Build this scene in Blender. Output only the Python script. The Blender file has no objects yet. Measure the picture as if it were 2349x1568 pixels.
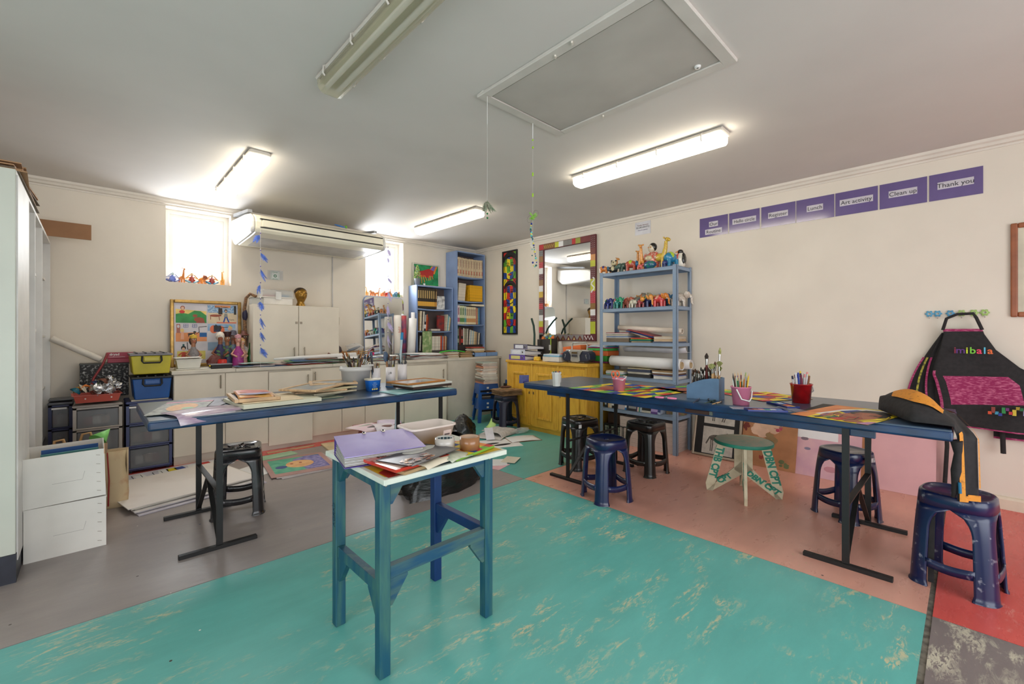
import bpy, bmesh, math, random
from mathutils import Vector, Matrix, Euler
rnd = random.Random(11)
PI = math.pi
C = bpy.context.scene.collection
sc = bpy.context.scene
# ---------------- camera, world, lamps, exposure ----------------
F0, TH, HY, CH = 1003.0, .8075, 765.0, 1.233
cam = bpy.data.cameras.new('camera'); camo = bpy.data.objects.new('camera', cam); C.objects.link(camo)
camo.location = (0, 0, CH); camo.rotation_euler = (PI/2, 0, TH - PI/2)
cam.sensor_width = 36; cam.lens = 36*F0/2349; cam.shift_y = -(784-HY)/2349; cam.clip_start = .02
sc.camera = camo
sc.view_settings.view_transform = 'Standard'; sc.view_settings.look = 'None'
sc.view_settings.gamma = 1; sc.view_settings.use_curve_mapping = False
sc.view_settings.exposure = EXPO = 0.0
w = bpy.data.worlds.new('world'); sc.world = w; w.use_nodes = True
bg = w.node_tree.nodes['Background']; bg.inputs[0].default_value = (.86, .93, 1, 1); bg.inputs[1].default_value = 3.0
def area(name, loc, rot, sx, sy, power, col=(1, 1, 1), spread=PI):
    l = bpy.data.lights.new(name, 'AREA'); l.shape = 'RECTANGLE'; l.size = sx; l.size_y = sy
    l.energy = power; l.color = col; l.spread = spread
    o = bpy.data.objects.new(name, l); C.objects.link(o); o.location = loc; o.rotation_euler = rot; return o
# added fill lamps at made-up openings out of view; daylight at the two windows
area('rear_fill_light', (.9, -2.35, 1.25), (PI/2, 0, 0), 4.4, 2.3, 42, (1, .95, .9))  # added fill from behind the camera, no source seen there
area('side_fill_light', (-2.55, .2, 1.2), (PI/2, 0, -PI/2), 3.0, 2.2, 18, (1, .96, .92))  # added fill from the unseen left side
area('window_daylight', (.825, 6.05, 2.2), (-PI/2, 0, 0), .6, .8, 42, (.92, .96, 1))
area('window_daylight', (2.98, 6.05, 2.2), (-PI/2, 0, 0), .6, .8, 42, (.92, .96, 1))
# ---------------- pixel helpers: where a sight line meets a real plane ----------------
_c, _s = math.cos(TH), math.sin(TH)
def _ray(px, py):
    a = px-1174.5; return (F0*_c+a*_s, F0*_s-a*_c, HY-py)
def zp(px, py, h=0):
    d = _ray(px, py); t = (h-CH)/d[2]; return (d[0]*t, d[1]*t)
def xp(px, py, x):
    d = _ray(px, py); t = x/d[0]; return (d[1]*t, CH+d[2]*t)
def yp(px, py, y):
    d = _ray(px, py); t = y/d[1]; return (d[0]*t, CH+d[2]*t)
# ---------------- materials ----------------
def lin(v):
    v /= 255.; return v/12.92 if v <= .04045 else ((v+.055)/1.055)**2.4
def rgb(c): return (lin(c[0]), lin(c[1]), lin(c[2]), 1)
_M = {}
def M(c, rough=.55, metal=0, var=.07, scale=6, bump=0, emit=0, alpha=1, trans=0, coat=0, stretch=None, c2=None, mix=.5):
    k = (c, rough, metal, var, scale, bump, emit, alpha, trans, coat, stretch, c2, mix)
    if k in _M: return _M[k]
    m = bpy.data.materials.new('paint_%d' % len(_M)); m.use_nodes = True; _M[k] = m
    nt = m.node_tree; N = nt.nodes; L = nt.links; b = N['Principled BSDF']
    b.inputs['Roughness'].default_value = rough; b.inputs['Metallic'].default_value = metal
    b.inputs['Alpha'].default_value = alpha; b.inputs['Transmission Weight'].default_value = trans
    b.inputs['Coat Weight'].default_value = coat; b.inputs['Coat Roughness'].default_value = .15
    if emit:
        b.inputs['Emission Color'].default_value = rgb(c); b.inputs['Emission Strength'].default_value = emit
    if var or c2 or bump:
        tc = N.new('ShaderNodeTexCoord'); mp = N.new('ShaderNodeMapping'); L.new(tc.outputs['Object'], mp.inputs[0])
        if stretch: mp.inputs['Scale'].default_value = stretch
        n = N.new('ShaderNodeTexNoise'); n.inputs['Scale'].default_value = scale; n.inputs['Detail'].default_value = 6
        L.new(mp.outputs[0], n.inputs[0])
        r = N.new('ShaderNodeValToRGB'); L.new(n.outputs[0], r.inputs[0])
        a = rgb(c); c2_ = rgb(c2) if c2 else tuple(x*(1-var*2) for x in a[:3])+(1,)
        a_ = a if c2 else tuple(min(1, x*(1+var)) for x in a[:3])+(1,)
        r.color_ramp.elements[0].position = mix-.14; r.color_ramp.elements[1].position = mix+.14
        r.color_ramp.elements[0].color = c2_; r.color_ramp.elements[1].color = a_
        L.new(r.outputs[0], b.inputs['Base Color'])
        if bump:
            bp = N.new('ShaderNodeBump'); bp.inputs['Strength'].default_value = bump; bp.inputs['Distance'].default_value = .01
            L.new(n.outputs[0], bp.inputs['Height']); L.new(bp.outputs[0], b.inputs['Normal'])
    else: b.inputs['Base Color'].default_value = rgb(c)
    return m
def Msheer(c, rough=.25, op=.35):
    """clear or milky plastic: part see-through, part plastic"""
    k = ('sheer', c, rough, op)
    if k in _M: return _M[k]
    m = bpy.data.materials.new('sheer_plastic_%d' % len(_M)); m.use_nodes = True; _M[k] = m
    nt = m.node_tree; N = nt.nodes; L = nt.links; b = N['Principled BSDF']; o = N['Material Output']
    b.inputs['Base Color'].default_value = rgb(c); b.inputs['Roughness'].default_value = rough
    t = N.new('ShaderNodeBsdfTransparent'); x = N.new('ShaderNodeMixShader'); x.inputs[0].default_value = op
    L.new(t.outputs[0], x.inputs[1]); L.new(b.outputs[0], x.inputs[2]); L.new(x.outputs[0], o.inputs[0]); return m
# ---------------- mesh builder ----------------
class G:
    def __init__(s): s.v = []; s.f = []; s.m = []; s.sm = []; s.ml = []
    def mi(s, m):
        if m not in s.ml: s.ml.append(m)
        return s.ml.index(m)
    def add(s, vs, fs, m, smooth=False, X=None):
        o = len(s.v); i = s.mi(m)
        s.v += [tuple(X @ Vector(p)) for p in vs] if X else [tuple(p) for p in vs]
        for f in fs: s.f.append([o+a for a in f]); s.m.append(i); s.sm.append(smooth)
        return s
    def bx(s, x0, x1, y0, y1, z0, z1, m, X=None):
        v = [(x, y, z) for z in (z0, z1) for y in (y0, y1) for x in (x0, x1)]
        return s.add(v, [(0, 2, 3, 1), (4, 5, 7, 6), (0, 1, 5, 4), (2, 6, 7, 3), (0, 4, 6, 2), (1, 3, 7, 5)], m, False, X)
    def cb(s, c, d, m, rz=0, rx=0, ry=0):
        X = Matrix.Translation(c) @ Euler((rx, ry, rz)).to_matrix().to_4x4()
        return s.bx(-d[0]/2, d[0]/2, -d[1]/2, d[1]/2, -d[2]/2, d[2]/2, m, X)
    def bar(s, p0, p1, w, h, m, up=(0, 0, 1)):
        p0, p1 = Vector(p0), Vector(p1); d = p1-p0; z = d.normalized(); u = Vector(up)
        if abs(z.dot(u)) > .97: u = Vector((1, 0, 0))
        x = z.cross(u).normalized(); y = x.cross(z)
        X = Matrix.Translation(p0) @ Matrix((x, y, z)).transposed().to_4x4()
        return s.bx(-w/2, w/2, -h/2, h/2, 0, d.length, m, X)
    def cyl(s, p0, p1, r0, m, r1=None, n=12, caps=True, smooth=True):
        r1 = r0 if r1 is None else r1
        return s.loft([(Vector(p0), r0), (Vector(p1), r1)], m, n, caps, smooth)
    def tube(s, pts, r, m, n=8, caps=True): return s.loft([(Vector(p), r) for p in pts], m, n, caps)
    def loft(s, pr, m, n=10, caps=True, smooth=True):
        vs = []; k = len(pr); prev = None
        for i, (p, r) in enumerate(pr):
            d = (pr[min(i+1, k-1)][0]-pr[max(i-1, 0)][0])
            d = d.normalized() if d.length > 1e-9 else Vector((0, 0, 1))
            if prev is None:
                u = Vector((0, 0, 1)) if abs(d.z) < .9 else Vector((1, 0, 0)); a = d.cross(u).normalized()
            else: a = (prev-d*prev.dot(d)).normalized()
            prev = a; b = d.cross(a)
            for j in range(n):
                t = 2*PI*j/n; vs.append(p+(a*math.cos(t)+b*math.sin(t))*r)
        fs = [(i*n+j, i*n+(j+1) % n, (i+1)*n+(j+1) % n, (i+1)*n+j) for i in range(k-1) for j in range(n)]
        s.add(vs, fs, m, smooth)
        if caps: s.add(vs[:n], [tuple(range(n))[::-1]], m); s.add(vs[-n:], [tuple(range(n))], m)
        return s
    def lathe(s, prof, m, n=20, c=(0, 0, 0), sx=1, sy=1, X=None, smooth=True):
        vs = [(c[0]+r*sx*math.cos(2*PI*j/n), c[1]+r*sy*math.sin(2*PI*j/n), c[2]+z) for r, z in prof for j in range(n)]
        k = len(prof); fs = [(i*n+j, i*n+(j+1) % n, (i+1)*n+(j+1) % n, (i+1)*n+j) for i in range(k-1) for j in range(n)]
        s.add(vs, fs, m, smooth, X)
        if prof[0][0] > 1e-4 and prof[0][0] == min(prof[0][0], 9): pass
        return s
    def ball(s, c, r, m, n=10, rot=(0, 0, 0)):
        if not hasattr(r, '__len__'): r = (r, r, r)
        X = Matrix.Translation(c) @ Euler(rot).to_matrix().to_4x4() @ Matrix.Diagonal((r[0], r[1], r[2], 1))
        h = max(4, n//2+1); prof = [(max(1e-5, math.sin(PI*i/h)), -math.cos(PI*i/h)) for i in range(h+1)]
        return s.lathe(prof, m, n, X=X)
    def poly(s, pts, m, th=0, X=None):
        """flat polygon in local xy (z up), optionally thick downwards"""
        n = len(pts); p3 = [(p[0], p[1], p[2] if len(p) > 2 else 0) for p in pts]
        if not th: return s.add(p3, [tuple(range(n))], m, False, X)
        lo = [(a, b, c-th) for a, b, c in p3]
        fs = [tuple(range(n)), tuple(range(2*n-1, n-1, -1))]+[(i, i+n, (i+1) % n+n, (i+1) % n) for i in range(n)]
        return s.add(p3+lo, fs, m, False, X)
    def line(s, pts, w, m, z=0, X=None, closed=False):
        """flat painted line in the xy plane"""
        P = [Vector((p[0], p[1], 0)) for p in pts]
        if closed: P.append(P[0])
        vs = []
        for i, p in enumerate(P):
            d = (P[min(i+1, len(P)-1)]-P[max(0, i-1)]); d = d.normalized() if d.length > 0 else Vector((1, 0, 0))
            q = Vector((-d.y, d.x, 0))*w/2; vs += [(p.x+q.x, p.y+q.y, z), (p.x-q.x, p.y-q.y, z)]
        return s.add(vs, [(2*i, 2*i+1, 2*i+3, 2*i+2) for i in range(len(P)-1)], m, False, X)
    def grid(s, fn, nu, nv, m, smooth=True, X=None):
        vs = [fn(i/nu, j/nv) for j in range(nv+1) for i in range(nu+1)]
        fs = [(j*(nu+1)+i, j*(nu+1)+i+1, (j+1)*(nu+1)+i+1, (j+1)*(nu+1)+i) for j in range(nv) for i in range(nu)]
        return s.add(vs, fs, m, smooth, X)
    def mesh(s, name):
        me = bpy.data.meshes.new(name); me.from_pydata(s.v, [], s.f)
        for m in s.ml: me.materials.append(m)
        me.polygons.foreach_set('material_index', s.m); me.polygons.foreach_set('use_smooth', s.sm); me.update()
        return me
def fix(o, bevel=0, solid=0, seg=1, weld=False):
    if weld: mo = o.modifiers.new('weld', 'WELD'); mo.merge_threshold = .0004
    if solid: mo = o.modifiers.new('solid', 'SOLIDIFY'); mo.thickness = abs(solid); mo.offset = -1 if solid > 0 else 1
    if bevel:
        mo = o.modifiers.new('bevel', 'BEVEL'); mo.width = bevel; mo.segments = seg; mo.limit_method = 'ANGLE'; mo.angle_limit = .6
    return o
def P(name, g, parent=None, label=None, loc=(0, 0, 0), rot=(0, 0, 0), **k):
    o = bpy.data.objects.new(name, g if isinstance(g, bpy.types.Mesh) else g.mesh(name)); C.objects.link(o)
    if parent: o.parent = parent
    o.location = loc; o.rotation_euler = rot
    if label: o['label'] = label
    return fix(o, **k)
def tg(o, label, cat, group=None):
    o['label'] = label; o['category'] = cat
    if group: o['group'] = group
    return o
def T(name, label, cat, loc=(0, 0, 0), rz=0, group=None, rx=0, ry=0):
    o = bpy.data.objects.new(name, None); C.objects.link(o); o.empty_display_size = .05
    o.location = loc; o.rotation_euler = (rx, ry, rz); return tg(o, label, cat, group)
def S(name, g, label, cat, loc=(0, 0, 0), rot=(0, 0, 0), group=None, **k):
    return tg(P(name, g, loc=loc, rot=rot, **k), label, cat, group)
def K(name, g, parent=None, **k):
    o = P(name, g, parent, **k)
    if not parent: o['kind'] = 'structure'
    return o
def dup(o, loc=None, rz=None, label=None, group=None, parent=None):
    c = o.copy(); C.objects.link(c); c.parent = parent
    if loc is not None: c.location = loc
    if rz is not None: c.rotation_euler[2] = rz
    if label: c['label'] = label
    if group: c['group'] = group
    for ch in list(o.children): dup(ch, parent=c)
    return c
def text(parent, s, size, m, X, name='lettering', sx=1, ext=.0006, align='CENTER', bold=0):
    cu = bpy.data.curves.new(name, 'FONT'); cu.body = s; cu.size = size; cu.align_x = align; cu.align_y = 'CENTER'
    cu.extrude = ext; cu.resolution_u = 3; cu.offset = bold
    to = bpy.data.objects.new('tmp_text', cu); me = bpy.data.meshes.new_from_object(to)
    bpy.data.objects.remove(to); me.name = name; me.materials.clear(); me.materials.append(m)
    o = bpy.data.objects.new(name, me); C.objects.link(o)
    o.parent = parent; o.matrix_local = X @ Matrix.Diagonal((sx, 1, 1, 1)); return o
def XF(o, x, y):
    """matrix with origin o, local x axis along x, local y axis along y"""
    x = Vector(x).normalized(); y = Vector(y); z = x.cross(y).normalized(); y = z.cross(x)
    return Matrix.Translation(o) @ Matrix((x, y, z)).transposed().to_4x4()
ORD = ['first', 'second', 'third', 'fourth', 'fifth', 'sixth', 'seventh', 'eighth', 'ninth', 'tenth', 'eleventh', 'twelfth', 'thirteenth',
       'fourteenth', 'fifteenth', 'sixteenth', 'seventeenth', 'eighteenth', 'nineteenth', 'twentieth', 'twenty-first', 'twenty-second',
       'twenty-third', 'twenty-fourth', 'twenty-fifth', 'twenty-sixth', 'twenty-seventh', 'twenty-eighth', 'twenty-ninth', 'thirtieth']+['%d%s' % (k, {1: 'st', 2: 'nd', 3: 'rd'}.get(k % 10, 'th')) for k in range(31, 60)]
# ---------------- palette ----------------
WALL = M((228, 218, 203), .7, var=.02, scale=2.5)
CEIL = M((214, 208, 202), .75, var=.02, scale=1.5)
TRIM = M((226, 217, 204), .5, var=.03)
WHITE = M((226, 224, 220), .45, var=.03); PAPER = M((232, 230, 228), .6, var=.02); CREAM = M((222, 212, 190), .6, var=.04)
MELA = M((222, 212, 195), .4, var=.03, scale=3); MELA_D = M((212, 202, 186), .45, var=.03)
STEEL = M((134, 153, 176), .4, var=.05, scale=5); NAVYT = M((52, 74, 98), .32, var=.14, scale=5, stretch=(1, .12, 1), coat=.3)
EDGEB = M((12, 52, 92), .35, var=.2, scale=7, stretch=(1, 1, 3), coat=.2)
BLACKM = M((17, 16, 16), .5, var=.1, scale=20); BLACKP = M((26, 25, 27), .25, var=.1, scale=9, coat=.3)
NAVYP = M((18, 26, 64), .25, var=.15, scale=6, coat=.35); BLUEP = M((14, 78, 150), .35, var=.06)
CHROME = M((190, 188, 182), .25, 1, var=.05); NICKEL = M((150, 140, 125), .35, 1, var=.05)
GOLD = M((176, 140, 78), .38, .75, var=.15, scale=20); WOODL = M((205, 172, 132), .5, var=.12, scale=9, stretch=(1, 8, 1))
BROWN = M((150, 108, 68), .6, var=.15, scale=12); CARD = M((178, 138, 100), .75, var=.08, scale=10)
DARK = M((28, 25, 24), .6, var=.1); RED = M((196, 40, 42), .4, var=.08); GREEN = M((40, 140, 70), .5, var=.1)
YEL = M((238, 205, 30), .5, var=.06); LBLUE = M((134, 156, 196), .5, var=.05, scale=4)
ART = {'r': M((205, 45, 38), .5, var=.12), 'b': M((28, 72, 160), .5, var=.15), 'y': M((238, 212, 30), .5, var=.08), 'g': M((105, 178, 48), .5, var=.12),
       'k': M((22, 20, 20), .5, var=.05), 'w': PAPER, 'o': M((232, 138, 50), .5, var=.1), 'n': M((168, 92, 60), .5, var=.15),
       'p': M((222, 150, 165), .5, var=.1), 'v': M((120, 100, 175), .5, var=.1), 't': M((60, 155, 150), .5, var=.1), 'G': M((38, 110, 62), .5, var=.15),
       's': M((222, 180, 150), .5, var=.08), 'e': M((140, 138, 140), .6, var=.15), 'B': M((92, 150, 205), .5, var=.12), 'l': M((235, 205, 120), .6, var=.1)}
# ================= STRUCTURE =================
def floor_mat(name, base, wear, amt, rough=.3, streak=(1, 3, 1), dirt=(.84, .82, .8)):
    m = bpy.data.materials.new(name); m.use_nodes = True; nt = m.node_tree; N = nt.nodes; L = nt.links; b = N['Principled BSDF']
    tc = N.new('ShaderNodeTexCoord'); mp = N.new('ShaderNodeMapping'); L.new(tc.outputs['Object'], mp.inputs[0]); mp.inputs['Scale'].default_value = streak
    mp.inputs['Rotation'].default_value = (0, 0, .5)
    def noise(sc_, det, src=mp, dist=0):
        n = N.new('ShaderNodeTexNoise'); n.inputs['Scale'].default_value = sc_; n.inputs['Detail'].default_value = det; n.inputs['Distortion'].default_value = dist
        n.inputs['Roughness'].default_value = .68; L.new(src.outputs[0], n.inputs[0]); return n
    def ramp(n, a, c, o=0):
        r = N.new('ShaderNodeValToRGB'); r.color_ramp.elements[0].position = a; r.color_ramp.elements[1].position = c; L.new(n.outputs[o], r.inputs[0]); return r
    def mixc(f, a, c):
        x = N.new('ShaderNodeMix'); x.data_type = 'RGBA'
        for i, v in ((0, f), (6, a), (7, c)):
            if hasattr(v, 'links') or hasattr(v, 'is_linked'): L.new(v, x.inputs[i])
            else: x.inputs[i].default_value = v
        return x.outputs[2]
    big = ramp(noise(1.3, 5, tc_map(N, L, tc)), .48-amt*.08, .56); fine = ramp(noise(26, 12, dist=.8), .56-amt*.12, .64-amt*.12)
    med = ramp(noise(4.2, 9, dist=.8), .56-amt*.06, .66-amt*.06); m1_ = N.new('ShaderNodeMath'); m1_.operation = 'MULTIPLY'; L.new(big.outputs[0], m1_.inputs[0]); L.new(med.outputs[0], m1_.inputs[1]); mu = N.new('ShaderNodeMath'); mu.operation = 'MULTIPLY'; L.new(m1_.outputs[0], mu.inputs[0]); L.new(fine.outputs[0], mu.inputs[1])
    mottle = ramp(noise(2.3, 8), .35, .7)
    c = mixc(mottle.outputs[0], tuple(x*.86 for x in rgb(base)[:3])+(1,), rgb(base))
    c = mixc(mu.outputs[0], c, rgb(wear))
    sc2 = ramp(noise(48, 10, dist=1.5), .77, .83); c = mixc(sc2.outputs[0], c, tuple(x*d for x, d in zip(rgb(base)[:3], dirt))+(1,))
    for k, (col, s_, th) in enumerate([((60, 40, 35), 5.3, .035), ((200, 60, 50), 3.1, .018), ((240, 235, 225), 4.2, .02), ((30, 50, 110), 2.7, .018)]):
        v = N.new('ShaderNodeTexVoronoi'); v.inputs['Scale'].default_value = s_; L.new(tc.outputs['Object'], v.inputs[0])
        r = ramp(v, th*.8, th); r.color_ramp.elements[0].color = (1, 1, 1, 1); r.color_ramp.elements[1].color = (0, 0, 0, 1)
        c = mixc(r.outputs[0], c, rgb(col))
    L.new(c, b.inputs['Base Color'])
    rr = N.new('ShaderNodeMapRange'); rr.inputs[3].default_value = rough*.75; rr.inputs[4].default_value = rough*1.5
    L.new(noise(3.7, 8).outputs[0], rr.inputs[0]); L.new(rr.outputs[0], b.inputs['Roughness'])
    bp = N.new('ShaderNodeBump'); bp.inputs['Strength'].default_value = .25; bp.inputs['Distance'].default_value = .004
    L.new(noise(9, 8).outputs[0], bp.inputs['Height']); L.new(bp.outputs[0], b.inputs['Normal'])
    return m
def tc_map(N, L, tc):
    mp = N.new('ShaderNodeMapping'); L.new(tc.outputs['Object'], mp.inputs[0]); mp.inputs['Location'].default_value = (1.3, .4, 0); return mp
F_TEAL = floor_mat('teal floor paint', (104, 186, 178), (204, 198, 160), .8)
F_TEAL2 = floor_mat('teal floor paint far', (98, 182, 172), (190, 190, 160), .1)
F_GREY = floor_mat('grey floor paint', (160, 150, 146), (176, 160, 140), .2, .28)
F_GREY2 = floor_mat('worn grey floor paint', (132, 122, 120), (196, 190, 170), 1.15, .4)
F_PINK = floor_mat('salmon floor paint', (230, 168, 148), (200, 170, 130), .12, .26)
F_RED = floor_mat('red floor paint', (226, 96, 88), (235, 150, 140), .45, .24)
g = G(); g.bx(-2.8, 4.9, -2.6, 6, -.12, -.004, M((112, 105, 95), .9, var=.25, scale=30)); floor = K('floor', g)
GAP = .004
for x0, x1, y0, y1, m in [(-2.6, 2.65, .12, 2.62, F_TEAL), (-2.6, 2.65, 2.62, 4.93, F_GREY), (2.65, 4.64, .12, 2.62, F_PINK), (2.65, 4.64, 2.62, 5.72, F_TEAL2),
                          (2.65, 4.64, -2.4, .12, F_RED), (-2.6, 2.65, -2.4, .12, F_GREY2), (-2.6, 2.65, 4.93, 5.72, F_RED)]:
    gx = .009 if y1 <= .2 or y0 == .12 else GAP
    g = G(); g.bx(x0, x1-GAP, y0+(.010 if y0 == .12 else GAP), y1-(.010 if y1 == .12 else GAP), -.004, 0, m); P('floor_slab', g, floor)
g = G(); g.bx(-2.8, 4.9, -2.6, 6, 2.62, 2.75, CEIL); K('ceiling', g)
W1 = (.536, 1.113, 1.772, 2.55); W2 = (2.69, 3.271, 1.76, 2.55)
g = G(); yA, yB = 5.72, 5.98
for x0, x1, z0, z1 in [(-2.8, W1[0], 0, 2.62), (W1[1], W2[0], 0, 2.62), (W2[1], 4.64, 0, 2.62), (W1[0], W1[1], 0, W1[2]), (W1[0], W1[1], W1[3], 2.62), (W2[0], W2[1], 0, W2[2]), (W2[0], W2[1], W2[3], 2.62)]:
    g.bx(x0, x1, yA, yB, z0, z1, WALL)
K('wall_back', g, weld=True)
g = G(); g.bx(4.64, 4.86, -2.6, 5.98, 0, 2.62, WALL); K('wall_right', g)
g = G()
for y0, y1, z0, z1 in [(-2.6, -1.3, 0, 2.62), (1.7, 5.72, 0, 2.62), (-1.3, 1.7, 2.3, 2.62)]: g.bx(-2.8, -2.6, y0, y1, z0, z1, WALL)  # out of view; opening added to let the side fill in
K('wall_left', g, weld=True)
g = G()
for x0, x1, z0, z1 in [(-2.6, -1.3, 0, 2.62), (3.1, 4.64, 0, 2.62), (-1.3, 3.1, 2.4, 2.62)]: g.bx(x0, x1, -2.6, -2.4, z0, z1, WALL)  # behind the camera; wide opening added to let light in
K('wall_front', g, weld=True)
def prism_x(g, prof, x0, x1, m):      # profile in (y,z) swept along x
    n = len(prof); vs = [(x0, a, b) for a, b in prof]+[(x1, a, b) for a, b in prof]
    g.add(vs, [tuple(range(n))[::-1], tuple(range(n, 2*n))]+[(i, (i+1) % n, (i+1) % n+n, i+n) for i in range(n)], m); return g
def prism_y(g, prof, y0, y1, m):      # profile in (x,z) swept along y
    n = len(prof); vs = [(a, y0, b) for a, b in prof]+[(a, y1, b) for a, b in prof]
    g.add(vs, [tuple(range(n)), tuple(range(n, 2*n))[::-1]]+[(i, i+n, (i+1) % n+n, (i+1) % n) for i in range(n)], m); return g
cor = [(0, 2.62), (0, 2.552), (.008, 2.552), (.012, 2.566), (.03, 2.572), (.038, 2.59), (.052, 2.60), (.056, 2.62)]
g = prism_x(G(), [(5.72-a, b) for a, b in cor], -2.6, 4.64, TRIM); K('trim_1', g)
g = prism_y(G(), [(4.64-a, b) for a, b in cor], -2.4, 5.72, TRIM); K('trim_2', g)
sk = [(0, 0), (.022, 0), (.022, .07), (.014, .085), (0, .09)]
K('baseboard_right', prism_y(G(), [(4.64-a, b) for a, b in sk], -2.4, 5.72, M((226, 212, 190), .4, var=.05)))
K('baseboard_back', prism_x(G(), [(5.72-a, b) for a, b in sk], -2.6, .5, M((226, 212, 190), .4, var=.05)))
# windows: white frame, clear pane, deep reveal
GLASS = Msheer((235, 240, 245), .05, .1)
for k, (x0, x1, z0, z1) in enumerate((W1, W2)):
    g = G(); f = .045; y0, y1 = 5.86, 5.91
    g.bx(x0, x0+f, y0, y1, z0, z1, WHITE).bx(x1-f, x1, y0, y1, z0, z1, WHITE).bx(x0+f, x1-f, y0, y1, z0, z0+f, WHITE).bx(x0+f, x1-f, y0, y1, z1-f, z1, WHITE)
    wo = K('window_%d' % (k+1), g, weld=True)
    g = G(); f2 = .075
    g.bx(x0+f, x0+f2, y0+.01, y1+.01, z0+f, z1-f, WHITE).bx(x1-f2, x1-f, y0+.01, y1+.01, z0+f, z1-f, WHITE).bx(x0+f2, x1-f2, y0+.01, y1+.01, z0+f, z0+f2, WHITE).bx(x0+f2, x1-f2, y0+.01, y1+.01, z1-f2, z1-f, WHITE)
    P('sash', g, wo, weld=True); P('pane', G().bx(x0+f2, x1-f2, y0+.03, y0+.034, z0+f2, z1-f2, GLASS), wo)
# surface conduit and socket on the back wall
S('conduit', G().bx(2.232, 2.246, 5.706, 5.72, .93, 2.24, M((205, 200, 195), .5)), 'thin white conduit running down the wall under the air conditioner', 'pipe')
# ceiling hatch
t = T('ceiling_hatch', 'large rectangular ceiling hatch with white moulded frame and grey panel', 'hatch', (1.975, 1.39, 2.62))
g = G(); hx, hy = .37, .585
for a, b, c, d in [(-hx, hx, -hy, -hy+.06), (-hx, hx, hy-.06, hy), (-hx, -hx+.06, -hy+.06, hy-.06), (hx-.06, hx, -hy+.06, hy-.06)]: g.bx(a, b, c, d, -.018, 0, M((208, 202, 194), .6, var=.03))
P('frame', g, t, bevel=.004, weld=True); P('panel', G().bx(-hx+.066, hx-.066, -hy+.066, hy-.066, -.012, 0, M((188, 182, 174), .6, var=.04, scale=3)), t, label='grey hatch panel')
P('latch_ring', G().lathe([(.005, -.022), (.014, -.022), (.016, -.016), (.016, -.012)], WHITE, 12, c=(hx-.1, -hy+.16, 0)), t)
for q in ((-hx+.02, -.1), (-hx+.04, .02), (hx-.03, .2)): P('screw', G().cb((q[0], q[1], -.022), (.02, .008, .01), TRIM, rz=.6), t)
# ================= LIGHT FITTINGS =================
LIT = M((255, 246, 226), .4, var=0, emit=11.0); HOUS = M((205, 198, 188), .5, var=.03)
def fitting(loc, lit, label):
    t = T('tube_light', label, 'ceiling light', loc, group='tube light fittings on the ceiling'); h = .635
    oc = [(-.062, 0), (.062, 0), (.076, -.014), (.076, -.03), (-.076, -.03), (-.076, -.014)]
    P('housing', prism_y(G(), oc, -h, h, HOUS), t, bevel=.006)
    df = [(-.073, -.03), (.073, -.03), (.071, -.06), (.066, -.085), (.045, -.1), (-.045, -.1), (-.066, -.085), (-.071, -.06)]
    g = G(); n = len(df)
    if lit: prism_y(g, df, -h+.012, h-.012, LIT)
    else: prism_y(g, df, -h+.012, h-.012, Msheer((208, 200, 170), .18, .45))
    P('diffuser', g, t, bevel=.01, label='glowing diffuser' if lit else 'unlit yellowed ribbed diffuser')
    if not lit:
        for x in (-.03, .03): P('tube', G().cyl((x, -h+.05, -.068), (x, h-.05, -.068), .013, WHITE), t)
        P('reflector', G().bx(-.06, .06, -h+.03, h-.03, -.056, -.0505, M((150, 150, 120), .3, .3)), t)
    for y in (-.5, -.17, .17, .5):
        for s in (-1, 1): P('clip', G().tube([(s*.06, y, -.004), (s*.082, y, -.02), (s*.084, y, -.055), (s*.074, y, -.066)], .005, HOUS), t)
fitting((.93, 1.78, 2.62), 0, 'unlit ceiling tube light with yellowed clear diffuser, beside the hatch')
fitting((.91, 4.34, 2.62), 1, 'lit ceiling tube light in front of the left window')
fitting((3.07, 4.34, 2.62), 1, 'lit ceiling tube light near the blue bookcases')
fitting((3.09, 1.77, 2.62), 1, 'lit ceiling tube light nearest the purple routine signs')
# ================= AIR CONDITIONER =================
AC = M((232, 226, 206), .35, var=.02)
t = T('air_conditioner', 'long cream under-ceiling air conditioner between the two windows', 'air conditioner', (1.83, 5.3, 2.2))
pf = [(5.70, 2.50), (5.15, 2.46), (4.95, 2.43), (4.87, 2.39), (4.85, 2.34), (4.85, 2.27), (4.88, 2.235), (5.0, 2.225), (5.57, 2.207), (5.70, 2.30)]
loc = lambda a: [(y-5.3, z-2.2) for y, z in a]
P('casing', prism_x(G(), loc(pf), -.68, .68, AC), t, bevel=.008)
pe = [(y+(.012 if y < 5.1 else -.0), z) for y, z in pf]
for s in (-1, 1): P('end_cap', prism_x(G(), loc(pf), s*.70-.018, s*.70+.018, WHITE), t, bevel=.012)
P('air_flap', G().bx(-.62, .66, -.462, -.452, .095, .162, AC), t, bevel=.003)
for z in (.082, .166): P('slot', G().bx(-.64, .67, -.4535, -.44, z, z+.011, DARK), t, label='dark slot line')
P('intake_grille', prism_x(G(), [(-.25, .0265), (.22, .0115), (.22, .008), (-.25, .023)], -.6, .6, M((190, 186, 180), .5)), t)
for s in (-.68, .68): P('hanging_bracket', G().add([(s-.02, -.24, .27), (s+.02, -.24, .27), (s+.02, .40, .34), (s-.02, .40, .34), (s-.02, -.24, .30), (s+.02, -.24, .30), (s+.02, .40, .375), (s-.02, .40, .375)], [(3, 2, 1, 0), (4, 5, 6, 7), (0, 1, 5, 4), (1, 2, 6, 5), (2, 3, 7, 6), (3, 0, 4, 7)], M((150, 152, 156), .5)), t, label='grey metal bracket')
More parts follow.
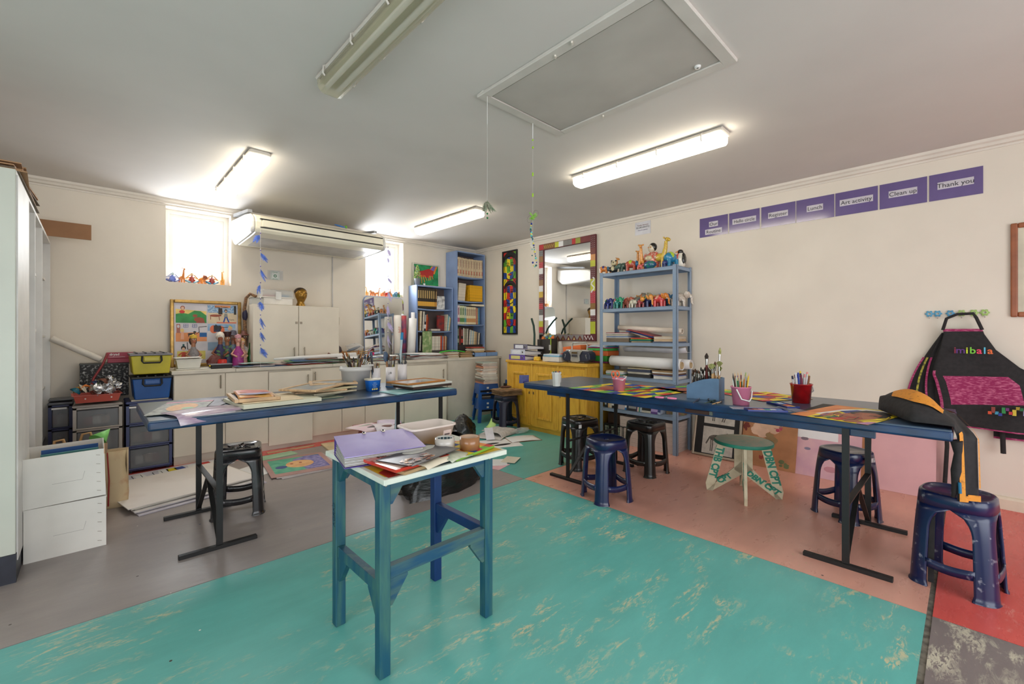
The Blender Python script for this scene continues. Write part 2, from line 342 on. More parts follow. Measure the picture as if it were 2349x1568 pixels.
t2 = T('feather_toy', 'blue and orange paper bird lying on top of the air conditioner', 'toy', (2.02, 4.93, 2.44), .4)
P('body', G().ball((0, 0, .012), (.09, .012, .01), M((60, 120, 190), .5)), t2); P('head', G().ball((.09, 0, .022), (.018, .01, .018), ART['g']), t2)
# ================= COUNTER =================
ch, cy = .885, 5.10
t = T('base_cabinet', 'long white melamine base cabinets under the worktop along the back wall', 'cabinet', (0, 0, 0))
g = G(); g.bx(.535, 4.6, 5.115, 5.70, .08, ch-.035, MELA_D); P('body', g, t)
P('plinth', G().bx(.54, 4.6, 5.125, 5.15, 0, .08, MELA_D), t)
xs = [.535, .944, 1.331, 1.755, 2.112, 2.396, 2.93]
def handle(x, z, y, par, ln=.13):
    g = G(); g.cyl((x, y-.028, z-ln/2), (x, y-.028, z+ln/2), .006, NICKEL, n=8)
    for s in (-1, 1): g.cyl((x, y, z+s*ln*.35), (x, y-.028, z+s*ln*.35), .004, NICKEL, n=6)
    P('handle', g, par, label='brushed metal bar handle')
for i in range(6):
    x0, x1 = xs[i]+.003, xs[i+1]-.003
    if i == 2:
        d = P('door', G().bx(0, x1-x0+.012, -.016, 0, -.03, ch-.085-.055, MELA), t, loc=(x0, 5.11, .08), rot=(0, 0, -.10), bevel=.002)
        handle(x1-x0-.04, .64, -.016, d)
    else:
        d = P('door', G().bx(0, x1-x0, -.016, 0, 0, ch-.085-.04, MELA), t, loc=(x0, 5.115, .082), bevel=.002)
        if i == 0: handle(x1-x0-.04, .68, -.016, d)
        if i == 3: handle(.04, .66, -.016, d)
d = P('door', G().bx(0, .60, -.018, 0, -.06, ch-.085-.075, MELA), t, loc=(2.933, 5.11, .085), rot=(0, 0, -.16), bevel=.002, label='door hanging ajar')
handle(.55, .60, -.018, d)
P('side_panel', G().bx(3.62, 4.6, 5.095, 5.115, .0, ch-.036, MELA_D), t)
WT = M((214, 206, 192), .4, var=.05, scale=5)
t = T('worktop', 'white worktop over the base cabinets along the back wall', 'worktop', (0, 0, 0))
for x0, x1, dz in [(.52, 1.03, 0), (1.032, 2.0, -.0015), (2.002, 3.6, 0), (3.602, 4.635, -.001)]:
    P('worktop_section', G().bx(x0, x1, cy-.012, 5.715, ch-.034+dz, ch+dz, WT), t, bevel=.003)
# wall-hung style cabinet standing on the worktop
t = T('white_cupboard', 'white two-door cupboard standing on the worktop with small locks', 'cupboard', (1.695, 5.5, ch))
P('carcass', G().bx(-.46, .46, -.18, .2, 0, .668, MELA), t, bevel=.002)
for s in (-1, 1):
    d = P('door', G().bx(min(s*.003, s*.463), max(s*.003, s*.463), -.2, -.182, .004, .665, MELA), t, bevel=.002)
    handle(s*.055, .13, -.2, d, .13)
    P('lock', G().bx(s*.025-.012, s*.025+.012, -.206, -.2, .46, .485, NICKEL), d)
# ================= TALL WHITE BOOKCASE (left) =================
MEL2 = M((196, 198, 186), .35, var=.03, scale=2)
t = T('tall_bookcase', 'tall white open bookcase at the left edge with black plinth', 'bookcase', (-.28, 3.28, 0))
H = 2.05; L_ = 2.40
P('side_panel', G().bx(-.36, 0, -.005, .015, .14, H, MEL2), t, bevel=.002, label='pale green side panel')
P('back_panel', G().bx(-.36, -.35, .015, L_, .02, H, WHITE), t)
P('top_panel', G().bx(-.36, 0, .015, L_, H-.02, H, WHITE), t)
P('door', G().bx(-.006, .006, .017, .535, .1, H-.022, WHITE), t, loc=(0, 0, 0))
for y in (.54, .99, 1.55, L_-.02): P('divider', G().bx(-.35, 0, y, y+.02, .02, H-.02, WHITE), t)
for a, b, zz in [(.56, .99, (.3, .7, 1.1, 1.62)), (1.01, 1.55, (.35, .8, 1.25, 1.66)), (1.57, 2.38, (.3, .75, 1.2, 1.7))]:
    for z in zz: P('shelf', G().bx(-.35, -.03, a, b, z, z+.018, WHITE), t)
P('plinth', G().bx(-.36, .002, -.012, L_, 0, .14, M((42, 44, 56), .5, var=.2)), t, label='black plinth')
# cardboard on its top
for k in range(9):
    a = rnd.uniform(-.06, .06); w_ = .34-k*.004
    c_ = CARD if k % 3 else M((120, 108, 92), .8, var=.15)
    S('cardboard_sheet', G().cb((0, 0, 0), (w_, 1.05-k*.05, .006), c_, rz=a), 'flattened cardboard sheet, %s from the bottom of the pile on the tall bookcase' % ORD[k], 'cardboard',
      (-.44, 3.85+rnd.uniform(-.05, .05), 2.054+k*.011), group='flattened cardboard on the tall bookcase')
S('cardboard_sheet', G().cb((0, 0, 0), (.36, .5, .006), CARD), 'flattened brown cardboard sheet poking forward at the far end of the tall bookcase', 'cardboard', (-.47, 5.42, 2.056))
# brown card panel leaning out near the wall
S('cardboard_strip', G().cb((0, 0, 0), (.46, .012, .135), M((150, 108, 74), .7, var=.05)), 'brown cardboard strip sticking out from the top of the tall bookcase over the wall', 'cardboard', (-.245, 5.44, 2.107+.03), rot=(0, .0, 0))
# ================= LONG TABLES =================
def leg_frame(t, x, y0, y1, z1, footdir, br=1):
    """two flat-bar uprights with floor bars, a cross bar and a brace"""
    for y in (y0, y1):
        if footdir == 'x': P('foot', G().bx(x-.19, x+.19, y-.015, y+.015, 0, .02, BLACKM), t, bevel=.002)
        else: P('foot', G().bx(x-.015, x+.015, y-.2, y+.2, 0, .02, BLACKM), t, bevel=.002)
def long_table(label, x0, x1, y0, y1, zt, frames, foot, group=None):
    t = T('work_table', label, 'table', ((x0+x1)/2, (y0+y1)/2, 0)); cx, cyy = (x0+x1)/2, (y0+y1)/2
    a, b, c, d = x0-cx, x1-cx, y0-cyy, y1-cyy
    P('tabletop', G().bx(a+.004, b-.004, c+.004, d-.004, zt-.012, zt, NAVYT), t, bevel=.004, seg=2)
    P('edge_band', G().bx(a, b, c, d, zt-.055, zt-.006, EDGEB), t, bevel=.012, seg=3, label='glossy blue wrapped edge')
    if foot == 'y':
        P('apron', G().bx(a+.045, a+.065, c+.28, d-.25, zt-.095, zt-.055, EDGEB), t, bevel=.003); P('apron', G().bx(b-.065, b-.045, c+.28, d-.25, zt-.095, zt-.055, EDGEB), t)
        P('latch', G().bx(a+.036, a+.045, d-1.66, d-1.50, zt-.083, zt-.062, M((70, 40, 30), .6)).cb((a+.04, d-1.67, zt-.072), (.012, .02, .024), CHROME), t, label='dark slot with metal catch')
    for fr in frames:
        if foot == 'x':
            X, ya, yb = fr; X -= cx; ya -= cyy; yb -= cyy
            for y in (ya, yb):
                P('foot', G().bx(X-.19, X+.19, y-.016, y+.016, 0, .022, BLACKM), t, bevel=.002)
                P('leg', G().bx(X-.016, X+.016, y-.006, y+.006, .02, zt-.055, BLACKM), t)
            P('cross_bar', G().bar((X, ya, .33), (X, yb, .33), .03, .008, BLACKM), t)
            P('brace', G().bar((X, ya, .03), (X, (ya+yb)/2, .33), .008, .025, BLACKM, (1, 0, 0)), t); P('brace', G().bar((X, yb, .03), (X, (ya+yb)/2, .33), .008, .025, BLACKM, (1, 0, 0)), t)
        else:
            Y, xa, xb = fr; Y -= cyy; xa -= cx; xb -= cx
            for x in (xa, xb):
                P('foot', G().bx(x-.016, x+.016, Y-.19, Y+.19, 0, .022, BLACKM), t, bevel=.002)
                P('leg', G().bx(x-.006, x+.006, Y-.016, Y+.016, .02, zt-.055, BLACKM), t)
            P('cross_bar', G().bar((xa, Y, .33), (xb, Y, .33), .03, .008, BLACKM), t)
            P('brace', G().bar((xa, Y, .03), ((xa+xb)/2, Y, .33), .008, .025, BLACKM, (0, 1, 0)), t); P('brace', G().bar((xb, Y, .03), ((xa+xb)/2, Y, .33), .008, .025, BLACKM, (0, 1, 0)), t)
    return t
LZ, RZ, SZ = .78, .79, .735
long_table('long blue-topped work table on black steel legs in front of the white cabinets', .2, 2.17, 2.92, 3.75, LZ, [(.523, 2.98, 3.67), (2.045, 2.98, 3.67)], 'x')
long_table('long blue-topped work table on black steel legs along the right wall', 2.84, 3.66, .05, 2.82, RZ, [(.45, 2.868, 3.605), (2.335, 2.885, 3.605)], 'y')
# ================= SMALL FRONT TABLE =================
TW = M((18, 76, 98), .5, c2=(64, 108, 98), scale=5, stretch=(6, 6, .8), mix=.42, bump=.15)
TW2 = M((18, 72, 104), .5, c2=(78, 108, 98), scale=5, stretch=(.8, 6, 6), mix=.45, bump=.15); TWB = M((14, 54, 112), .45, var=.12)
t = T('small_work_table', 'small blue-green wooden work table with white board top, nearest the camera', 'table', (1.0, 1.66, 0))
lx, ly, lw = .245, .195, .021
for sx, sy, m in ((-1, -1, TW), (1, -1, TW), (-1, 1, TW), (1, 1, TWB)):
    P('leg', G().bx(sx*lx-lw, sx*lx+lw, sy*ly-lw, sy*ly+lw, 0, SZ-.022, m), t, bevel=.003, label='bright blue leg' if m is TWB else None)
zs = .345
P('stretcher', G().bx(-lx-.016, -lx+.016, -ly+lw, ly-lw, zs-.05, zs-.005, TW), t, bevel=.002); P('stretcher', G().bx(lx-.016, lx+.016, -ly+lw, ly-lw, zs+.0, zs+.045, TWB), t, bevel=.002)
P('stretcher', G().bx(-lx+lw, lx-lw, -ly-.016, -ly+.016, zs-.0, zs+.045, TW2), t, bevel=.002)
for s in (-1, 1):
    P('apron', G().bx(-lx+lw, lx-lw, s*ly-.012, s*ly+.012, SZ-.065, SZ-.021, TW2), t); P('apron', G().bx(s*lx-.012, s*lx+.012, -ly+lw, ly-lw, SZ-.065, SZ-.021, TW), t)
def gus(px_, py_, dx, dy, z, dz, m):
    """triangular corner brace from a leg along (dx,dy), dz up or down"""
    n = Vector((-dy, dx, 0))*.011; o = Vector((px_, py_, z)); a = o+Vector((dx, dy, 0))*.075; b = o+Vector((0, 0, dz))*.1
    a2 = a+Vector((0, 0, dz*.012)); b2 = b+Vector((dx, dy, 0))*.012
    v = [o-n, a-n, a2-n, b2-n, b-n, o+n, a+n, a2+n, b2+n, b+n]
    P('corner_brace', G().add(v, [(4, 3, 2, 1, 0), (5, 6, 7, 8, 9), (0, 1, 6, 5), (1, 2, 7, 6), (2, 3, 8, 7), (3, 4, 9, 8), (4, 0, 5, 9)], m), t)
for sx in (-1, 1):
    for sy in (-1, 1):
        gus(sx*(lx-lw), sy*ly, -sx, 0, SZ-.022, -1, TW2); gus(sx*lx, sy*(ly-lw), 0, -sy, SZ-.022, -1, TW)
gus(-lx+lw, -ly, 1, 0, zs-.0, -1, TW2); gus(lx-lw, -ly, -1, 0, zs, -1, TW2); gus(-lx, -ly+lw, 0, 1, zs-.05, -1, TW); gus(-lx, ly-lw, 0, -1, zs-.05, -1, TW); gus(lx, ly-lw, 0, -1, zs, -1, TWB)
BW = M((214, 220, 208), .4, var=.05, scale=12)
P('board_top', G().bx(-.288, .283, -.288, .232, SZ-.02, SZ, BW), t, bevel=.002, label='white board top with painted patches')
g = G(); Zt = SZ+.0006
def patch(g, pts, m, dz=0): g.poly([(x-1.0, y-1.66, Zt+dz) for x, y in pts], m)
patch(g, [(.73, 1.78), (.73, 1.40), (1.27, 1.39), (1.27, 1.62), (1.0, 1.75)], M((214, 168, 30), .35, var=.06))
patch(g, [(.735, 1.46), (.735, 1.385), (.93, 1.385), (.92, 1.43), (.80, 1.50)], M((170, 44, 38), .3, var=.1), .0003)
patch(g, [(.80, 1.56), (.86, 1.56), (.90, 1.48), (.83, 1.47)], M((30, 64, 98), .3), .0005); patch(g, [(.83, 1.47), (.93, 1.46), (.93, 1.42), (.85, 1.43)], M((24, 78, 52), .3), .0006)
patch(g, [(.93, 1.385), (1.2, 1.385), (1.0, 1.41), (.93, 1.42)], M((24, 58, 96), .3), .0007); patch(g, [(.725, 1.84), (.80, 1.86), (.82, 1.80), (.73, 1.78)], M((170, 80, 64), .3), .0004)
P('paint_patch', g, t, label='yellow, red, green and navy painted pattern').__setitem__('kind', 'stuff')
for sx in (-1, 1): P('screw', G().lathe([(.0001, .0), (.005, 0), (.005, .003)], CHROME, 10, X=Matrix.Translation((sx*lx, -ly-lw-.001, SZ-.045)) @ Euler((PI/2, 0, 0)).to_matrix().to_4x4()), t)
text(t, 'CARDA', .03, M((14, 50, 70), .6, var=0), XF((-lx-lw-.0005, -ly+.39, .47), (0, 0, -1), (0, 1, 0)), name='stamp')
# ================= PLASTIC STOOLS =================
def se(th, hw, n):      # superellipse radius
    c, s_ = abs(math.cos(th)), abs(math.sin(th)); return hw/((c**n+s_**n)**(1/n))
def stool(label, loc, rz, mat, h=.45, wb=.158, wt=.135, round_top=True, marks=None, group='plastic stools around the work tables'):
    t = T('plastic_stool', label, 'stool', loc, rz, group=group)
    nt_ = 2.6 if round_top else 5.5; nb = 7.0 if not round_top else 5.0
    def R_(th, z):
        f = z/h; n = nb+(nt_-nb)*f**2; return se(th, wb+(wt-wb)*f, n)
    z1, zt = .62*h, .865*h; phi = math.radians(17 if round_top else 15.5)
    for k in range(4):
        c0 = PI/4+k*PI/2; zs_ = [0, .004, .03]+[z1*i/4 for i in range(1, 5)]+[z1+(zt-z1)*(1-math.cos(PI/2*i/6)) for i in range(1, 7)]
        zs_ = sorted(zs_); rows = []
        for z in zs_:
            ph = phi*(1.0 if z > .02 else 1.12)
            if z > z1:
                u = (z-z1)/(zt-z1); ph = phi+(PI/4-phi)*(1-math.sqrt(max(0, 1-u*u)))
            rows.append([(R_(c0+ph*q, z)+(.006 if z < .004 else 0), c0+ph*q, z) for q in (-1, -.82, -.5, -.28, 0, .28, .5, .82, 1)])
        vs = [(r*math.cos(a), r*math.sin(a), z) for row in rows for r, a, z in row]; nc = 9
        fs = [(i*nc+j, i*nc+j+1, (i+1)*nc+j+1, (i+1)*nc+j) for i in range(len(rows)-1) for j in range(nc-1)]
        P('leg', G().add(vs, fs, mat, True), t, solid=.012 if round_top else .014)
        a0, a1 = c0+phi*.9, c0+PI/2-phi*.9; zc = .26*h; hh = .042
        vs = []
        for z in (zc-hh/2, zc+hh/2):
            for i in range(9):
                a = a0+(a1-a0)*i/8; sag = -.010*math.sin(PI*i/8); r = R_(a, zc); vs.append((r*math.cos(a), r*math.sin(a), z+sag))
        P('stretcher', G().add(vs, [(i, i+1, i+10, i+9) for i in range(8)], mat, True), t, solid=.008)
    # seat: skirt, rounded shoulder, dished top with a hole
    N_ = 48; prof = [(1, zt), (1, .955*h), (.985, .985*h), (.94, h), (.84, h+.001), (.80, h-.004), (.5, h-.007), (.20, h-.010), (.13, h-.012), (.10, h-.03)]
    vs = []
    for f, z in prof:
        for j in range(N_):
            a = 2*PI*j/N_; r = R_(a, min(z, .95*h))*f
            if f < .7: r = r*(f/.7)+se(a, wt, 2)*f*(1-f/.7)
            vs.append((r*math.cos(a), r*math.sin(a), z))
    fs = [(i*N_+j, i*N_+(j+1) % N_, (i+1)*N_+(j+1) % N_, (i+1)*N_+j) for i in range(len(prof)-1) for j in range(N_)]
    P('seat', G().add(vs, fs, mat, True), t, solid=.004)
    if not round_top:
        for k in range(6):
            a = k*PI/3+.3; P('seat_rib', G().tube([(.035*math.cos(a), .035*math.sin(a), h-.003), (.06*math.cos(a+.3), .06*math.sin(a+.3), h-.003), (.095*math.cos(a), .095*math.sin(a), h-.002)], .004, mat, 5), t)
    return t
NAVY1 = M((17, 26, 68), .28, c2=(22, 38, 84), scale=4, mix=.4, coat=.3); NAVY2 = M((14, 28, 68), .28, var=.18, scale=5, coat=.4)
NAVYS = M((14, 30, 72), .28, c2=(206, 210, 220), scale=34, mix=.25, coat=.3); BLK2 = M((30, 28, 30), .22, c2=(70, 70, 72), scale=7, mix=.36, coat=.4); BLK = M((24, 21, 19), .3, var=.1, coat=.2)
stool('round-cornered navy plastic stool pulled out in front of the right table, on salmon floor', (2.795, 1.893, 0), -.38, NAVY1)
stool('large paint-spattered navy plastic stool in the right foreground, half on the red floor', (3.08, .04, 0), -.17, NAVYS, h=.455)
stool('navy plastic stool with peeling label tucked under the right table by the pink boards', (3.70, .58, 0), -.53, NAVY2)
stool('marbled black plastic stool tucked under the left work table', (.734, 3.526, 0), -.27, BLK2, round_top=False)
stool('black plastic stool with round sticker under the far end of the right table', (3.29, 2.52, 0), -.30, BLK, round_top=False)
stool('plain black plastic stool under the right table in front of the grey steel shelf', (3.575, 2.0, 0), -.09, BLK, round_top=False)
stool('dark navy plastic stool carrying a pile of cut cardboard by the yellow cupboard', (3.87, 4.16, 0), -.2, M((26, 28, 50), .4, var=.1), h=.44)
for o_ in [o for o in C.objects if o.name.startswith('plastic_stool')]:
    lb = o_.get('label', '')
    if 'round sticker' in lb:
        P('sticker', G().lathe([(.0001, 0), (.014, 0)], WHITE, 12, X=Matrix.Translation((-.145, -.05, .395)) @ Euler((0, -PI/2+.1, 0)).to_matrix().to_4x4()), o_, label='small round white sticker')
        P('sticker', G().cb((-.10, -.147, .40), (.03, .001, .032), WHITE), o_, label='small square barcode sticker')
    if 'peeling label' in lb: P('sticker', G().cb((.02, -.150, .41), (.07, .001, .028), M((170, 165, 165), .6, var=.3, scale=40)), o_, label='torn paper label')
# round painted stool
t = T('round_stool', 'round painted wooden stool with green lettering on splayed plywood legs', 'stool', (3.61, 1.20, 0), -.40)
t.scale = (1.14, 1.14, .925)
PAINTW = M((204, 192, 162), .6, c2=(176, 160, 128), scale=14, mix=.38); GRN = M((30, 132, 108), .5, var=.12)
P('seat', G().lathe([(.0001, .42), (.17, .42), (.178, .425), (.178, .445), (.172, .45), (.0001, .45)], M((150, 174, 152), .6, c2=(184, 174, 152), scale=18, mix=.5), 40), t)
P('seat_rim', G().lathe([(.1785, .422), (.1795, .424), (.1795, .446), (.1785, .448)], GRN, 40), t, label='green painted rim')
def vleg(a, words):
    X = Matrix.Rotation(a, 4, 'Z')
    out = [(-.02, .42), (-.155, .42), (-.235, .0), (-.185, -.0), (-.02, .20)]
    inn = [(-.05, .40), (-.052, .24), (-.185, .07), (-.135, .38)]
    # plywood V leg: outer strut, inner strut, foot
    g = G()
    def plate(pts): 
        n = len(pts); v = [(x, -.009, z) for x, z in pts]+[(x, .009, z) for x, z in pts]
        g.add(v, [tuple(range(n)), tuple(range(n, 2*n))[::-1]]+[(i, i+n, (i+1) % n+n, (i+1) % n) for i in range(n)], PAINTW, False, X)
    plate([(-.10, .42), (-.155, .42), (-.232, .06), (-.225, .0), (-.185, .0), (-.175, .05)])
    plate([(-.005, .28), (-.225, .0), (-.19, .0), (-.005, .17)]); plate([(-.0, .42), (-.055, .42), (-.055, .2), (-.0, .16)])
    lg = P('leg', g, t, weld=True)
    for s_, y in ((-1, -.0096), (1, .0096)):
        base = XF(X @ Vector((-.165, y, .245)), X.to_3x3() @ Vector((-.21*s_*-s_ if 0 else -.20, 0, -.98)), X.to_3x3() @ Vector((.98, 0, -.20) if s_ < 0 else (-.98, 0, .20)))
        text(lg, words[0], .066, GRN, base, bold=.003)
        base = XF(X @ Vector((-.115, y, .115)), X.to_3x3() @ Vector((-.79*s_, 0, -.62*s_)), X.to_3x3() @ Vector((-.62, 0, .79)))
        text(lg, words[1], .056, GRN, base, bold=.003)
vleg(math.radians(-45), ('THB CPT', 'CPT')); vleg(math.radians(135), ('DBN CPT', 'DBN CPT')); vleg(math.radians(45), ('DBN', 'CPT')); vleg(math.radians(225), ('CPT', 'DBN'))
# ================= LEFT CORNER: BOXES, DRAWERS, BINS =================
BOXW = M((222, 218, 210), .6, var=.03, scale=4)
def flap_box(label, loc, w, d, h, rz=0, ry=0, open_=0):
    t = T('cardboard_box', label, 'box', loc, rz, ry=ry); th = .005
    g = G(); g.bx(0, w, 0, th, 0, h, BOXW).bx(0, w, d-th, d, 0, h, BOXW).bx(0, th, th, d-th, 0, h, BOXW).bx(w-th, w, th, d-th, 0, h, BOXW).bx(th, w-th, th, d-th, 0, th, BOXW)
    P('body', g, t, weld=True)
    if open_: 
        P('flap', G().bar((w, .0, h), (w+.012, .1, h-.02), .004, .06, CARD), t, label='torn brown corner flap')
    else: P('lid', G().bx(-.002, w+.002, -.002, d, h-.001, h+.004, BOXW), t)
    P('hand_hole', G().line([(0, 0), (.12, 0), (.13, .045)], .0015, M((150, 145, 138), .8, var=0), X=XF((w*.34, -.0006, h*.42), (1, 0, 0), (0, 0, 1))), t, label='cut outline of a hand hole')
    for i in range(5): P('staple', G().cb((w-.028, -.0015, h*.12+i*h*.19), (.018, .002, .002), NICKEL, ry=.25), t)
    return t
flap_box('lower white cardboard box of the pair beside the tall bookcase', (-.272, 3.49, 0), .325, .36, .283)
flap_box('upper open white cardboard box holding papers, stacked beside the tall bookcase', (-.274, 3.485, .289), .325, .36, .27, ry=-.02, open_=1)
for i, (c_, a, z) in enumerate([((90, 150, 150), .1, .55), ((50, 90, 150), -.15, .56), ((180, 150, 120), .25, .54)]):
    S('paper_folder', G().cb((0, 0, 0), (.24, .005, .13), M(c_, .5), rx=.25+a), ['pale green', 'blue', 'tan'][i]+' card folder standing in the upper white box', 'folder', (-.1, 3.66+i*.05, z-.065), rot=(0, 0, .1))
# storage towers
def tower(label, loc, w, d, hs, frame, top, group='plastic drawer towers left of the counter', tag=None):
    t = T('drawer_tower', label, 'drawers', loc, 0, group=group); z = .03; f = .022; FR = frame; SH = Msheer((140, 142, 146), .3, .58)
    P('base', G().bx(0, w, 0, d, z-.012, z+.01, FR), t, bevel=.004)
    for s in ((.02, .02), (w-.04, .02), (.02, d-.04), (w-.04, d-.04)): P('foot', G().bx(s[0], s[0]+.02, s[1], s[1]+.02, 0, z-.012, BLACKM), t)
    for i, h in enumerate(hs):
        P('frame', G().bx(0, f, 0, d, z, z+h, FR).bx(w-f, w, 0, d, z, z+h, FR).bx(0, w, 0, d, z+h-.014, z+h, FR).bx(0, w, d-.006, d, z, z+h, FR), t, weld=True)
        dr = P('drawer', G().bx(f+.002, w-f-.002, -.004, d-.02, z+.012, z+h-.022, SH), t, bevel=.006, label='see-through drawer')
        P('drawer_lip', G().bx(f-.006, w-f+.006, -.018, -.003, z+.004, z+.016, FR), dr, bevel=.004)
        P('handle', G().grid(lambda u, v: (w*.32+w*.36*u, -.006-.012*math.sin(PI*u)*v, z+h*.62+.010*v*(1-abs(2*u-1))), 8, 2, M((190, 190, 190), .3)), dr)
        cc = [(236, 232, 222), (190, 170, 150), (150, 60, 50)]
        for q in range(3): P('contents', G().cb((w*.28+q*w*.2, d*.35, z+.02+h*.22), (w*.17, .1, h*.36), M(cc[(q+i) % 3], .6), rz=rnd.uniform(-.3, .3)), dr)
        z += h
    P('top', G().bx(-.004, w+.004, -.006, d, z, z+.022, top), t, bevel=.008)
    if tag: P('label_strip', G().bx(.02, .11, -.006, -.0045, z-.034, z-.02, WHITE), t)
    return t
BLF = M((58, 68, 112), .4, var=.06); GRF = M((168, 160, 152), .4, var=.05)
tower('drawer tower with blue frame against the end of the white cabinets', (.205, 5.1, 0), .32, .38, [.2, .2, .18], BLF, BLF, tag=1)
tower('drawer tower with grey frame under the red tray of scraps', (-.125, 5.1, 0), .305, .38, [.2, .2, .185], GRF, GRF)
tower('dark blue drawer tower in the corner beside the tall bookcase', (-.275, 5.30, 0), .145, .38, [.2, .2, .2], M((44, 50, 90), .45), M((90, 92, 100), .5), tag=1)
S('flat_sheet', G().cb((0, 0, 0), (.15, .22, .006), M((80, 82, 88), .5)), 'grey folder lying on the dark blue corner drawer tower', 'folder', (-.2, 5.42, .671))
S('cream_board', G().bx(-.13, .13, -.15, .15, 0, .012, CREAM), 'thin cream board between the blue drawer tower and the blue storage bin', 'board', (.37, 5.27, .632))
def bin_(label, loc, w, d, h, mat, lid):
    t = T('storage_bin', label, 'storage box', loc, group='lidded storage bins on the drawer tower'); i = .016
    vs = [(i, i, 0), (w-i, i, 0), (w-i, d-i, 0), (i, d-i, 0), (0, 0, h), (w, 0, h), (w, d, h), (0, d, h)]
    P('body', G().add(vs, [(3, 2, 1, 0), (4, 5, 6, 7), (0, 1, 5, 4), (1, 2, 6, 5), (2, 3, 7, 6), (3, 0, 4, 7)], mat), t, bevel=.008, seg=2)
    P('lid', G().bx(-.008, w+.008, -.008, d+.008, h+.001, h+.018, lid).bx(.03, w-.03, .03, d-.03, h+.018, h+.024, lid), t, bevel=.004)
    if h: 
        for q in range(4): P('lid_rib', G().bx(w*.12+q*w*.22, w*.12+q*w*.22+.012, .01, d-.01, h+.018, h+.028, BLACKM), t)
    P('handle', G().tube([(w*.27, -.004, h-.004), (w*.26, -.016, h-.045), (w*.30, -.018, h-.062), (w*.70, -.018, h-.062), (w*.74, -.016, h-.045), (w*.73, -.004, h-.004)], .0075, BLACKM, 8), t, label='black carrying handle')
    P('handle_plate', G().bx(w*.31, w*.69, -.006, .004, h-.048, h-.012, mat), t, bevel=.003)
    return t
LIDG = M((110, 106, 112), .35, var=.05)
bin_('blue lidded storage bin with black handle, under the yellow bin', (.245, 5.08, .645), .275, .36, .185, BLUEP, BLACKM)
bin_('yellow lidded storage bin with black handle, on top of the blue bin', (.235, 5.075, .871), .285, .37, .165, M((196, 182, 44), .4, var=.06), LIDG)
# black speckled crate with lid, red boxes on it
SPECK = M((232, 230, 226), .6, c2=(26, 25, 26), scale=55, mix=.66)
t = T('speckled_box', 'black white-speckled box standing behind the scrap tray', 'box', (-.09, 5.488, .655))
P('body', G().bx(0, .33, 0, .2, 0, .30, SPECK), t, bevel=.003); P('rim', G().bx(-.004, .334, -.004, .204, .295, .305, M((60, 62, 60), .5)), t)
MAG = M((158, 36, 62), .45, var=.06)
for k, (z, dx, lab) in enumerate([(.962, .008, 'lower plain crimson box of the two on the speckled box'), (1.004, 0, 'upper crimson box with white lettering on the speckled box')]):
    t = T('crimson_box', lab, 'box', (.085+dx, 5.50, z), group='crimson boxes on the speckled box'); P('body', G().bx(0, .20, 0, .14, 0, .04 if k == 0 else .052, MAG), t, bevel=.002)
    if k: text(t, 'dryad', .03, WHITE, XF((.055, -.0006, .036), (1, 0, 0), (0, 0, 1)), bold=.0006); P('label_lines', G().bx(.02, .13, -.0006, 0, .012, .014, WHITE), t)
# red tray with scraps and foil
t = T('scrap_tray', 'terracotta plastic tray of craft scraps on the grey drawer tower', 'tray', (-.12, 5.04, .66), .05)
TR = M((178, 76, 62), .45, var=.06)
g = G(); w_, d_, h_ = .29, .24, .062
vs = [(.015, .015, 0), (w_-.015, .015, 0), (w_-.015, d_-.015, 0), (.015, d_-.015, 0), (0, 0, h_), (w_, 0, h_), (w_, d_, h_), (0, d_, h_)]
g.add(vs, [(3, 2, 1, 0), (0, 1, 5, 4), (1, 2, 6, 5), (2, 3, 7, 6), (3, 0, 4, 7)], TR); P('body', g, t, solid=.003)
P('rim', G().bx(-.01, w_+.01, -.01, .002, h_-.002, h_+.002, TR).bx(-.01, w_+.01, d_-.002, d_+.01, h_-.002, h_+.002, TR).bx(-.01, .002, .002, d_-.002, h_-.002, h_+.002, TR).bx(w_-.002, w_+.01, .002, d_-.002, h_-.002, h_+.002, TR), t, weld=True)
for x in (.07, .23): P('rivet', G().ball((x, .004, .034), .006, WHITE, 8), t)
FOIL = M((200, 200, 202), .18, 1, var=.2, scale=40, bump=1)
def crumple(r, m, n=9, k=.35, f=(1, 1, 1)):
    g = G(); g.ball((0, 0, 0), r, m, n); rr = random.Random(int(r*1e5)+n)
    g.v = [(x*(1+rr.uniform(-k, k))*f[0], y*(1+rr.uniform(-k, k))*f[1], z*(1+rr.uniform(-k, k))*f[2]) for x, y, z in g.v]; g.sm = [False]*len(g.f); return g
for k, (x, y, z, r) in enumerate([(.02, 5.08, .76, .05), (.095, 5.07, .76, .045), (.12, 5.12, .80, .04), (.155, 5.10, .785, .03), (.10, 5.15, .845, .025)]):
    S('foil_ball', crumple(r, FOIL, 12, .3), 'crumpled silver foil scrap, %s from the left in the terracotta tray' % ['first', 'second', 'fourth', 'fifth', 'third'][k], 'foil', (x, y, z), group='foil scraps in the tray')
cols = [('teal', (20, 110, 130)), ('mustard', (215, 150, 40)), ('cream', (205, 192, 170)), ('orange', (220, 120, 40)), ('pale grey', (190, 185, 178)), ('dark blue', (30, 50, 90)), ('green', (130, 170, 70)), ('brown', (120, 70, 50)), ('white', (225, 222, 215)), ('ochre', (200, 120, 30)), ('blue', (50, 90, 140)), ('beige', (190, 160, 130))]
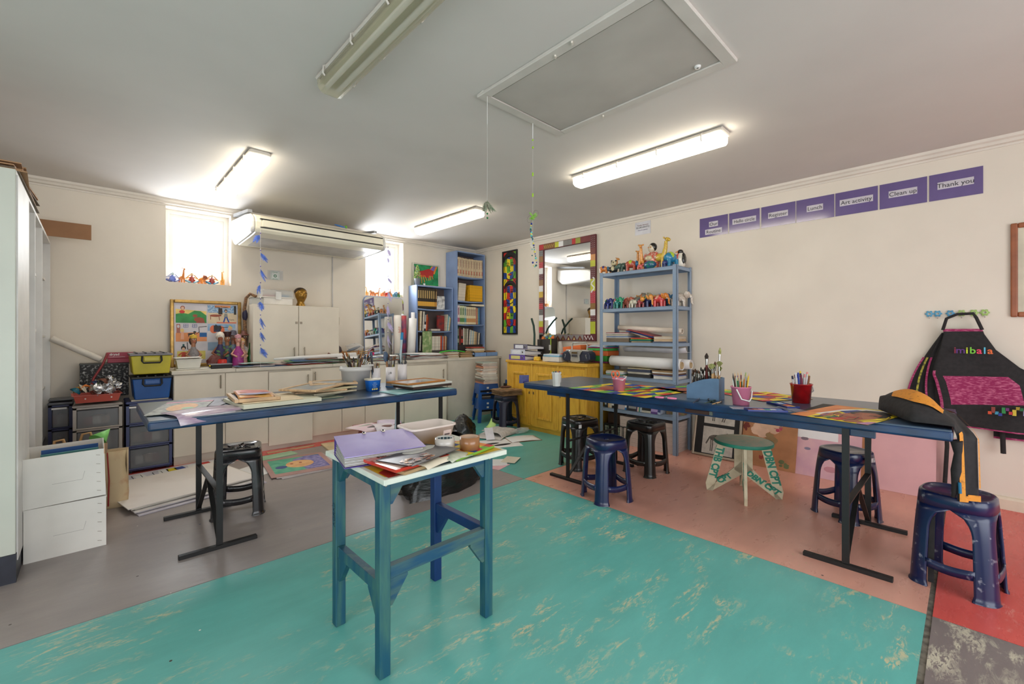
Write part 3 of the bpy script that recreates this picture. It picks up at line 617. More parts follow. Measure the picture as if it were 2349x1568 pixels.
for k, (nm, c_) in enumerate(cols):
    x = -.11+.023*k; y = 5.10+rnd.uniform(-.04, .1); z = .755+.006*(k % 4)+rnd.uniform(0, .05)*(k > 3)
    L_ = rnd.uniform(.06, .1); W_ = rnd.uniform(.025, .04); cv = rnd.uniform(.3, 1.2)
    g = G(); g.grid(lambda u, v: (L_*(u-.5), W_*(v-.5)*(1-.6*abs(2*u-1)), .03*math.cos(cv*3*(u-.5))+.008*math.sin(7*v+4*u)), 6, 3, M(c_, .6))
    S('card_scrap', g, '%s curled card scrap in the terracotta tray' % nm, 'scrap', (x, y, z), rot=(rnd.uniform(-.9, .9), rnd.uniform(-.9, .3), rnd.uniform(0, 3)), group='card scraps in the tray', solid=.0015)
# red twisted strip and roll tube on the wall side
S('red_strip', G().tube([(-.02, 5.2, .76), (.0, 5.22, .85), (.035, 5.22, .92), (.055, 5.22, .96), (.085, 5.22, 1.05), (.08, 5.22, 1.06)], .009, M((140, 50, 52), .5)), 'twisted dark red paper strip rising from the scrap tray', 'strip')
t = T('paper_roll', 'long pale cardboard tube leaning across the wall above the scrap tray', 'tube', (0, 0, 0)); P('tube', G().cyl((-.27, 5.64, 1.19), (.05, 5.60, .99), .028, M((224, 216, 204), .5), n=20), t)
P('end_cap', G().cyl((.05, 5.60, .99), (.052, 5.6, .989), .024, CREAM, n=20), t)
# brown paper bag, tote bag and cone in front of the drawers
t = T('paper_bag', 'brown paper carrier bag full of papers between bookcase and drawers', 'bag', (-.24, 4.25, 0), .05); BAG = M((196, 152, 102), .7, var=.1, scale=7)
g = G(); w_, d_, h_ = .30, .16, .45
g.add([(0, 0, 0), (w_, 0, 0), (w_, d_, 0), (0, d_, 0), (-.01, -.01, h_), (w_*.5, .012, h_-.012), (w_+.012, -.008, h_), (w_+.01, d_, h_), (-.01, d_, h_)],
      [(3, 2, 1, 0), (0, 1, 6, 5, 4), (1, 2, 7, 6), (2, 3, 8, 7), (3, 0, 4, 8)], BAG); P('body', g, t, solid=.002)
for y in (.0, d_): P('handle', G().tube([(.04 if y == 0 else .17, y, h_-.02), (.05 if y == 0 else .19, y-.01, h_+.06), (.09 if y == 0 else .23, y-.01, h_+.065), (.11 if y == 0 else .25, y, h_-.02)], .009, BAG, 6), t)
S('green_cone', G().lathe([(.055, 0), (.0005, .12)], M((140, 220, 120), .5), 20, X=Matrix.Translation((.02, 4.36, .46)) @ Euler((-.5, .9, .2)).to_matrix().to_4x4()), 'rolled light green paper cone sticking out of the brown paper bag', 'paper cone', solid=.001)
t = T('tote_bag', 'beige woven shopping bag with red seam beside the brown paper bag', 'bag', (.045, 4.2, 0), -.1)
g = G(); g.grid(lambda u, v: (.0+.13*u+.01*math.sin(6*v), -.015*math.sin(PI*u), .40*v), 4, 8, M((214, 190, 150), .7, c2=(190, 120, 90), scale=9, mix=.35)); g.grid(lambda u, v: (.0+.13*u, .14, .39*v), 2, 4, M((200, 176, 140), .7))
for s in (0, .13): g.grid(lambda u, v, s=s: (s, .14*u, .39*v), 2, 4, M((200, 176, 140), .7))
P('body', g, t, solid=.003, weld=True); P('seam', G().tube([(.03, -.014, .02), (.035, -.016, .2), (.025, -.014, .40)], .004, M((160, 40, 40), .6)), t, label='red seam')
# ================= FLOOR CLUTTER LEFT =================
def board(name, label, cat, cx, cy_, w, d, th, z, rz, m, group=None, art=None, **k):
    g = G(); g.bx(-w/2, w/2, -d/2, d/2, 0, th, m); o = S(name, g, label, cat, (cx, cy_, z), rot=(0, 0, rz), group=group, **k)
    if art:
        a = G(); art(a, w, d, th); P('print', a, o)
    return o
for k in range(6):
    board('foam_board', ['lowest', 'second lowest', 'third lowest', 'third highest', 'second highest', 'topmost'][k]+' large white art board in the pile on the floor by the left table', 'board', .50+(5-k)*.012, 4.405+(5-k)*rnd.uniform(-.02, .015), .83, .76, .006, .001+k*.0068, .20+rnd.uniform(-.03, .03)*(k < 5),
          M((236, 228, 222), .6, c2=(216, 204, 196), scale=2.2, mix=.34) if k == 5 else M((196+k*6, 190+k*6, 200), .6), 'large white boards on the floor')
def strip_art(a, w, d, th):
    z = th+.0004
    for i, (x, c_) in enumerate([(-.44, 'v'), (-.34, 'o'), (-.20, 'w'), (-.02, 'w'), (.05, 'y'), (.12, 'b'), (.22, 'w'), (.34, 'r'), (.42, 'w'), (.52, 'b')]):
        a.cb((x*.9, .02, z), (.07, .16, .0004), ART[c_], rz=.1*(i % 3-1))
    for x in (-.2, -.06): a.line([(x-.03, .07), (x+.03, .07), (x+.03, -.03), (x-.03, -.03)], .006, ART['k'], z+.0006, closed=True)
board('poster', 'white poster with small coloured pictures lying behind the white board pile', 'poster', .47, 4.93, .98, .28, .004, .001, .10, M((210, 206, 214), .6), art=strip_art)
def face_art(a, w, d, th):
    z = th+.0003
    a.poly([(-w*.42, -d*.36, z), (w*.42, -d*.36, z), (w*.42, d*.40, z), (-w*.42, d*.40, z)], M((70, 160, 130), .6, c2=(110, 185, 150), scale=14))
    a.poly([(w*.05, -d*.36, z+.0003), (w*.42, -d*.36, z+.0003), (w*.42, d*.38, z+.0003), (w*.2, d*.40, z+.0003), (-w*.05, d*.28, z+.0003), (-.0, 0, z+.0003)], M((92, 90, 158), .6, c2=(160, 150, 195), scale=25))
    a.poly([(w*.22*math.cos(t_)*1.0+w*.02, d*.2*math.sin(t_), z+.0006) for t_ in [i*PI/10 for i in range(20)]], M((222, 160, 105), .6, c2=(235, 190, 130), scale=10))
    for q in (-.1, .04): a.poly([(w*(.0+q)+.014*math.cos(t_), d*.05+.02*math.sin(t_), z+.0009) for t_ in [i*PI/5 for i in range(10)]], M((170, 80, 50), .6))
    a.poly([(-w*.28+.05*math.cos(t_), -d*.06+.05*math.sin(t_), z+.0007) for t_ in [i*PI/6 for i in range(12)]], M((60, 80, 140), .6))
for k in range(3): board('mounted_drawing', ['bottom', 'middle'][k] + ' mounted sheet under the crayon portrait on the floor' if k < 2 else 'crayon portrait on mauve mount, topmost of the sheets on the floor by the cabinets', 'drawing', 1.39+.02*(2-k), 4.35-.015*(2-k), .54, .62, .004, .001+.0045*k, -.12+.05*(2-k), M((186, 144, 136), .6) if k == 2 else M((200, 190, 190), .6), 'sheets in the drawing pile', face_art if k == 2 else None)
board('white_sheet', 'white sheet on the floor between the board pile and the crayon portrait', 'paper', 1.02, 4.42, .26, .34, .002, .001, .5, PAPER)
board('green_sheet', 'crumpled pale green sheet behind the crayon portrait', 'paper', 1.33, 4.83, .36, .16, .003, .001, .1, M((170, 205, 170), .6))
board('pale_board', 'pale wooden board on the floor beside the front table leg', 'board', 1.97, 4.78, .34, .36, .012, .001, -.12, M((226, 204, 164), .5, var=.08))
board('batten', 'thin light wooden batten lying along the cabinet plinth', 'batten', 1.52, 4.99, .46, .035, .008, .001, -.02, WOODL)
# red bench under the back counter with drawings on it
t = T('red_bench', 'low red wooden bench carrying pastel drawings by the white cabinets', 'bench', (2.11, 4.2, 0), -.12); RW = M((140, 42, 38), .45, var=.1)
P('top', G().bx(-.22, .22, -.13, .13, .275, .30, RW), t, bevel=.004)
for s in (-1, 1): P('leg', G().add([(s*.15, -.12, .275), (s*.15, .12, .275), (s*.20, .13, 0), (s*.20, -.13, 0), (s*.125, -.12, .275), (s*.125, .12, .275), (s*.175, .13, 0), (s*.175, -.13, 0)], [(0, 1, 2, 3), (7, 6, 5, 4), (0, 4, 5, 1), (1, 5, 6, 2), (2, 6, 7, 3), (3, 7, 4, 0)], RW), t)
def limp(label, cx, cy_, z, w, d, rz, m, droop=.05, cat='drawing', spots=(), name='drawing_sheet', group=None):
    g = G(); f = lambda u, v: (w*(u-.5), d*(v-.5), -droop*max(0, (.28-v)/.28)**2 - droop*.3*max(0, (u-.8)/.2)**2+.004*math.sin(5*u))
    g.grid(f, 10, 10, m); o = S(name, g, label, cat, (cx, cy_, z), rot=(0, 0, rz), group=group, solid=.0012)
    for (u, v, r1, r2, mm) in spots:
        a = G(); b = f(u, v); a.poly([(b[0]+r1*math.cos(t_)*(1+.15*math.sin(3*t_)), b[1]+r2*math.sin(t_), b[2]+.0025) for t_ in [i*PI/8 for i in range(16)]], mm); P('print', a, o)
    return o
PINKD = M((236, 218, 222), .6, c2=(226, 190, 200), scale=6)
limp('pink pastel drawing with dark oval on the red bench, left one', 2.0, 4.16, .306, .36, .28, .3, PINKD, .02, spots=[(.5, .3, .07, .03, M((90, 80, 80), .7)), (.5, .7, .08, .02, M((190, 200, 180), .7))])
limp('sketch with brown scribble hanging over the front of the red bench', 2.12, 4.03, .310, .24, .30, -.25, M((222, 214, 222), .6), .10, spots=[(.5, .45, .05, .05, M((120, 80, 75), .8))])
limp('lilac sketch sheet at the right end of the red bench', 2.24, 4.2, .308, .25, .26, -.5, M((214, 200, 222), .6), .06)
# things on the floor beyond the front table
def bag_mesh(w, d, h, seed, m, tp=.75):
    rr = random.Random(seed); g = G(); n = 28; rows = 12; vs = []
    for j in range(rows+1):
        v = j/rows; sc_ = (1.0 if v < .12 else 1-tp*((v-.12)/.88)**2.2)
        for i in range(n):
            a = 2*PI*i/n; k = 1+.08*math.sin(5*a+7*v+seed)+.06*math.sin(11*a-5*v)+rr.uniform(-.045, .045)
            q = se(a, 1, 3.2); vs.append((q*math.cos(a)*w/2*sc_*k, q*math.sin(a)*d/2*sc_*k, h*v*(1+.05*math.sin(3*a))))
    fs = [(j*n+i, j*n+(i+1) % n, (j+1)*n+(i+1) % n, (j+1)*n+i) for j in range(rows) for i in range(n)]+[tuple(rows*n+i for i in range(n))]
    g.add(vs, fs, m, True); return g
BAGB = M((14, 14, 14), .16, var=.2, scale=5, bump=1.0, stretch=(3, 3, 14), coat=.4)
t = T('rubbish_bag', 'large black plastic refuse sack on the grey floor behind the small table', 'bag', (2.03, 2.93, 0), .1); P('body', bag_mesh(.70, .34, .40, 3, BAGB, .42), t)
t = T('rubbish_bag', 'small black plastic sack standing by the newspapers on the teal floor', 'bag', (3.22, 4.22, 0), .3); P('body', bag_mesh(.30, .26, .25, 8, BAGB), t)
S('round_lid', G().lathe([(.0001, .03), (.2, .03), (.24, .02), (.245, .0), (.0001, 0)], M((214, 196, 164), .5, var=.1), 36), 'round beige lid lying on the floor behind the white tub', 'lid', (2.72, 4.30, .001))  # a loose round lid
S('white_lump', crumple(.09, PAPER, 14, .15, (1.6, .8, .35)), 'crumpled white paper beside the small black sack', 'paper', (3.02, 4.42, .03))
limp('folded newspaper bundle curling open on the teal floor near the yellow cupboard', 3.62, 3.98, .062, .40, .30, .25, M((206, 202, 198), .7, c2=(180, 176, 172), scale=30), .055, cat='newspaper', name='newspaper')
limp('newspaper sheet lying under the curled bundle', 3.50, 3.98, .012, .44, .34, .5, M((214, 210, 206), .7), .0, cat='newspaper', name='newspaper')
S('price_card', G().cb((0, 0, 0), (.10, .17, .002), M((220, 218, 224), .5)), 'small white card leaning on the newspapers by the black sack', 'card', (3.33, 3.86, .07), rot=(.7, 0, -.5))
S('green_sheet', G().grid(lambda u, v: (.10*u, .12*v, .10*u*u+.02*v), 5, 4, M((190, 225, 130), .5)), 'pale green edged sheet curling up beside the cardboard stool', 'paper', (3.66, 4.2, .012), solid=.001)
S('cling_wrap', crumple(.08, Msheer((220, 225, 225), .15, .3), 14, .25, (1.5, .8, .4)), 'crumpled clear plastic wrap at the end of the newspapers', 'plastic wrap', (3.83, 3.84, .035))
board('floor_drawing', 'white sheet with black leaf shapes lying flat on the teal floor', 'drawing', 3.27, 3.66, .50, .36, .002, .001, -.45, PAPER,
      art=lambda a, w, d, th: [a.poly([(x_+.11*math.cos(q)*1.0, y_+.035*math.sin(q)+.02*math.cos(q*1.0), th+.0005) for q in [i*PI/8 for i in range(16)]], ART['k']) for x_, y_ in ((-.08, .0), (.04, -.07))])
t = T('sketchbook', 'open sketchbook with blank pages on the teal floor', 'sketchbook', (3.63, 3.61, .001), -.40)
P('cover', G().bx(-.19, .19, -.13, .13, 0, .003, BROWN), t); P('pages', G().grid(lambda u, v: (-.18+.36*u, -.125+.25*v, .004+.008*abs(math.sin(PI*(u-.0)))), 12, 2, PAPER), t, solid=.002)
for k, (x, y, a, m, lb) in enumerate([(2.72, 3.03, .3, M((232, 180, 186), .5), 'pink card'), (2.80, 3.10, .9, PAPER, 'white sketch card'), (2.93, 3.08, .5, CREAM, 'cream sketch card')]):
    S('floor_card', G().bx(-.1, .1, -.07, .07, 0, .003, m), lb+' in the small pile on the teal floor right of the small table', 'card', (x, y, .001+k*.0035), rot=(0, 0, a), group='cards on the teal floor')
# ================= FIGURINES =================
def Xr(*a): return Euler(a).to_matrix().to_4x4()
def quad(label, loc, rz, s, body, head, kind='elephant', band=None, group=None):
    """small glazed animal standing on four legs; faces local -y"""
    t = T('animal_figurine', label, 'figurine', loc, rz, group=group); B = M(body, .18, var=.12, scale=60, coat=.5); Hd = M(head, .18, var=.1, scale=60, coat=.5)
    g = G(); g.ball((0, .1*s, .62*s), (.34*s, .5*s, .34*s), B, 12)
    for x in (-.2, .2):
        for y in (-.22, .38): g.cyl((x*s, y*s, .5*s), (x*s*1.05, y*s, 0), .13*s, B, .12*s, 8)
    P('body', g, t)
    if band: P('blanket', G().ball((0, .12*s, .68*s), (.352*s, .26*s, .32*s), M(band, .2, coat=.5), 12), t, label='painted band')
    hz = {'elephant': .82, 'hippo': .6, 'rhino': .62, 'lion': .9, 'cow': .85}[kind]
    P('head', G().ball((0, -.45*s, hz*s), (.25*s, .25*s, .26*s), Hd, 10), t)
    if kind == 'elephant':
        P('trunk', G().loft([(Vector((0, -.62*s, .8*s)), .12*s), (Vector((0, -.76*s, .55*s)), .09*s), (Vector((0, -.76*s, .25*s)), .07*s), (Vector((0, -.84*s, .15*s)), .05*s)], Hd, 8), t)
        for q in (-1, 1): P('ear', G().ball((q*.3*s, -.38*s, .82*s), (.06*s, .17*s, .24*s), Hd, 8, (0, q*.4, 0)), t); P('tusk', G().cyl((q*.12*s, -.62*s, .65*s), (q*.15*s, -.85*s, .58*s), .04*s, WHITE, .01*s, 6), t)
    elif kind == 'rhino': P('horn', G().cyl((0, -.66*s, .62*s), (0, -.78*s, .9*s), .06*s, Hd, .01*s, 6), t); P('snout', G().ball((0, -.66*s, .52*s), (.16*s, .2*s, .15*s), Hd, 8), t)
    elif kind == 'hippo': P('snout', G().ball((0, -.68*s, .5*s), (.22*s, .22*s, .18*s), Hd, 10), t)
    elif kind == 'lion': P('mane', G().ball((0, -.36*s, .88*s), (.3*s, .14*s, .32*s), M((180, 100, 40), .4), 10), t)
    if kind != 'elephant':
        for q in (-1, 1): P('ear', G().ball((q*.17*s, -.4*s, (hz+.23)*s), .07*s, Hd, 6), t)
    return t
def giraffe(label, loc, rz, s, c=(222, 170, 70), group=None):
    t = T('giraffe_figurine', label, 'figurine', loc, rz, group=group); m = M(c, .2, c2=(190, 110, 50), scale=70, mix=.4, coat=.5)
    g = G(); g.ball((0, .1*s, .42*s), (.15*s, .3*s, .16*s), m, 10)
    for x in (-.08, .08):
        for y in (-.1, .28): g.cyl((x*s, y*s, .4*s), (x*s, y*s, 0), .055*s, m, .045*s, 6)
    P('body', g, t); P('neck', G().loft([(Vector((0, -.1*s, .45*s)), .10*s), (Vector((0, -.2*s, .75*s)), .075*s), (Vector((0, -.22*s, 1.0*s)), .06*s)], m, 8), t)
    P('head', G().ball((0, -.3*s, 1.05*s), (.075*s, .16*s, .075*s), m, 8, (.4, 0, 0)), t)
    for q in (-1, 1): P('ear', G().ball((q*.09*s, -.2*s, 1.12*s), (.05*s, .02*s, .04*s), m, 6), t)
    return t
def sitter(label, loc, rz, s, trunk, arm, leg, head, group=None):
    t = T('seated_figurine', label, 'figurine', loc, rz, group=group); mk = lambda c: M(c, .25, var=.12, scale=50, coat=.4)
    g = G(); g.loft([(Vector((0, 0, .05*s)), .26*s), (Vector((0, 0, .3*s)), .25*s), (Vector((0, 0, .55*s)), .16*s), (Vector((0, 0, .62*s)), .08*s)], mk(trunk), 10); P('body', g, t)
    P('head', G().ball((0, -.02*s, .78*s), (.15*s, .15*s, .17*s), mk(head), 10), t)
    for q in (-1, 1):
        P('arm', G().loft([(Vector((q*.15*s, 0, .55*s)), .07*s), (Vector((q*.42*s, -.05*s, .42*s)), .06*s), (Vector((q*.14*s, -.12*s, .74*s)), .05*s)], mk(arm), 8), t)
        P('leg', G().loft([(Vector((q*.12*s, -.05*s, .1*s)), .11*s), (Vector((q*.42*s, -.1*s, .22*s)), .09*s), (Vector((q*.1*s, -.3*s, .06*s)), .07*s)], mk(leg), 8), t)
    return t
sz = 1.774; gy = 5.80; gs = 'ceramic figurines on the left window sill'
sitter('ceramic figure in blue and white robes, leftmost on the left window sill', (.60, gy, sz), 0, .12, (90, 110, 190), (200, 205, 225), (70, 80, 140), (190, 210, 215), gs)
giraffe('orange giraffe figurine, second from the left on the left window sill', (.683, gy, sz), .3, .14, (214, 130, 50), gs)
sitter('seated monkey figurine with orange arms up, third from the left on the left window sill', (.765, gy, sz), 0, .125, (165, 60, 50), (225, 160, 80), (110, 160, 180), (230, 205, 170), gs)
quad('small orange zebra-headed animal figurine, fourth on the left window sill', (.86, gy, sz), .6, .085, (224, 140, 60), (150, 80, 50), 'lion', group=gs)
sitter('seated monkey figurine with blue legs stretched, fifth from the left on the left window sill', (.945, gy, sz), 0, .125, (150, 50, 50), (230, 150, 70), (70, 150, 190), (240, 225, 200), gs)
giraffe('slim yellow giraffe figurine, rightmost on the left window sill', (1.045, gy, sz), -.3, .135, (230, 165, 60), gs)
sz = 1.762; gs = 'ceramic figurines on the right window sill'
for k, (x, kd, lb, c_) in enumerate([(2.74, 'g', 'yellow giraffe figurine, leftmost', (224, 170, 80)), (2.82, 'q', 'small orange cow figurine, second', (214, 130, 70)), (2.90, 'g', 'brown giraffe figurine, third', (190, 130, 80)), (2.985, 'q', 'blue and orange animal figurine, fourth', (220, 120, 60)),
                                     (3.05, 'q', 'red spotted animal figurine, fifth', (190, 60, 60)), (3.105, 'g', 'orange giraffe figurine, sixth', (220, 140, 70)), (3.17, 'q', 'turquoise elephant figurine, seventh', (70, 140, 160)), (3.225, 'q', 'green animal figurine, rightmost', (90, 150, 90))]):
    if kd == 'g': giraffe(lb+' on the right window sill', (x, gy-.02, sz), rnd.uniform(-.8, .8), .105, c_, gs)
    else: quad(lb+' on the right window sill', (x, gy-.02, sz), rnd.uniform(-1.2, .6), .075, c_, (200, 150, 110) if k != 6 else (60, 120, 160), 'elephant' if k == 6 else 'cow', group=gs)
# ================= FRAMED CHILDREN'S PICTURE + DOLLS =================
def frame(t, w, h, fw, fd, m, name='frame'):
    """picture frame in the local xz plane, front at -y"""
    for s in (-1, 1):
        P(name+'_side', G().bx(s*w/2-(fw if s > 0 else 0), s*w/2+(fw if s < 0 else 0), -fd, 0, 0, h, m), t, bevel=fw*.22, seg=2)
    P(name+'_side', G().bx(-w/2+fw, w/2-fw, -fd, 0, h-fw, h, m), t, bevel=fw*.22, seg=2); P(name+'_side', G().bx(-w/2+fw, w/2-fw, -fd, 0, 0, fw, m), t, bevel=fw*.22, seg=2)
t = T('framed_picture', 'gold-framed sheet of six children\'s drawings leaning on the wall under the left window', 'picture', (.882, 5.655, .887), rx=-.035)
PW, PH = .635, .70; frame(t, PW, PH, .033, .025, GOLD); P('backing', G().bx(-PW/2+.02, PW/2-.02, -.006, 0, .02, PH-.02, M((208, 202, 206), .5, var=.02)), t)
def pc(name, x0, x1, z0, z1, fn):       # child drawing panel
    a = G(); X = XF((x0, -.0075, z0), (1, 0, 0), (0, 0, 1)); w, h = x1-x0, z1-z0
    pl = lambda pts, m, d=0: a.poly([(p[0]*w, p[1]*h, d*.0004) for p in pts], m, X=X)
    el = lambda cx, cz, rx, rz_, m, d=1: a.poly([(w*(cx+rx*math.cos(q)), h*(cz+rz_*math.sin(q)), d*.0004) for q in [i*PI/7 for i in range(14)]], m, X=X)
    ln = lambda pts, wd, m, d=3: a.line([(p[0]*w, p[1]*h) for p in pts], wd, m, d*.0004, X=X)
    fn(pl, el, ln); P('drawing', a, t)['kind'] = 'stuff'
Wt = M((214, 208, 212), .6); SKIN = ART['s']; K_ = ART['k']; BRN = M((160, 84, 62), .6)
def d1(pl, el, ln):
    pl([(0, 0), (1, 0), (1, 1), (0, 1)], Wt); pl([(0, .45), (1, .4), (1, .7), (0, .8)], ART['l'], 1); pl([(0, 0), (1, 0), (1, .45), (.8, .7), (.6, .72), (.4, .52), (.2, .58), (0, .5)], M((62, 150, 80), .6, var=.2), 2)
    el(.22, .87, .075, .12, BRN, 2); el(.22, .85, .05, .09, SKIN, 3); el(.2, .64, .09, .1, ART['r'], 3); el(.75, .2, .17, .14, BRN, 3); el(.62, .42, .08, .09, BRN, 3); pl([(.65, .0), (.95, 0), (.9, .25), (.7, .3)], BRN, 4)
def d2(pl, el, ln):
    pl([(0, 0), (1, 0), (1, 1), (0, 1)], M((226, 205, 172), .6)); pl([(0, .58), (1, .58), (1, 1), (0, 1)], M((88, 140, 190), .6, c2=(190, 210, 225), scale=90), 1); pl([(.36, .5), (.5, .5), (.5, .85), (.36, .85)], M((60, 48, 44), .6), 2)
    pl([(.9, .5), (.98, .5), (.98, 1), (.9, 1)], M((50, 44, 42), .6), 2); pl([(.24, .88), (.78, .88), (.78, 1), (.24, 1)], M((228, 150, 100), .6), 3); el(.25, .42, .18, .07, BRN, 3); el(.42, .44, .05, .05, BRN, 4); ln([(.1, .4), (.1, .2)], .006, BRN); ln([(.38, .38), (.4, .16)], .006, BRN)
    el(.62, .7, .05, .1, K_, 3); el(.62, .68, .03, .06, SKIN, 4); pl([(.55, .35), (.68, .35), (.67, .55), (.57, .55)], M((150, 150, 145), .6), 4); ln([(.6, .36), (.54, .06)], .013, ART['b'], 4); ln([(.64, .36), (.72, .06)], .013, ART['b'], 5); pl([(.3, -.0), (.98, 0), (.98, .07), (.3, .07)], M((226, 120, 90), .6), 2)
def d3(pl, el, ln):
    pl([(0, 0), (1, 0), (1, 1), (0, 1)], Wt); pl([(0, 0), (1, .0), (1, .3), (.7, .52), (0, .48)], M((232, 150, 96), .6), 1); pl([(.02, .48), (.14, .48), (.14, .98), (.02, .98)], M((176, 110, 92), .6), 2); el(.08, .85, .04, .09, Wt, 3)
    for x in (.32, .6): ln([(x-.07, .8), (x+.07, .8), (x+.07, .98), (x-.07, .98), (x-.07, .8)], .004, ART['b']); ln([(x, .8), (x, .98)], .003, ART['b']); ln([(x-.07, .89), (x+.07, .89)], .003, ART['b'])
    el(.2, .62, .06, .11, M((235, 205, 130), .6), 3); pl([(.15, .12), (.26, .12), (.25, .55), (.17, .55)], M((240, 180, 150), .6), 4); el(.5, .42, .13, .06, K_, 3); el(.6, .53, .05, .06, K_, 4); ln([(.42, .4), (.4, .28)], .008, K_); ln([(.58, .4), (.61, .27)], .008, K_); ln([(.65, .42), (.75, .55)], .005, K_)
    pl([(.76, .25), (1, .25), (1, .5), (.76, .5)], M((28, 96, 160), .6), 2); ln([(.75, .5), (.74, .82), (1, .86)], .007, K_)
def d4(pl, el, ln):
    pl([(0, 0), (1, 0), (1, 1), (0, 1)], Wt); pl([(0, .6), (.95, .6), (.95, 1), (0, 1)], M((120, 165, 205), .6, c2=(180, 200, 220), scale=12), 1); el(.2, .7, .13, .24, M((226, 118, 78), .6), 2); el(.45, .66, .12, .24, M((226, 118, 78), .6), 2); pl([(.2, .55), (.44, .55), (.44, .92), (.2, .92)], M((40, 50, 80), .6), 3)
    el(.28, .8, .07, .16, K_, 4); el(.41, .78, .06, .13, K_, 4); pl([(.24, .9), (.27, 1), (.29, .9)], K_, 5); ln([(.48, .8), (.68, .82)], .006, K_); el(.76, .74, .08, .12, SKIN, 4); pl([(.7, .9), (.75, .92), (.86, .78), (.8, .8)], ART['y'], 5)
def d5(pl, el, ln):
    pl([(0, 0), (1, 0), (1, 1), (0, 1)], Wt); pl([(.04, .0), (.95, .0), (.95, .5), (.04, .5)], M((222, 206, 110), .6), 1); el(.24, .68, .08, .13, K_, 2); el(.24, .62, .05, .09, SKIN, 3); el(.24, .85, .035, .06, M((20, 90, 90), .6), 3); pl([(.15, .05), (.33, .05), (.28, .45), (.2, .45)], M((206, 84, 66), .6), 3)
    ln([(.2, .42), (.08, .25)], .012, M((206, 84, 66), .6), 4); ln([(.28, .42), (.4, .25)], .012, M((206, 84, 66), .6), 4); ln([(.36, 1), (.37, .6), (.52, .6), (.53, 1)], .007, K_); ln([(.36, .08), (.6, .1)], .012, ART['b'])
def d6(pl, el, ln): pl([(0, 0), (1, 0), (1, 1), (0, 1)], Wt); pl([(.0, .5), (.95, .5), (.95, 1), (0, 1)], M((140, 165, 190), .6), 1)
xa, xm, xb = -.27, .0, .275
pc('a', xa, xm-.006, .46, .64, d1); pc('b', xm+.004, xb, .46, .655, d2); pc('c', xa, xm-.004, .265, .45, d3); pc('d', xm+.004, xb, .265, .45, d4); pc('e', xa, xm-.004, .075, .255, d5); pc('f', xm+.004, xb, .075, .255, d6)
text(t, 'Dog Tolate', .026, K_, XF((.13, -.0098, .635), (1, 0, 0), (0, 0, 1))); text(t, 'Carla', .022, M((90, 80, 74), .7), XF((.225, -.0098, .50), (1, 0, 0), (0, 0, 1)))
def doll(label, x, y, s, dress, skin, hat, hatc, hair=None, k=0):
    t = T('bottle_doll', label, 'doll', (x, y, .886), rnd.uniform(-.3, .3), group='papier-mache bottle dolls by the gold frame'); mk = lambda c: M(c, .5, c2=tuple(int(v*.7) for v in c), scale=45, mix=.38)
    P('dress', G().lathe([(.001, 0), (.052*s, 0), (.055*s, .02), (.05*s, .11*s), (.048*s, .15*s), (.025*s, .19*s), (.018*s, .21*s)], mk(dress), 14), t)
    P('neck', G().cyl((0, 0, .19*s), (0, 0, .26*s), .018*s, mk(skin), n=10), t); P('head', G().ball((0, 0, .275*s), (.026*s, .026*s, .040*s), mk(skin), 10), t)
    for q in (-1, 1): P('arm', G().tube([(q*.025*s, 0, .18*s), (q*.062*s, -.01, .13*s), (q*.02*s, -.052*s, .10*s)], .011*s, mk(skin), 6), t); P('eye', G().ball((q*.010*s, -.025*s, .285*s), .005*s, WHITE, 6), t)
    P('mouth', G().cb((0, -.026*s, .262*s), (.014*s, .003, .004), ART['r']), t)
    if hat == 'brim': P('hat', G().lathe([(.062*s, .30*s), (.06*s, .305*s), (.028*s, .315*s), (.024*s, .345*s), (.001, .352*s)], mk(hatc), 14), t)
    elif hat == 'fez': P('hat', G().lathe([(.026*s, .30*s), (.036*s, .345*s), (.036*s, .352*s), (.001, .353*s)], mk(hatc), 12), t)
    elif hat == 'cap': P('hat', G().lathe([(.030*s, .295*s), (.032*s, .32*s), (.001, .338*s)], mk(hatc), 12), t)
    else: P('headscarf', G().ball((0, .008, .285*s), (.036*s, .033*s, .046*s), mk(hatc), 10), t)
    if hair: P('hair', G().ball((.0, .014, .27*s), (.034*s, .02, .05*s), mk(hair), 8), t)
    return t
doll('grey-robed bottle doll with yellow crown, left of the group, behind the white tub', .728, 5.42, 1.02, (132, 126, 128), (176, 120, 90), 'cap', (220, 180, 60), (50, 40, 40))
doll('bottle doll in white headscarf and navy dress, open mouthed', .965, 5.46, 1.12, (48, 44, 92), (150, 92, 64), 'scarf', (232, 222, 210))
doll('bottle doll with red-topped black fez behind the leafy plant', 1.035, 5.50, 1.05, (70, 84, 110), (170, 120, 84), 'fez', (60, 24, 24))
doll('bottle doll with grey brimmed hat at the back of the group', 1.105, 5.57, 1.10, (120, 140, 170), (176, 130, 110), 'brim', (96, 92, 108))
doll('pink-haired bottle doll in magenta speckled dress', 1.115, 5.40, 1.02, (168, 60, 140), (226, 170, 150), 'cap', (210, 150, 160), (150, 80, 50))
doll('bottle doll in pink floral dress with blonde hair beside the magenta one', 1.165, 5.45, .92, (222, 170, 160), (226, 180, 150), 'scarf', (214, 170, 110))
doll('bottle doll wearing wide brown hat next to the green bottle', 1.20, 5.53, 1.1, (200, 190, 190), (130, 90, 70), 'brim', (112, 64, 52))
t = T('green_bottle', 'tall dark green glass bottle beside the hanging blue feathers', 'bottle', (1.238, 5.44, .886))
P('glass', G().lathe([(.001, 0), (.026, 0), (.028, .01), (.028, .13), (.012, .19), (.011, .235), (.013, .24), (.010, .245)], M((10, 100, 20), .08, var=0, trans=.4), 16), t)
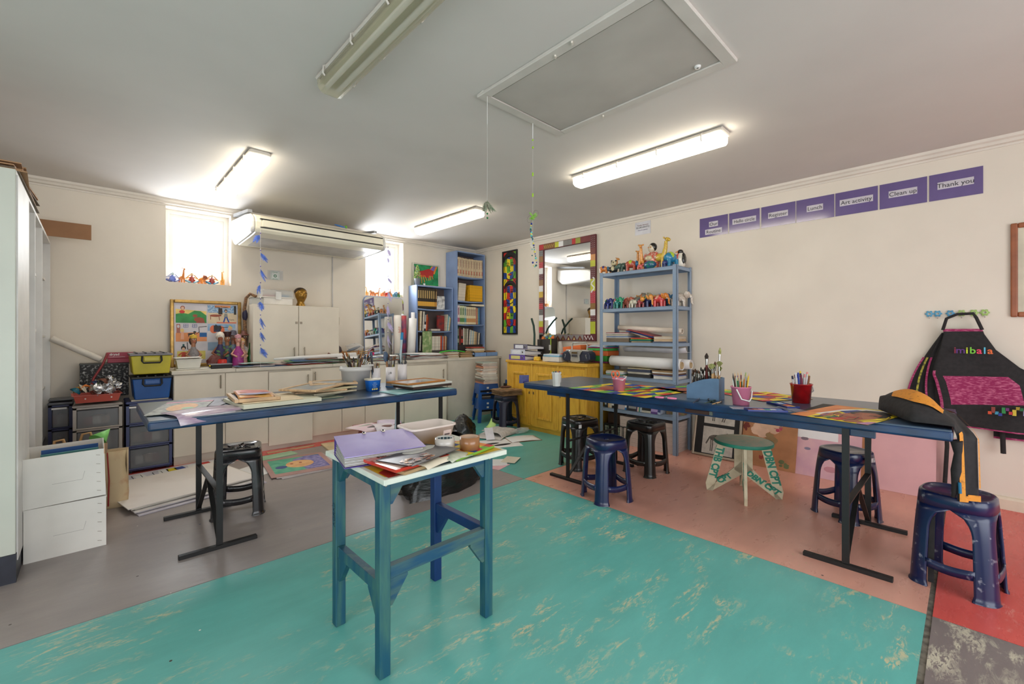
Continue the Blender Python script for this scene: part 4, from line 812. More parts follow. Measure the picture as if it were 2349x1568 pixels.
t = T('plant_cutting', 'red patterned cup with green leafy twigs among the dolls', 'plant', (.955, 5.30, .886)); P('cup', G().lathe([(.001, 0), (.036, 0), (.042, .03), (.04, .075), (.034, .085)], M((226, 44, 40), .4, c2=(150, 60, 30), scale=50, mix=.4), 16), t)
LEAF = M((96, 130, 86), .5, var=.15)
def leaf(p, d, L_, m=LEAF, w=.5):
    d = Vector(d).normalized(); X = XF(p, d, d.cross(Vector((.1, .3, 1))).cross(d)+Vector((.05, -.6, .2)))
    g = G(); g.grid(lambda u, v: (L_*u, L_*w*math.sin(PI*min(1, u*.98+.02))*(v-.5), .12*L_*math.sin(PI*u)), 6, 2, m, X=X); return g
for k in range(9):
    a = k*2.4; p = (.02*math.cos(a)+.03*(k > 5), -.01+.02*math.sin(a), .11+.012*k)
    P('stem', G().tube([(0, 0, .07), p], .0018, M((90, 60, 40), .6), 5), t); P('leaf', leaf(p, (math.cos(a), .3*math.sin(a)-.2, .5), .045), t)
S('brown_lump', crumple(.055, M((110, 56, 50), .5), 12, .15, (1.2, .8, 1.25)), 'dark brown papier-mache lump behind the black case', 'craft object', (.90, 5.38, .943))
# tubs and cases at the left end of the counter
t = T('white_tub', 'white rectangular plastic tub with loose lid at the left end of the worktop', 'tub', (.665, 5.26, ch+.014)); TUB = M((222, 220, 212), .4, var=.03)
vs = [(-.085, -.055, 0), (.085, -.055, 0), (.085, .055, 0), (-.085, .055, 0), (-.1, -.068, .085), (.1, -.068, .085), (.1, .068, .085), (-.1, .068, .085)]
P('body', G().add(vs, [(3, 2, 1, 0), (0, 1, 5, 4), (1, 2, 6, 5), (2, 3, 7, 6), (3, 0, 4, 7)], TUB), t, bevel=.006, solid=.002); P('rim', G().bx(-.106, .106, -.074, .074, .082, .09, TUB), t, bevel=.003); P('lid', G().bx(-.11, .10, -.078, .078, .098, .106, WHITE), t, bevel=.004, rot=(0, -.02, 0))
S('plastic_slab', G().bx(-.14, .14, -.07, .07, 0, .010, TUB), 'flat white plastic lid lying under the tub and beside the black case', 'lid', (.70, 5.25, ch+.001), bevel=.004)
t = T('black_case', 'flat black plastic case with grey lid on the worktop', 'case', (.93, 5.22, ch+.001), .05); P('body', G().bx(-.095, .085, -.05, .05, 0, .034, BLACKM), t, bevel=.004); P('lid', G().bx(-.10, .088, -.055, .055, .035, .046, M((130, 130, 136), .35)), t, bevel=.004); P('clasp', G().cb((-.105, -.04, .03), (.01, .02, .012), YEL), t)
# ================= FEATHER STRANDS =================
def feather(par, p, d, L_, W_, m, side=(1, 0, 0), name='feather', bend=.25):
    d = Vector(d).normalized(); s_ = Vector(side); s_ = (s_-d*s_.dot(d)).normalized(); n = d.cross(s_); g = G(); vs = []; fs = []; rr = random.Random(int(abs(p[0]+p[2]*3)*1e4))
    K2 = 22
    for sd in (-1, 1):
        for i in range(K2):
            u = .08+.9*i/K2; w_ = W_*math.sin(PI*min(1, u**.75))*rr.uniform(.72, 1.08); c0 = Vector(p)+d*L_*u+s_*bend*L_*u*u; c1 = Vector(p)+d*L_*(u+.055)+s_*bend*L_*(u+.055)**2
            tip = c1+s_*sd*w_+d*L_*.10+n*rr.uniform(-.006, .006); o = len(vs); vs += [c0, c1, tip]; fs.append((o, o+1, o+2))
    g.add(vs, fs, m); g.tube([Vector(p)+d*L_*q+s_*bend*L_*q*q for q in (0, .3, .6, 1)], .0009, m, 4); return P(name, g, par)
FB = M((84, 120, 214), .6, var=.2, scale=30); FV = M((196, 184, 226), .6, var=.08, scale=30)
def strand(label, x, y, zt, zb, items, m, group):
    t = T('feather_strand', label, 'hanging decoration', (x, y, zt), group=group); P('string', G().cyl((0, 0, 0), (0, 0, zb-zt), .0012, WHITE, n=5), t)
    for k, (z, a, L_, W_) in enumerate(items):
        feather(t, (0, 0, z-zt), (math.sin(a), .0, -math.cos(a)), L_, W_, m); feather(t, (0, -.004, z-zt-.01), (math.sin(a+.25), .1, -math.cos(a+.25)), L_*.8, W_*.8, m)
        P('bead', G().ball((0, 0, z-zt+.015), .006, ART['v'], 6).ball((0, 0, z-zt+.027), .005, WHITE, 6), t)
FZ = [yp(572, py, 4.84)[1] for py in (535, 575, 612, 650, 688, 725, 758, 795)]
strand('long strand of bright blue feathers hanging from the left end of the air conditioner', 1.19, 4.835, 2.40, .90, [(FZ[0], -.9, .10, .03), (FZ[1], .35, .11, .028), (FZ[2], .1, .13, .02), (FZ[3], -.5, .10, .018), (FZ[4], -.1, .10, .035), (FZ[5], .0, .12, .02), (FZ[6], .05, .11, .022), (FZ[7], .25, .12, .035)], FB, 'feather strands')
FZ = [yp(877, py, 4.84)[1] for py in (568, 588, 635, 665, 698, 735, 765)]
strand('strand of pale lilac feathers hanging from the right end of the air conditioner', 2.56, 4.835, 2.40, 1.0, [(FZ[0], .1, .10, .035), (FZ[1], -.1, .07, .02), (FZ[2], .4, .09, .03), (FZ[3], .1, .14, .022), (FZ[4], -.2, .14, .022), (FZ[5], .2, .14, .035), (FZ[6], -.1, .16, .015)], FV, 'feather strands')
# ================= ON TOP OF THE CUPBOARD, WALL NOTICE =================
ct = ch+.669
t = T('grey_box', 'small grey open box on the left of the cupboard top', 'box', (1.29, 5.42, ct)); P('body', G().bx(-.055, .055, -.06, .06, 0, .07, M((178, 176, 168), .5)), t, bevel=.003); P('rim', G().bx(-.058, .058, -.063, .063, .066, .072, M((120, 118, 112), .5)), t)
t = T('wicker_bag', 'dark woven bag with arched handle beside the cupboard', 'bag', (1.205, 5.52, .886)); WK = M((84, 58, 44), .7, c2=(150, 110, 70), scale=60, mix=.5)
P('handle', G().tube([(.01, 0, .0), (.0, 0, .45), (-.005, 0, .62), (.01, 0, .74), (.05, 0, .79), (.1, -.04, .76)], .017, WK, 8), t); P('wrap', G().ball((0, 0, .55), (.028, .028, .07), M((34, 30, 60), .5), 8), t)
t = T('toolbox', 'white sewing box with clear domed lid on top of the cupboard', 'box', (1.50, 5.46, ct))
P('tray', G().bx(-.155, .155, -.09, .09, .0, .085, M((228, 222, 212), .4)), t, bevel=.012, seg=2); P('rim', G().bx(-.165, .165, -.1, .1, .08, .092, M((228, 222, 212), .4)), t, bevel=.003)
CLR = Msheer((225, 226, 224), .15, .42)
P('lid', G().grid(lambda u, v: (-.158+.316*u, -.095*math.cos(PI*v), .092+.088*math.sin(PI*v)**.55), 2, 14, CLR), t, label='clear domed lid')
for s in (-1, 1): P('lid_end', G().poly([(-.095*math.cos(PI*v/14), .088*math.sin(PI*v/14)**.55 if v not in (0, 14) else 0) for v in range(15)], CLR, X=XF((s*.158, 0, .092), (0, 1, 0), (0, 0, 1))), t)
P('latch', G().bx(-.03, .03, -.106, -.098, .06, .15, M((230, 228, 222), .4)), t, bevel=.003); P('contents', G().cb((-.05, 0, .105), (.15, .1, .02), M((190, 110, 90), .5)).cb((.08, -.03, .11), (.09, .05, .02), M((70, 130, 170), .5)), t)
t = T('mannequin_head', 'gold painted mannequin head with dark cap on top of the cupboard', 'sculpture', (1.765, 5.45, ct), .15); GLD = M((168, 126, 52), .3, .7, c2=(110, 76, 34), scale=12, mix=.35)
P('head', G().loft([(Vector((0, 0, 0)), .052), (Vector((0, 0, .015)), .05), (Vector((0, 0, .05)), .036), (Vector((0, -.004, .075)), .045), (Vector((0, -.008, .11)), .062), (Vector((0, -.004, .15)), .069), (Vector((0, 0, .18)), .063), (Vector((0, 0, .205)), .045), (Vector((0, 0, .218)), .01)], GLD, 20), t)
P('nose', G().ball((0, -.072, .118), (.009, .014, .022), GLD, 8), t); P('mouth', G().ball((0, -.064, .088), (.017, .008, .006), M((130, 88, 40), .3, .6), 8), t)
for q in (-1, 1): P('eye', G().ball((q*.028, -.062, .136), (.017, .009, .010), GLD, 8), t); P('brow', G().tube([(q*.012, -.068, .152), (q*.03, -.066, .160), (q*.046, -.056, .153)], .0035, M((90, 60, 26), .4, .4), 6), t)
P('cap', G().ball((0, .006, .168), (.070, .068, .056), M((66, 50, 36), .5, .2), 18), t, label='dark brown cap-like hair')
t = T('wall_notice', 'small laminated green and white notice on the wall above the cupboard', 'notice', (1.565, 5.716, 1.93)); P('sleeve', G().bx(-.085, .085, -.002, 0, -.055, .055, Msheer((230, 230, 230), .1, .35)), t)
P('card', G().bx(-.052, .045, -.0035, -.002, -.055, .045, M((222, 226, 220), .5)), t); GN = M((30, 110, 70), .6)
text(t, 'PLEASE', .018, GN, XF((-.003, -.004, .032), (1, 0, 0), (0, 0, 1))); text(t, 'RECYCLE', .014, GN, XF((-.003, -.004, -.045), (1, 0, 0), (0, 0, 1)))
P('symbol', G().lathe([(.010, 0), (.019, 0)], GN, 6, X=XF((-.003, -.0042, -.010), (1, 0, 0), (0, 0, 1))), t); P('border', G().line([(-.045, -.052), (.038, -.052), (.038, .042), (-.045, .042)], .002, GN, X=XF((0, -.0040, 0), (1, 0, 0), (0, 0, 1)), closed=True), t)
t = T('wall_socket', 'beige wall switch beside the right edge of the cupboard', 'switch', (2.30, 5.718, 1.40)); P('plate', G().bx(-.03, .03, -.012, 0, -.05, .05, M((190, 180, 160), .5)), t, bevel=.003); P('rocker', G().bx(-.015, .015, -.018, -.012, -.03, .03, M((110, 104, 96), .5)), t)
# ================= PAPERS ON THE COUNTER =================
PC = [((230, 226, 224), 'white'), ((200, 214, 226), 'pale blue'), ((226, 196, 196), 'pale pink'), ((206, 200, 186), 'beige'), ((222, 206, 150), 'pale yellow'), ((190, 60, 60), 'red'), ((60, 70, 80), 'dark grey'), ((110, 160, 120), 'green'), ((236, 232, 228), 'bright white'), ((90, 120, 170), 'blue'), ((150, 110, 80), 'brown')]
def pile(x0, x1, y0, y1, n, desc, zc, th=.004, rz=.12, cat='paper', sz_=(.30, .40), gname=None, seed=1):
    rr = random.Random(seed); z = zc; last = None
    for k in range(n):
        c_, nm = PC[rr.randrange(len(PC))]
        while nm == last: c_, nm = PC[rr.randrange(len(PC))]
        last = nm; w_, d_ = min(x1-x0, rr.uniform(*sz_)*1.2), min(y1-y0, rr.uniform(*sz_))
        x = rr.uniform(x0+w_/2, max(x0+w_/2, x1-w_/2)); y = rr.uniform(y0+d_/2, max(y0+d_/2, y1-d_/2)); c1 = rr.uniform(.0, .006); ph = rr.uniform(0, 6)
        g = G(); g.grid(lambda u, v: (w_*(u-.5), d_*(v-.5), c1*math.sin(4*u+ph)*math.cos(3*v)), 6, 4, M(c_, .6, var=.1, scale=9))
        S('paper_sheet', g, '%s paper sheet, %s from the bottom of %s' % (nm, ORD[k], desc), cat, (x, y, z+c1), rot=(0, 0, rr.uniform(-rz, rz)), group=gname or desc, solid=th*.6); z += th+c1*.3
    return z
z1_ = pile(1.03, 1.62, 5.12, 5.30, 6, 'the sheets left of the cupboard doors', ch+.001, .004, .2, sz_=(.22, .3), seed=5)
limp('child\'s drawing with green and blue stripes lying on the worktop left of the cupboard', 1.26, 5.2, z1_+.012, .34, .17, .05, M((60, 150, 110), .6, c2=(214, 220, 230), scale=11, stretch=(1, 5, 1), mix=.5), .0)
z2_ = pile(1.5, 2.35, 5.11, 5.29, 11, 'the long pile under the cupboard doors', ch+.001, .0042, .1, sz_=(.3, .5), seed=9)
t = T('paper_roll', 'long loosely rolled sheet of white paper lying in front of the cupboard doors', 'paper roll', (1.86, 5.17, z2_+.026), .0); P('roll', G().loft([(Vector((-.46, 0, -.012)), .012), (Vector((-.2, 0, -.004)), .018), (Vector((.46, .03, .004)), .030)], PAPER, 14, caps=False), t, solid=.0015)
S('card_tent', G().add([(0, 0, 0), (.17, .03, 0), (.045, .01, .058), (.02, .06, 0)], [(0, 1, 2), (0, 2, 3), (2, 1, 3)], M((150, 84, 70), .5, c2=(60, 44, 44), scale=12, mix=.45)), 'folded painted card tent in orange and mauve, standing in front of the cupboard', 'card', (1.95, 5.20, z2_+.008), solid=.002)
z3_ = pile(2.2, 2.95, 5.11, 5.32, 12, 'the paper pile behind the brush bucket', ch+.001, .0045, .12, sz_=(.3, .5), seed=14)
limp('broad white paper sheet draped over the pile behind the brush bucket', 2.33, 5.24, z3_+.008, .5, .24, .0, PAPER, .02, cat='paper', name='paper_sheet')
limp('white paper sheet topmost in front of the leaning mirror', 2.80, 5.22, z3_+.006, .36, .22, .05, PAPER, .01, cat='paper', name='paper_sheet')
limp('teal and black folder edge lying in front of the leaning mirror', 3.02, 5.20, z3_+.016, .3, .2, -.1, M((60, 90, 100), .5, var=.2), .01, cat='folder', name='folder')
z4_ = pile(3.05, 3.65, 5.11, 5.32, 9, 'the portfolio pile before the small bookcase', ch+.001, .006, .06, sz_=(.35, .5), seed=21)
limp('crumpled translucent plastic sheet on the portfolio pile before the small bookcase', 3.30, 5.22, z4_+.02, .55, .22, .02, M((226, 224, 224), .25, bump=.8, scale=14), .03, cat='plastic sheet', name='plastic_sheet')
for k in range(6): S('book', G().bx(-.10, .10, -.075, .075, 0, .013, M([(200, 190, 170), (180, 160, 130), (214, 206, 190), (150, 110, 80), (206, 196, 180), (190, 176, 150)][k], .6)), 'pale flat book, %s from the bottom of the low stack right of the plastic sheet' % ORD[k], 'book', (3.73+rnd.uniform(-.012, .012), 5.2, ch+.001+k*.0135), rot=(0, 0, rnd.uniform(-.08, .08)), group='low stack of books on the worktop')
for k in range(5): S('book', G().bx(-.11, .11, -.07, .07, 0, .012, M([(170, 140, 100), (150, 116, 80), (186, 160, 120), (120, 90, 66), (176, 150, 110)][k], .6)), 'brown flat book, %s from the bottom of the stack before the tall bookcase' % ORD[k], 'book', (3.98+rnd.uniform(-.012, .012), 5.2, ch+.001+k*.0125), rot=(0, 0, rnd.uniform(-.08, .08)), group='brown books before the tall bookcase')
t = T('tape_dispenser', 'black tape dispenser on the worktop before the tall bookcase', 'tape dispenser', (4.12, 5.19, ch+.001)); P('base', G().bx(-.03, .04, -.03, .03, 0, .03, BLACKM), t, bevel=.006); P('wheel', G().cyl((.02, -.018, .05), (.02, .018, .05), .03, BLACKM, n=18), t)
for k in range(3): 
    t = T('blue_tray', '%s of three pale blue card trays holding books on the right end of the worktop' % ['leftmost', 'middle', 'rightmost'][k], 'tray', (4.05+.235*k, 5.27, ch+.001)); P('body', G().bx(-.11, .11, -.10, .10, 0, .058, M((124, 158, 205), .5)), t, bevel=.003); P('filling', G().bx(-.10, .10, -.09, .09, .058, .064, BROWN), t)
for k in range(5): S('book', G().bx(-.12, .12, -.08, .08, 0, .015, M([(190, 160, 110), (206, 190, 160), (226, 220, 210), (170, 150, 120), (176, 70, 60)][k], .6)), '%s book, %s from the bottom of the stack on the pale blue trays' % (['tan', 'beige', 'white', 'drab', 'red'][k], ORD[k]), 'book', (4.24+.02*(k % 2), 5.26, ch+.067+k*.0158), rot=(0, 0, rnd.uniform(-.1, .1)), group='books stacked on the blue trays')
S('book', G().bx(-.10, .10, -.08, .08, 0, .014, BROWN), 'brown book lying on the rightmost pale blue tray', 'book', (4.50, 5.27, ch+.067))
S('green_hose', G().tube([(3.55, 5.20, .965), (3.68, 5.20, .985), (3.80, 5.20, .988), (3.92, 5.20, .975), (4.0, 5.2, .962)], .008, M((70, 200, 60), .4)), 'bright green curved plastic tube lying across the book stacks', 'tube')
# basket, boot, hairnet bits between cupboard and mirror
t = T('wicker_basket', 'light cane basket with open lattice beside the cupboard', 'basket', (2.42, 5.5, .886)); CN = M((190, 150, 100), .6, var=.15)
for z in (.0, .03, .06, .09, .115):
    P('band', G().tube([(-.17, -.09, z), (.17, -.09, z), (.17, .09, z), (-.17, .09, z), (-.17, -.09, z)], .005, CN, 5), t)
g = G()
for i in range(24): g.tube([(-.17+.34*i/23, -.09, 0), (-.17+.34*((i*7+3) % 24)/23*.12+(-.17+.34*i/23)*.88, -.09, .115)], .0035, CN, 5)
P('lattice', g, t)['kind'] = 'stuff'; P('base', G().bx(-.165, .165, -.085, .085, 0, .006, CN), t)
S('boot', G().loft([(Vector((2.20, 5.50, 1.19)), .012), (Vector((2.205, 5.5, 1.10)), .015), (Vector((2.23, 5.5, 1.05)), .035), (Vector((2.24, 5.5, 1.0)), .045), (Vector((2.22, 5.5, .90)), .05)], M((56, 40, 40), .4), 12), 'dark brown necked vase partly behind the right side of the cupboard', 'vase')
S('grey_scoop', G().ball((0, 0, 0), (.10, .035, .018), M((110, 118, 130), .35), 14), 'grey plastic scoop lying on the cane basket', 'scoop', (2.42, 5.48, 1.04), rot=(0, -.35, 0))
S('clear_bag', crumple(.075, Msheer((225, 225, 225), .15, .3), 14, .25, (1.5, 1, .6)), 'crumpled clear plastic bag on the cane basket', 'plastic bag', (2.45, 5.52, 1.06))
t = T('pen_holder', 'small grey holder with magenta tops before the leaning mirror', 'holder', (2.63, 5.42, .886)); P('body', G().bx(-.045, .045, -.03, .03, 0, .065, M((96, 112, 132), .5)), t, bevel=.003)
for q in (-.03, -.01, .012, .032): P('marker_cap', G().cyl((q, 0, .065), (q, 0, .105), .010, M((210, 40, 110), .4), n=10), t)
# ================= LEANING MIRROR, ROLLS =================
MIR = M((235, 238, 240), .02, 1, var=0)
t = T('leaning_mirror', 'rounded frameless mirror leaning on the wall beneath the right window', 'mirror', (2.95, 5.64, .888), rx=-.05)
rr_ = [(-.30, 0), (.30, 0), (.30, .80), (.28, .84), (.25, .855), (-.25, .855), (-.28, .84), (-.30, .80)]
P('glass', G().poly(rr_, MIR, .006, X=XF((0, -.006, 0), (1, 0, 0), (0, 0, 1))), t); P('backing', G().poly([(a*1.012, b*1.01) for a, b in rr_], LBLUE, .012, X=XF((0, .008, 0), (1, 0, 0), (0, 0, 1))), t)
def roll(label, x, y, z, r, h, lean, m, name='paper_roll', n=24):
    t = T(name, label, 'paper roll', (x, y, z), group='rolls standing by the small bookcase'); P('tube', G().cyl((0, 0, 0), (lean, .03, h), r, m, n=n, caps=False), t, solid=.002)
    P('inner_turn', G().cyl((0, 0, .002), (lean, .03, h-.004), r*.55, m, n=n, caps=False), t); return t
RL = M((226, 218, 208), .6, var=.03)
tr = roll('cream paper roll with red handwriting, in front of the leaning mirror', 3.06, 5.50, .888, .048, .60, .01, RL)
text(tr, 'Jali?', .06, M((196, 70, 60), .6), XF((.005, -.0485, .40), (0, 0, 1), (-1, 0, 0)))
roll('thin multicoloured painted roll between the two paper rolls', 3.17, 5.52, .888, .035, .60, .015, M((190, 60, 50), .5, c2=(40, 60, 110), scale=6, mix=.5))
roll('tall white paper roll leaning beside the small bookcase', 3.22, 5.42, .888, .055, .56, .05, PAPER); roll('short slim white roll behind the tall white roll', 3.30, 5.50, .888, .028, .65, .02, PAPER)
board('leaf_card', 'green leaf-patterned board standing in front of the small bookcase', 'board', 3.48, 5.41, .16, .008, .38, .888, .05, M((120, 150, 96), .5, c2=(214, 210, 170), scale=16, mix=.4))
# ================= BLUE BOOKCASES =================
def bookcase(label, x0, x1, y0, y1, z0, z1, shelves, back=M((104, 88, 84), .6)):
    t = T('bookcase', label, 'bookcase', (x0, y0, z0)); w, d, h = x1-x0, y1-y0, z1-z0; th = .018
    P('side_panel', G().bx(0, th, 0, d, 0, h, LBLUE), t); P('side_panel', G().bx(w-th, w, 0, d, 0, h, LBLUE), t); P('top_panel', G().bx(th, w-th, 0, d, h-th, h, LBLUE), t); P('bottom_panel', G().bx(th, w-th, 0, d, 0, th, LBLUE), t); P('back_panel', G().bx(th, w-th, d-.006, d, th, h-th, back), t)
    for z in shelves: P('shelf', G().grid(lambda u, v, z=z: (th+(w-2*th)*u, d*v, z-z0-.010*math.sin(PI*u)), 8, 1, LBLUE), t, solid=.016)
bookcase('small pale blue bookcase standing on the worktop', 3.355, 3.995, 5.49, 5.71, ch, 1.937, [1.60, 1.275])
bookcase('tall pale blue bookcase in the corner on the worktop', 4.02, 4.585, 5.43, 5.71, ch, 2.51, [2.128, 1.747, 1.38])
def books(desc, axis, front, start, z, depth, specs, group=None, flip=1, share=None, sag=0, L0=None):
    """specs: (thickness, height, colour, colour name, tilt, band colour)"""
    p = start
    for k, sp in enumerate(specs):
        th, h, c_, nm = sp[:4]; tilt = sp[4] if len(sp) > 4 else 0; band = sp[5] if len(sp) > 5 else None
        g = G(); m = M(c_, .55, var=.1, scale=30); e = th*.12
        g.bx(-th/2, -th/2+e, .0, depth, 0, h, m).bx(th/2-e, th/2, .0, depth, 0, h, m).bx(-th/2, th/2, -.0015, .001, 0, h, m).bx(-th/2+e, th/2-e, .002, depth-.003, .003, h-.003, M((214, 204, 184), .8, var=.1, scale=40))
        if band: g.bx(-th/2-.0003, th/2+.0003, -.0022, .0, h*.12, h*.34, M(band, .5)); g.bx(-th*.3, th*.3, -.0022, .0, h*.5, h*.88, M(tuple(min(255, int(v*.55+60)) for v in band), .5))
        w_eff = th*math.cos(tilt)+h*math.sin(abs(tilt))*(0 if k and len(specs[k-1]) > 4 and specs[k-1][4] else 0)
        a = p+th/2*flip
        u = (a-start)/(L0 or 1)
        zz = z-sag*math.sin(PI*min(1, max(0, u)))+.001+math.sin(abs(tilt))*th*.5
        loc_ = (a, front, zz) if axis == 'x' else (front, a, zz); rot = (0, tilt, 0) if axis == 'x' else (0, tilt, -PI/2)
        lab = share % ORD[k] if share else '%s book, %s from the left %s' % (nm, ORD[k], desc)
        S('book', g, lab, 'book', loc_, rot=rot, group=group or ('books '+desc)); p += (w_eff+.0012)*flip
    return p
def spec(rr, n, hs, pal, tw=(.010, .022), tilt=0, band=.4): 
    out = []
    for _ in range(n):
        c_, nm = pal[rr.randrange(len(pal))]; out.append((rr.uniform(*tw), rr.uniform(*hs), c_, nm, tilt, ((230, 225, 210) if sum(c_) < 330 else (120, 60, 50)) if rr.random() < band else None))
    return out
rr = random.Random(5)
books('', 'x', 5.445, 4.045, 2.128, .20, [(.0168, .285+rr.uniform(-.004, .004), rr.choice([(214, 192, 156), (206, 186, 154), (222, 200, 166), (196, 176, 148)]), 'cream', 0, (190, 110, 90) if k % 3 == 0 else None) for k in range(28)], 'cream art magazines on the top shelf of the tall bookcase', share='cream-spined magazine, %s from the left in the packed top row of the tall bookcase', sag=.008, L0=.52)
books('on the second shelf of the tall bookcase, leaning', 'x', 5.445, 4.055, 1.747, .20, [(.018, .27, (216, 204, 186), 'cream', .10) for k in range(7)], 'leaning cream magazines', share='cream magazine, %s from the left of the leaning ones on the second tall bookcase shelf', sag=.006, L0=.5)
books('', 'x', 5.445, 4.29, 1.747, .19, [(.0185, .252, (236, 176, 30), 'yellow', 0, None) for k in range(13)], 'yellow magazines on the second shelf of the tall bookcase', share='yellow-spined magazine, %s from the left in the yellow row of the tall bookcase')
books('on the third shelf of the tall bookcase', 'x', 5.445, 4.05, 1.38, .2, [(.040, .29, (222, 206, 206), 'pinkish', 0, (180, 100, 130))]+[(.042, .285, (206, 214, 170), 'pale green', 0, (90, 140, 80)) for _ in range(2)]+[(.04, .28, (196, 206, 190), 'grey-green', 0, (90, 150, 150))]+[(.037, .272, (228, 214, 176), 'ivory', 0, (200, 150, 100)) for _ in range(5)]+[(.025, .265, (190, 120, 110), 'dusty red', 0, None), (.02, .26, (176, 150, 100), 'tan', 0, None), (.03, .265, (60, 130, 170), 'blue', 0, None)])
S('book', G().bx(-.14, .14, -.1, .08, 0, .028, M((222, 212, 186), .6)), 'cream book lying flat across the ivory volumes of the tall bookcase', 'book', (4.45, 5.53, 1.673)); S('book', G().bx(-.11, .11, -.1, .08, 0, .018, M((110, 130, 150), .6)), 'blue-grey book lying flat across the green volumes of the tall bookcase', 'book', (4.16, 5.54, 1.675))
PALD = [((24, 70, 56), 'dark green'), ((100, 30, 26), 'dark red'), ((30, 32, 30), 'black'), ((206, 200, 184), 'cream'), ((130, 130, 112), 'olive grey'), ((160, 190, 205), 'pale blue'), ((190, 170, 130), 'tan'), ((28, 44, 76), 'navy'), ((220, 212, 200), 'ivory')]
bs = [(.028, .285, (24, 70, 56), 'dark green', 0, (150, 160, 140)), (.035, .27, (104, 34, 24), 'dark red', 0), (.042, .27, (34, 34, 32), 'black', 0, (180, 60, 50)), (.02, .26, (220, 212, 200), 'ivory', 0), (.045, .25, (140, 140, 120), 'olive grey', 0), (.02, .25, (206, 200, 184), 'cream', .06)]
bs += [(.018+.008*(k % 2), .24-.006*k, *[((40, 40, 40), 'black'), ((206, 200, 184), 'cream'), ((160, 190, 205), 'pale blue'), ((214, 206, 180), 'straw'), ((150, 180, 190), 'grey-blue'), ((210, 190, 150), 'sand'), ((190, 160, 120), 'tan'), ((150, 130, 100), 'brown'), ((28, 44, 76), 'navy'), ((214, 204, 180), 'ivory'), ((36, 40, 60), 'dark navy')][k], .08) for k in range(11)]
books('on the bottom level of the tall bookcase', 'x', 5.445, 4.048, 1.06, .18, bs)
S('box', G().bx(-.26, .26, -.08, .08, 0, .155, M((60, 52, 50), .6)), 'dark box row beneath the lowest books of the tall bookcase', 'box', (4.305, 5.54, ch+.019))
books('on the top shelf of the small bookcase', 'x', 5.505, 3.378, 1.60, .18, [(.036, .30, (44, 36, 26), 'black and gold', 0, (214, 160, 60)) for _ in range(8)]+[(.03, .298, (60, 44, 30), 'dark brown', .04, (200, 140, 60))], None)
for k in range(9): pass
t = T('vase_frame', 'black and white photo book standing face-on beside the black and gold volumes', 'book', (3.79, 5.53, 1.60), -.25); P('cover', G().bx(-.07, .07, 0, .02, 0, .20, M((40, 40, 42), .4, c2=(205, 205, 205), scale=18, mix=.6)), t)
books('at the left on the small bookcase middle shelf', 'x', 5.505, 3.385, 1.275, .17, [(.014, .27, (80, 56, 30), 'dark brown', 0), (.012, .26, (140, 110, 60), 'brown', 0), (.026, .285, (222, 206, 176), 'cream', .04), (.016, .27, (60, 46, 40), 'black', .05), (.026, .28, (206, 200, 186), 'grey-white', .06), (.03, .265, (40, 44, 56), 'charcoal', .07, (220, 220, 220)), (.016, .24, (200, 90, 40), 'orange', .08), (.02, .20, (120, 40, 30), 'red-brown', .10)])
t = T('standing_book', 'red illustrated book standing face-on on the middle shelf of the small bookcase', 'book', (3.80, 5.53, 1.277), .15); P('cover', G().bx(-.07, .07, 0, .02, 0, .23, M((150, 40, 36), .5, c2=(60, 50, 60), scale=14, mix=.45)), t)
books('at the right on the small bookcase middle shelf', 'x', 5.500, 3.868, 1.275, .17, [(.02, .25, (200, 190, 170), 'cream', .10), (.012, .24, (90, 160, 170), 'teal', .12), (.018, .22, (190, 205, 200), 'pale teal', .12), (.012, .20, (220, 190, 120), 'yellow', .14)])
for k in range(3): S('book', G().bx(-.08, .08, -.07, .07, 0, .009, M([(200, 190, 180), (214, 206, 190), (190, 176, 160)][k], .6)), 'thin pale booklet, %s from the bottom, lying on the middle shelf of the small bookcase' % ORD[k], 'booklet', (3.70, 5.59, 1.277+.0095*k), group='thin booklets')
PALW = [((226, 220, 206), 'white'), ((40, 38, 38), 'black'), ((206, 198, 182), 'cream'), ((216, 206, 190), 'ivory')]
b3 = [(.022, .215, *PALW[[1, 0, 1, 0, 1, 0, 1, 0][k]], .05) for k in range(8)]+[(.021, .21, *PALW[[0, 2, 3][k % 3]], .02) for k in range(9)]+[(.018, .22, (196, 84, 44), 'orange', .02), (.016, .21, (170, 60, 50), 'red', .02), (.014, .21, (110, 150, 180), 'blue', .03), (.014, .205, (214, 120, 60), 'amber', .03), (.016, .20, (150, 60, 50), 'brick', .03), (.018, .215, (200, 180, 140), 'tan', .03), (.016, .2, (120, 80, 50), 'brown', .03)]
books('on the bottom shelf of the small bookcase', 'x', 5.505, 3.385, .985, .16, b3)
S('box', G().bx(-.30, .30, -.08, .08, 0, .078, M((90, 86, 84), .6)), 'grey box row beneath the lowest books of the small bookcase', 'box', (3.675, 5.60, ch+.019))
